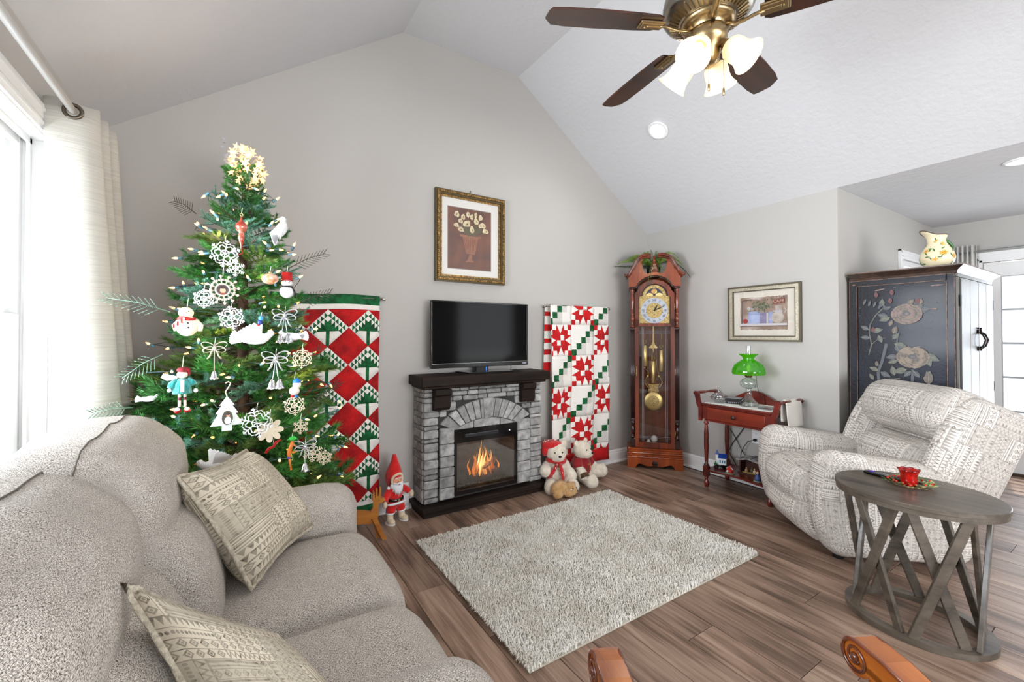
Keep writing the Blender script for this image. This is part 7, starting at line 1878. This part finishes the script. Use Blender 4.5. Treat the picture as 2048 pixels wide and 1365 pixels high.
mb = MB(); mb.tube([(.004, 0, .045), (-.004, 0, .02), (-.010, 0, -.005), (-.008, 0, -.03)], [.007, .008, .009, .006], 8); mb.tube([(-.008, 0, -.03), (-.006, 0, -.055), (-.002, 0, -.075)], [.005, .004, .004], 6); mb.tube([(0, 0, .022), (.012, -.004, .03), (.016, -.004, .02)], .003, 6); mb.tube([(-.004, 0, .0), (.008, -.004, -.006), (.016, -.004, 0)], .0045, 6); mb.ball((-.002, -.004, -.078), (.005, .008, .004), nu=8, nv=5); weld_uv(mb.build('body', m_org, t))
mb = MB()
for k in range(8): a = radians(20+20*k); mb.tube([(.004, 0, .05), (.004+.016*cos(a), 0, .052+.016*sin(a)), (.004+.022*cos(a), 0, .046+.012*sin(a))], [.004, .004, .001], 6)
mb.build('hair', pm('ornament_lime', '#3ac04a', .5), t); MB().ball((-.010, 0, -.026), (.008, .008, .008), nu=8, nv=6).build('shorts', pm('ornament_purple', '#5a4a9a', .5), t); hook(t, .02, .06)
t = orn('ribbon_ornament', 'curled red ribbon ornament deep in the lower right branches', 'ornament', (.14, 2.18, .83)); MB().tube([(-.03, 0, -.03), (-.015, .004, -.01), (0, 0, -.005), (.012, .004, .015), (.03, 0, .025)], [.007, .009, .007, .009, .006], 8, flat=.4).build('ribbon', m_ored, t); hook(t, .03, .01)
# star cluster topper
tp = thing('tree_topper', 'glowing cluster of small gold stars topping the Christmas tree', 'tree topper', (TX+.01, TY-.02, 2.185))
m_star = pm('star_glow', '#ffc68c', .3, emit=.9); m_core = pm('star_core', '#ffe6c0', .3, emit=5.0); m_star.cycles.emission_sampling = 'NONE'; m_core.cycles.emission_sampling = 'NONE'
sp = [(.0+(.023 if q % 2 == 0 else .009)*cos(pi/2+q*pi/5), (.023 if q % 2 == 0 else .009)*sin(pi/2+q*pi/5)) for q in range(10)]
smb = MB(); n0 = len(sp); smb.add([(x, y, 0) for x, y in sp]+[(0, 0, .007), (0, 0, -.007)], [(i, (i+1) % n0, n0) for i in range(n0)]+[((i+1) % n0, i, n0+1) for i in range(n0)])
sme = smb.build('star', m_star, tp); cme = MB().ball((0, 0, 0), .006, nu=8, nv=6).build('core', m_core, sme)
k = 0
while k < 62:
    v = Vector((RT.gauss(0, 1), RT.gauss(0, 1), RT.gauss(0, 1))).normalized()*RT.uniform(.6, 1)**.5
    p = Vector((v.x*.088-v.z*.02, v.y*.07, v.z*.105))
    o = sme if k == 0 else sme.copy(); c_ = cme if k == 0 else cme.copy(); k += 1
    if o is not sme: COL.objects.link(o); COL.objects.link(c_); o.parent = tp; c_.parent = o; PAR[o] = tp; PAR[c_] = o
    o.location = p; o.rotation_euler = (radians(90)+RT.uniform(-.6, .6), RT.uniform(-.6, .6), RT.uniform(-.8, .8))
mb = MB()
for q in range(46):
    v = Vector((RT.gauss(0, 1), RT.gauss(0, 1), RT.gauss(0, 1))).normalized(); mb.tube([(0, 0, 0), (v.x*.10, v.y*.08, v.z*.12)], .0009, 4)
mb.build('wires', m_brass, tp); MB().tube([(0, 0, -.14), (0, 0, -.02)], .006, 8).build('tube_base', m_brassd, tp)
mb = MB()
for q in range(16): mb.prism(blob(RT.uniform(-.11, -.06), RT.uniform(-.03, .13), .008, .008, 6), -.001, .001, X=TR(0, RT.uniform(-.03, .03), 0) @ WY)
mb.build('silver_spangles', m_silver, tp)
lamp('topper_glow', 'POINT', (TX, TY-.15, 2.19), 1.2, (1, .72, .40), shadow_soft_size=.08)
# ------------------------------------------------------------------ toys on the floor
def plush(nm, mb, mat, par, vox=.006, disp=0.0):
    o = mb.build(nm, mat, par); md = o.modifiers.new('r', 'REMESH'); md.mode = 'VOXEL'; md.voxel_size = vox; md.use_smooth_shade = True
    s = o.modifiers.new('s', 'SMOOTH'); s.iterations = 3; s.factor = .6
    return o
def fur(mb_src_balls, n, L, par, mat, seed, w=.0009):
    """short tufts standing on the given ellipsoids"""
    r = random.Random(seed); mb = MB(); tot = sum(b[1][0]*b[1][2] for b in mb_src_balls)
    for (c, rr) in mb_src_balls:
        for _ in range(int(n*rr[0]*rr[2]/tot)):
            v = Vector((r.gauss(0, 1), r.gauss(0, 1), r.gauss(0, 1))).normalized(); p = Vector((c[0]+v.x*rr[0]*.97, c[1]+v.y*rr[1]*.97, c[2]+v.z*rr[2]*.97))
            d = (v+Vector((r.uniform(-.6, .6), r.uniform(-.6, .6), r.uniform(-.7, .3)))).normalized()*L; s = v.cross(d).normalized()*w if v.cross(d).length > 1e-6 else Vector((w, 0, 0))
            mb.add([tuple(p-s), tuple(p+s), tuple(p+d)], [(0, 1, 2)])
    o = mb.build('fur', mat, par); o['kind'] = 'stuff'; return o
m_bear = pm('bear_plush', '#e3d6bf', .95, col2='#f2ebdd', ns=30, bump=.7, bs=220, sheen=.6)
m_plr = pm('plush_red', '#b80c14', .9, bump=.4, ns=120, col2='#d01a20', sheen=.3)
def bear(name, label, loc, rot, sc, head_tilt, legs, arms):
    t = thing(name, label, 'teddy bear', loc, rot)
    B = []
    def b(c, r): c = tuple(q*sc for q in c); r = tuple(q*sc for q in r); mb.ball(c, r, nu=16, nv=12); B.append((c, r))
    mb = MB(); b((0, 0, .11), (.085, .075, .11)); b((0, -.005, .185), (.06, .055, .05))
    hx, hy, hz = head_tilt
    b((hx, hy, hz), (.082, .075, .075)); b((hx+.01*0, hy-.070, hz-.022), (.034, .036, .028)); b((hx, hy-.05, hz-.03), (.055, .04, .035))
    for s in (-1, 1): b((hx+s*.066, hy+.012, hz+.060), (.026, .014, .028))
    for (a, c) in legs:
        for k in range(5): q = k/4; b(tuple(a[i]+(c[i]-a[i])*q for i in range(3)), (.040+.004*k,)*3)
        b((c[0], c[1]-.012, c[2]+.018), (.036, .032, .046))
    for (a, c) in arms:
        for k in range(5): q = k/4; b(tuple(a[i]+(c[i]-a[i])*q for i in range(3)), (.033+.003*(k if k > 2 else 0),)*3)
    plush('body', mb, m_bear, t, .0065*sc); fur(B, 6500, .010*sc, t, m_bear, int(loc[0]*100))
    mb = MB(); e = lambda x, y, z: tuple(q*sc for q in (x, y, z))
    for s in (-1, 1): mb.ball(e(hx+s*.030, hy-.070, hz+.012), .0065*sc, nu=10, nv=7)
    mb.build('eyes', m_black, t); MB().ball(e(hx, hy-.108, hz-.010), (.014*sc, .008*sc, .010*sc), nu=12, nv=8).build('nose', m_black, t)
    return t
b1 = bear('teddy_bear', 'cream teddy bear with a red beret and red scarf beside the hearth', (2.365, 2.985, 0), -22, 1.12, (0, -.012, .268),
          [((-.05, -.03, .05), (-.075, -.15, .042)), ((.05, -.03, .05), (.085, -.14, .042))], [((-.075, -.01, .17), (-.105, -.075, .145)), ((.075, -.01, .17), (.10, -.08, .10))])
sc = 1.12
mb = MB(); mb.ball((-.030*sc, .018*sc, .322*sc), (.088*sc, .080*sc, .036*sc), nu=20, nv=10, X=TR(0, 0, 0)); mb.ball((-.085*sc, .01*sc, .285*sc), (.036*sc, .05*sc, .052*sc), nu=14, nv=8)
for v in range(1): pass
bt = plush('beret', mb, m_plr, b1, .005)
mb = MB()
for k in range(16): a = R.uniform(0, 2*pi); q = R.uniform(.3, .95); mb.ball(((-.030+.080*q*cos(a))*sc, (.018+.072*q*sin(a))*sc, (.322+.036*sqrt(1-q*q*.9))*sc), .0055, k % 3, nu=6, nv=4)
mb.build('beret_spots', [pm('spot_white', '#f0e8e0', .5), pm('spot_green', '#1f6a3a', .6), pm('spot_white', '')], b1)
mb = MB(); mb.tube([(.068*sc*cos(2*pi*i/18), (-.008+.064*sin(2*pi*i/18))*sc, (.205+.006*sin(4*pi*i/18))*sc) for i in range(18)], .018*sc, 8, closed=True, flat=.8)
mb.tube([(.01, -.085*sc, .20*sc), (.02, -.10*sc, .16*sc), (.03, -.105*sc, .11*sc), (.035, -.10*sc, .075*sc)], [.018, .024, .024, .026], 8, flat=.4); mb.tube([(-.01, -.085*sc, .20*sc), (-.05, -.10*sc, .15*sc), (-.085, -.085*sc, .09*sc)], [.018, .024, .026], 8, flat=.4)
sc_ = mb.build('scarf', m_plr, b1)
mb = MB()
for k in range(12): mb.ball((R.uniform(-.06, .05), -.112*sc+R.uniform(-.004, .006), R.uniform(.09, .2)*sc), .005, nu=6, nv=4)
mb.build('scarf_spots', [MC['spot_white']], sc_)
b2 = bear('teddy_bear', 'cream teddy bear in a red sweater sitting right of the bear in the beret', (2.655, 2.985, 0), 12, 1.06, (-.01, -.022, .268),
          [((-.045, -.03, .05), (-.075, -.165, .042)), ((.05, -.02, .05), (.145, -.11, .075))], [((-.075, -.015, .16), (-.10, -.095, .085)), ((.075, -.01, .16), (.115, -.05, .10))])
sc = 1.06
mb = MB(); mb.ball((0, -.002, .12*sc), (.093*sc, .085*sc, .105*sc), nu=20, nv=12); mb.ball((0, -.006, .195*sc), (.067*sc, .062*sc, .03*sc), nu=16, nv=8)
for s in (-1, 1): mb.tube([(s*.06*sc, -.008, .18*sc), (s*.095*sc, -.045, .125*sc)], [.045*sc, .043*sc], 10)
sw = plush('sweater', mb, pm('sweater_red', '#8f0a14', .95, bump=.4, ns=150, sheen=.3), b2, .006)
mb = MB(); text_mb(mb, 'Santa', .018, TR(.0, -.0885*sc, .155*sc) @ RX(-3) @ WY, ext=.0006); mb.ball((.008, -.089*sc, .115*sc), (.014, .003, .012), 1, nu=10, nv=6); mb.ball((.03, -.086*sc, .12*sc), (.010, .003, .016), 2, nu=8, nv=6); mb.ball((-.012, -.089*sc, .12*sc), (.012, .003, .010), 3, nu=8, nv=6)
mb.build('sweater_patch', [pm('stitch_gold', '#c98a2a', .7), m_ored, pm('stitch_tan', '#d8a46a', .7), pm('stitch_grey', '#4a4a48', .7)], sw)
mb = MB(); mb.tube([(-.105*sc, -.115, .10*sc), (-.11*sc, -.135, .075*sc)], [.040, .041], 12); mb.build('plaid_cuff', pm('plaid_green', '#123f28', .9, col2='#8a3a2a', ns=120, lo=.45, hi=.6), b2)
# tan plush puppy lying in front
t = thing('plush_puppy', 'small tan plush puppy lying on the floor in front of the teddy bears', 'plush toy', (2.285, 2.775, 0), -8)
B = []; mb = MB()
for c, r in (((-.03, 0, .052), (.062, .048, .050)), ((-.055, 0, .045), (.045, .046, .045)), ((.045, -.008, .045), (.040, .038, .038)), ((.062, -.03, .032), (.026, .026, .022)), ((.02, -.045, .02), (.045, .016, .018)), ((-.07, -.04, .022), (.035, .022, .022)), ((.052, .02, .055), (.02, .02, .03)), ((.03, -.02, .068), (.014, .012, .02)), ((.075, -.005, .065), (.014, .012, .02))):
    c = tuple(q*1.2 for q in c); r = tuple(q*1.2 for q in r); mb.ball(c, r, nu=14, nv=10); B.append((c, r))
m_tan = pm('plush_tan', '#b98a4e', .95, col2='#d8b07a', ns=24, bump=.8, bs=150, sheen=.5)
plush('body', mb, m_tan, t, .005); fur(B, 4200, .010, t, m_tan, 3)
mb = MB(); mb.ball((.088, -.062, .043), .007, nu=8, nv=6); mb.ball((.054, -.054, .062), .005, nu=8, nv=6); mb.ball((.092, -.044, .062), .005, nu=8, nv=6); mb.build('nose_and_eyes', m_black, t)
MB().ball((.034, -.056, .058), (.008, .004, .006), nu=8, nv=5).build('tag', m_white, t)

# bearded doll in red
dl = thing('bearded_doll', 'vintage doll with white beard, red suit and tall red pointed hat against the wall', 'doll', (.960, 3.045, 0), 16)
m_dred = pm('doll_red', '#c80f12', .95, col2='#e01c1c', ns=20, bump=.35, bs=200, sheen=.4); m_cream = pm('doll_cream', '#dccdb0', .8); m_face = pm('doll_face', '#dd8f6f', .45, col2='#e8a88a', ns=14)
mb = MB()
for s in (-1, 1): mb.tube([(s*.028, 0, .125), (s*.040, -.006, .085), (s*.045, -.008, .065)], [.034, .036, .030], 12)
mb.ball((0, 0, .135), (.062, .046, .035)); plush('trousers', mb, m_dred, dl, .005)
mb = MB(); mb.ball((0, 0, .19), (.058, .046, .055)); mb.ball((0, 0, .225), (.052, .042, .035))
mb.tube([(-.045, 0, .225), (-.085, -.012, .19), (-.10, -.03, .165)], [.026, .024, .022], 10); mb.tube([(.045, 0, .228), (.085, -.008, .205), (.105, -.02, .185)], [.026, .024, .022], 10); plush('jacket', mb, m_dred, dl, .005)
for s in (-1, 1):
    mb = MB(); mb.tube([(s*.046, -.006, .070), (s*.048, -.008, .04), (s*.050, -.010, .018)], [.026, .024, .026], 12); mb.ball((s*.054, -.030, .018), (.026, .038, .018)); b_ = plush('boot', mb, m_cream, dl, .004)
    MB().prism(blob(s*.054, -.022, .029, .046, 16), 0, .006).build('sole', m_white, b_)
    MB().lathe([(.030, -.006), (.034, 0), (.030, .006)], 14, X=TR(s*.044, -.007, .070), cap=False).build('boot_cuff', m_white, b_)
mb = MB(); mb.ball((-.106, -.038, .150), (.016, .014, .024), nu=10, nv=8); mb.build('mitten', m_cream, dl); mb = MB(); mb.ball((.118, -.030, .168), (.018, .014, .026), nu=10, nv=8); mb.build('mitten', m_cream, dl)
MB().lathe([(.058, 0), (.063, .004), (.063, .016), (.058, .020)], 28, X=TR(0, 0, .148) @ SC(1.0, .80, 1), cap=False).build('belt', m_black, dl); MB().box((0, -.051, .158), (.016, .004, .016), b=.001).build('buckle', m_brass, dl)
mb = MB(); mb.tube([(.068*cos(a), .052*sin(a), .135-.004*cos(a*2)) for a in [2*pi*i/24 for i in range(24)]], .008, 8, closed=True); mb.build('jacket_trim', m_white, dl)
hz = .292
mb = MB(); mb.ball((0, -.004, hz), (.042, .040, .044), nu=20, nv=14); mb.ball((0, -.044, hz-.004), (.008, .010, .008)); 
for s in (-1, 1): mb.ball((s*.022, -.034, hz-.010), (.013, .010, .011)); 
plush('head', mb, m_face, dl, .0035)
mb = MB()
for s in (-1, 1): mb.ball((s*.015, -.0405, hz+.010), (.0065, .003, .0045), nu=10, nv=6)
mb.build('eyes', m_white, dl); mb = MB()
for s in (-1, 1): mb.ball((s*.014, -.0435, hz+.009), (.003, .002, .003), nu=8, nv=5)
mb.build('pupils', m_black, dl)
mb = MB()
for s in (-1, 1): mb.tube([(s*.004, -.041, hz+.018), (s*.015, -.042, hz+.022), (s*.026, -.037, hz+.017)], [.002, .003, .002], 6)
mb.build('eyebrows', m_white, dl)
mb = MB()
for s in (-1, 1): mb.tube([(0, -.050, hz-.014), (s*.014, -.050, hz-.020), (s*.030, -.042, hz-.015), (s*.036, -.036, hz-.008)], [.005, .007, .005, .002], 8)
mb.build('moustache', m_white, dl); MB().ball((0, -.048, hz-.024), (.006, .004, .003), nu=8, nv=5).build('mouth', m_ored, dl)
mb = MB(); RB = random.Random(1)
for k in range(420):
    a = RB.uniform(-1.35, 1.35); x0 = .040*sin(a); y0 = -.040*cos(a)-.003; z0 = hz-.020-RB.uniform(0, .028)*cos(a)+.012*abs(sin(a)); L = RB.uniform(.03, .062)*(.5+.5*cos(a))
    mb.tube([(x0, y0, z0), (x0*1.15+RB.uniform(-.006, .006), y0-.008, z0-L*.5), (x0*1.1+RB.uniform(-.010, .010), y0-.006, z0-L)], [.0026, .0022, .0006], 4)
o = mb.build('beard', m_white, dl); o['kind'] = 'stuff'
mb = MB(); mb.tube([(.043*cos(a), -.022-.018*max(0, sin(a))**2, hz+.004+.044*sin(a)) for a in [radians(-40+i*260/18) for i in range(19)]], .0095, 8); mb.build('hat_trim', m_cream, dl)
mb = MB(); mb.tube([(0, .036, hz-.045), (0, .032, hz-.015), (0, .024, hz+.02), (-.002, .010, hz+.055), (-.004, .004, hz+.095), (-.006, 0, hz+.135), (-.008, 0, hz+.160), (-.008, 0, hz+.178)], [.036, .052, .058, .056, .041, .024, .018, .013], 18); hm = mb.build('hat', m_dred, dl)
MB().ball((-.06, -.01, hz-.045), .012, nu=10, nv=7).build('pompon', m_white, dl)
# wooden reindeer
rd = thing('wooden_reindeer', 'flat honey coloured wooden reindeer standing in front of the bearded doll', 'figurine', (.715, 2.845, 0), -12)
m_pine = wood('pine_wood', '#9a5214', '#cf8a35', .4, 0, 14, coat=.3, ratio=8)
bd = [(-.14, .15), (-.13, .19), (-.08, .205), (-.02, .195), (.02, .185), (.035, .21), (.035, .255), (.05, .27), (.08, .262), (.105, .262), (.112, .248), (.095, .236), (.075, .232), (.070, .20), (.072, .16), (.06, .12), (.03, .105), (-.05, .115), (-.10, .11), (-.13, .115)]
MB().prism(bd, -.012, .012, X=WY, b=.002).build('body', m_pine, rd)
for dy in (-.014, .014):
    mb = MB(); mb.prism([(.030, .255), (.035, .31), (.044, .31), (.046, .275), (.050, .275), (.054, .325), (.063, .325), (.064, .28), (.070, .28), (.076, .33), (.086, .33), (.084, .27), (.066, .25)], -.006, .006, X=TR(0, dy, 0) @ WY, b=.001); mb.build('antler', m_pine, rd)
for dy, dx in ((-.020, .035), (.020, .0)):
    MB().prism([(.030, .14), (.062, .14), (.085+dx, .0), (.058+dx, .0)], -.007, .007, X=TR(0, dy, 0) @ WY, b=.001).build('leg', m_pine, rd); MB().prism([(-.10, .14), (-.068, .14), (-.095-dx, .0), (-.122-dx, .0)], -.007, .007, X=TR(0, dy, 0) @ WY, b=.001).build('leg', m_pine, rd)
MB().ball((-.142, 0, .185), .010, nu=10, nv=7).build('tail', m_white, rd); MB().ball((.072, -.0125, .252), .003, nu=6, nv=5).build('eye', m_black, rd); MB().box((-.06, -.014, .135), (.022, .008, .012), b=.001, X=None).build('peg', m_pine, rd)
# power strip at the wall by the fireplace
t = thing('wall_outlet', 'white wall outlet low on the wall between doll and fireplace', 'outlet', (1.085, YB, .15)); W(MB().box((1.09, YB-.02, .165), (.05, .008, .075), b=.002), 'plate', m_trim, t)
W(MB().box((1.09, YB-.026, .165), (.03, .004, .05), b=.001), 'socket', m_trim, t)
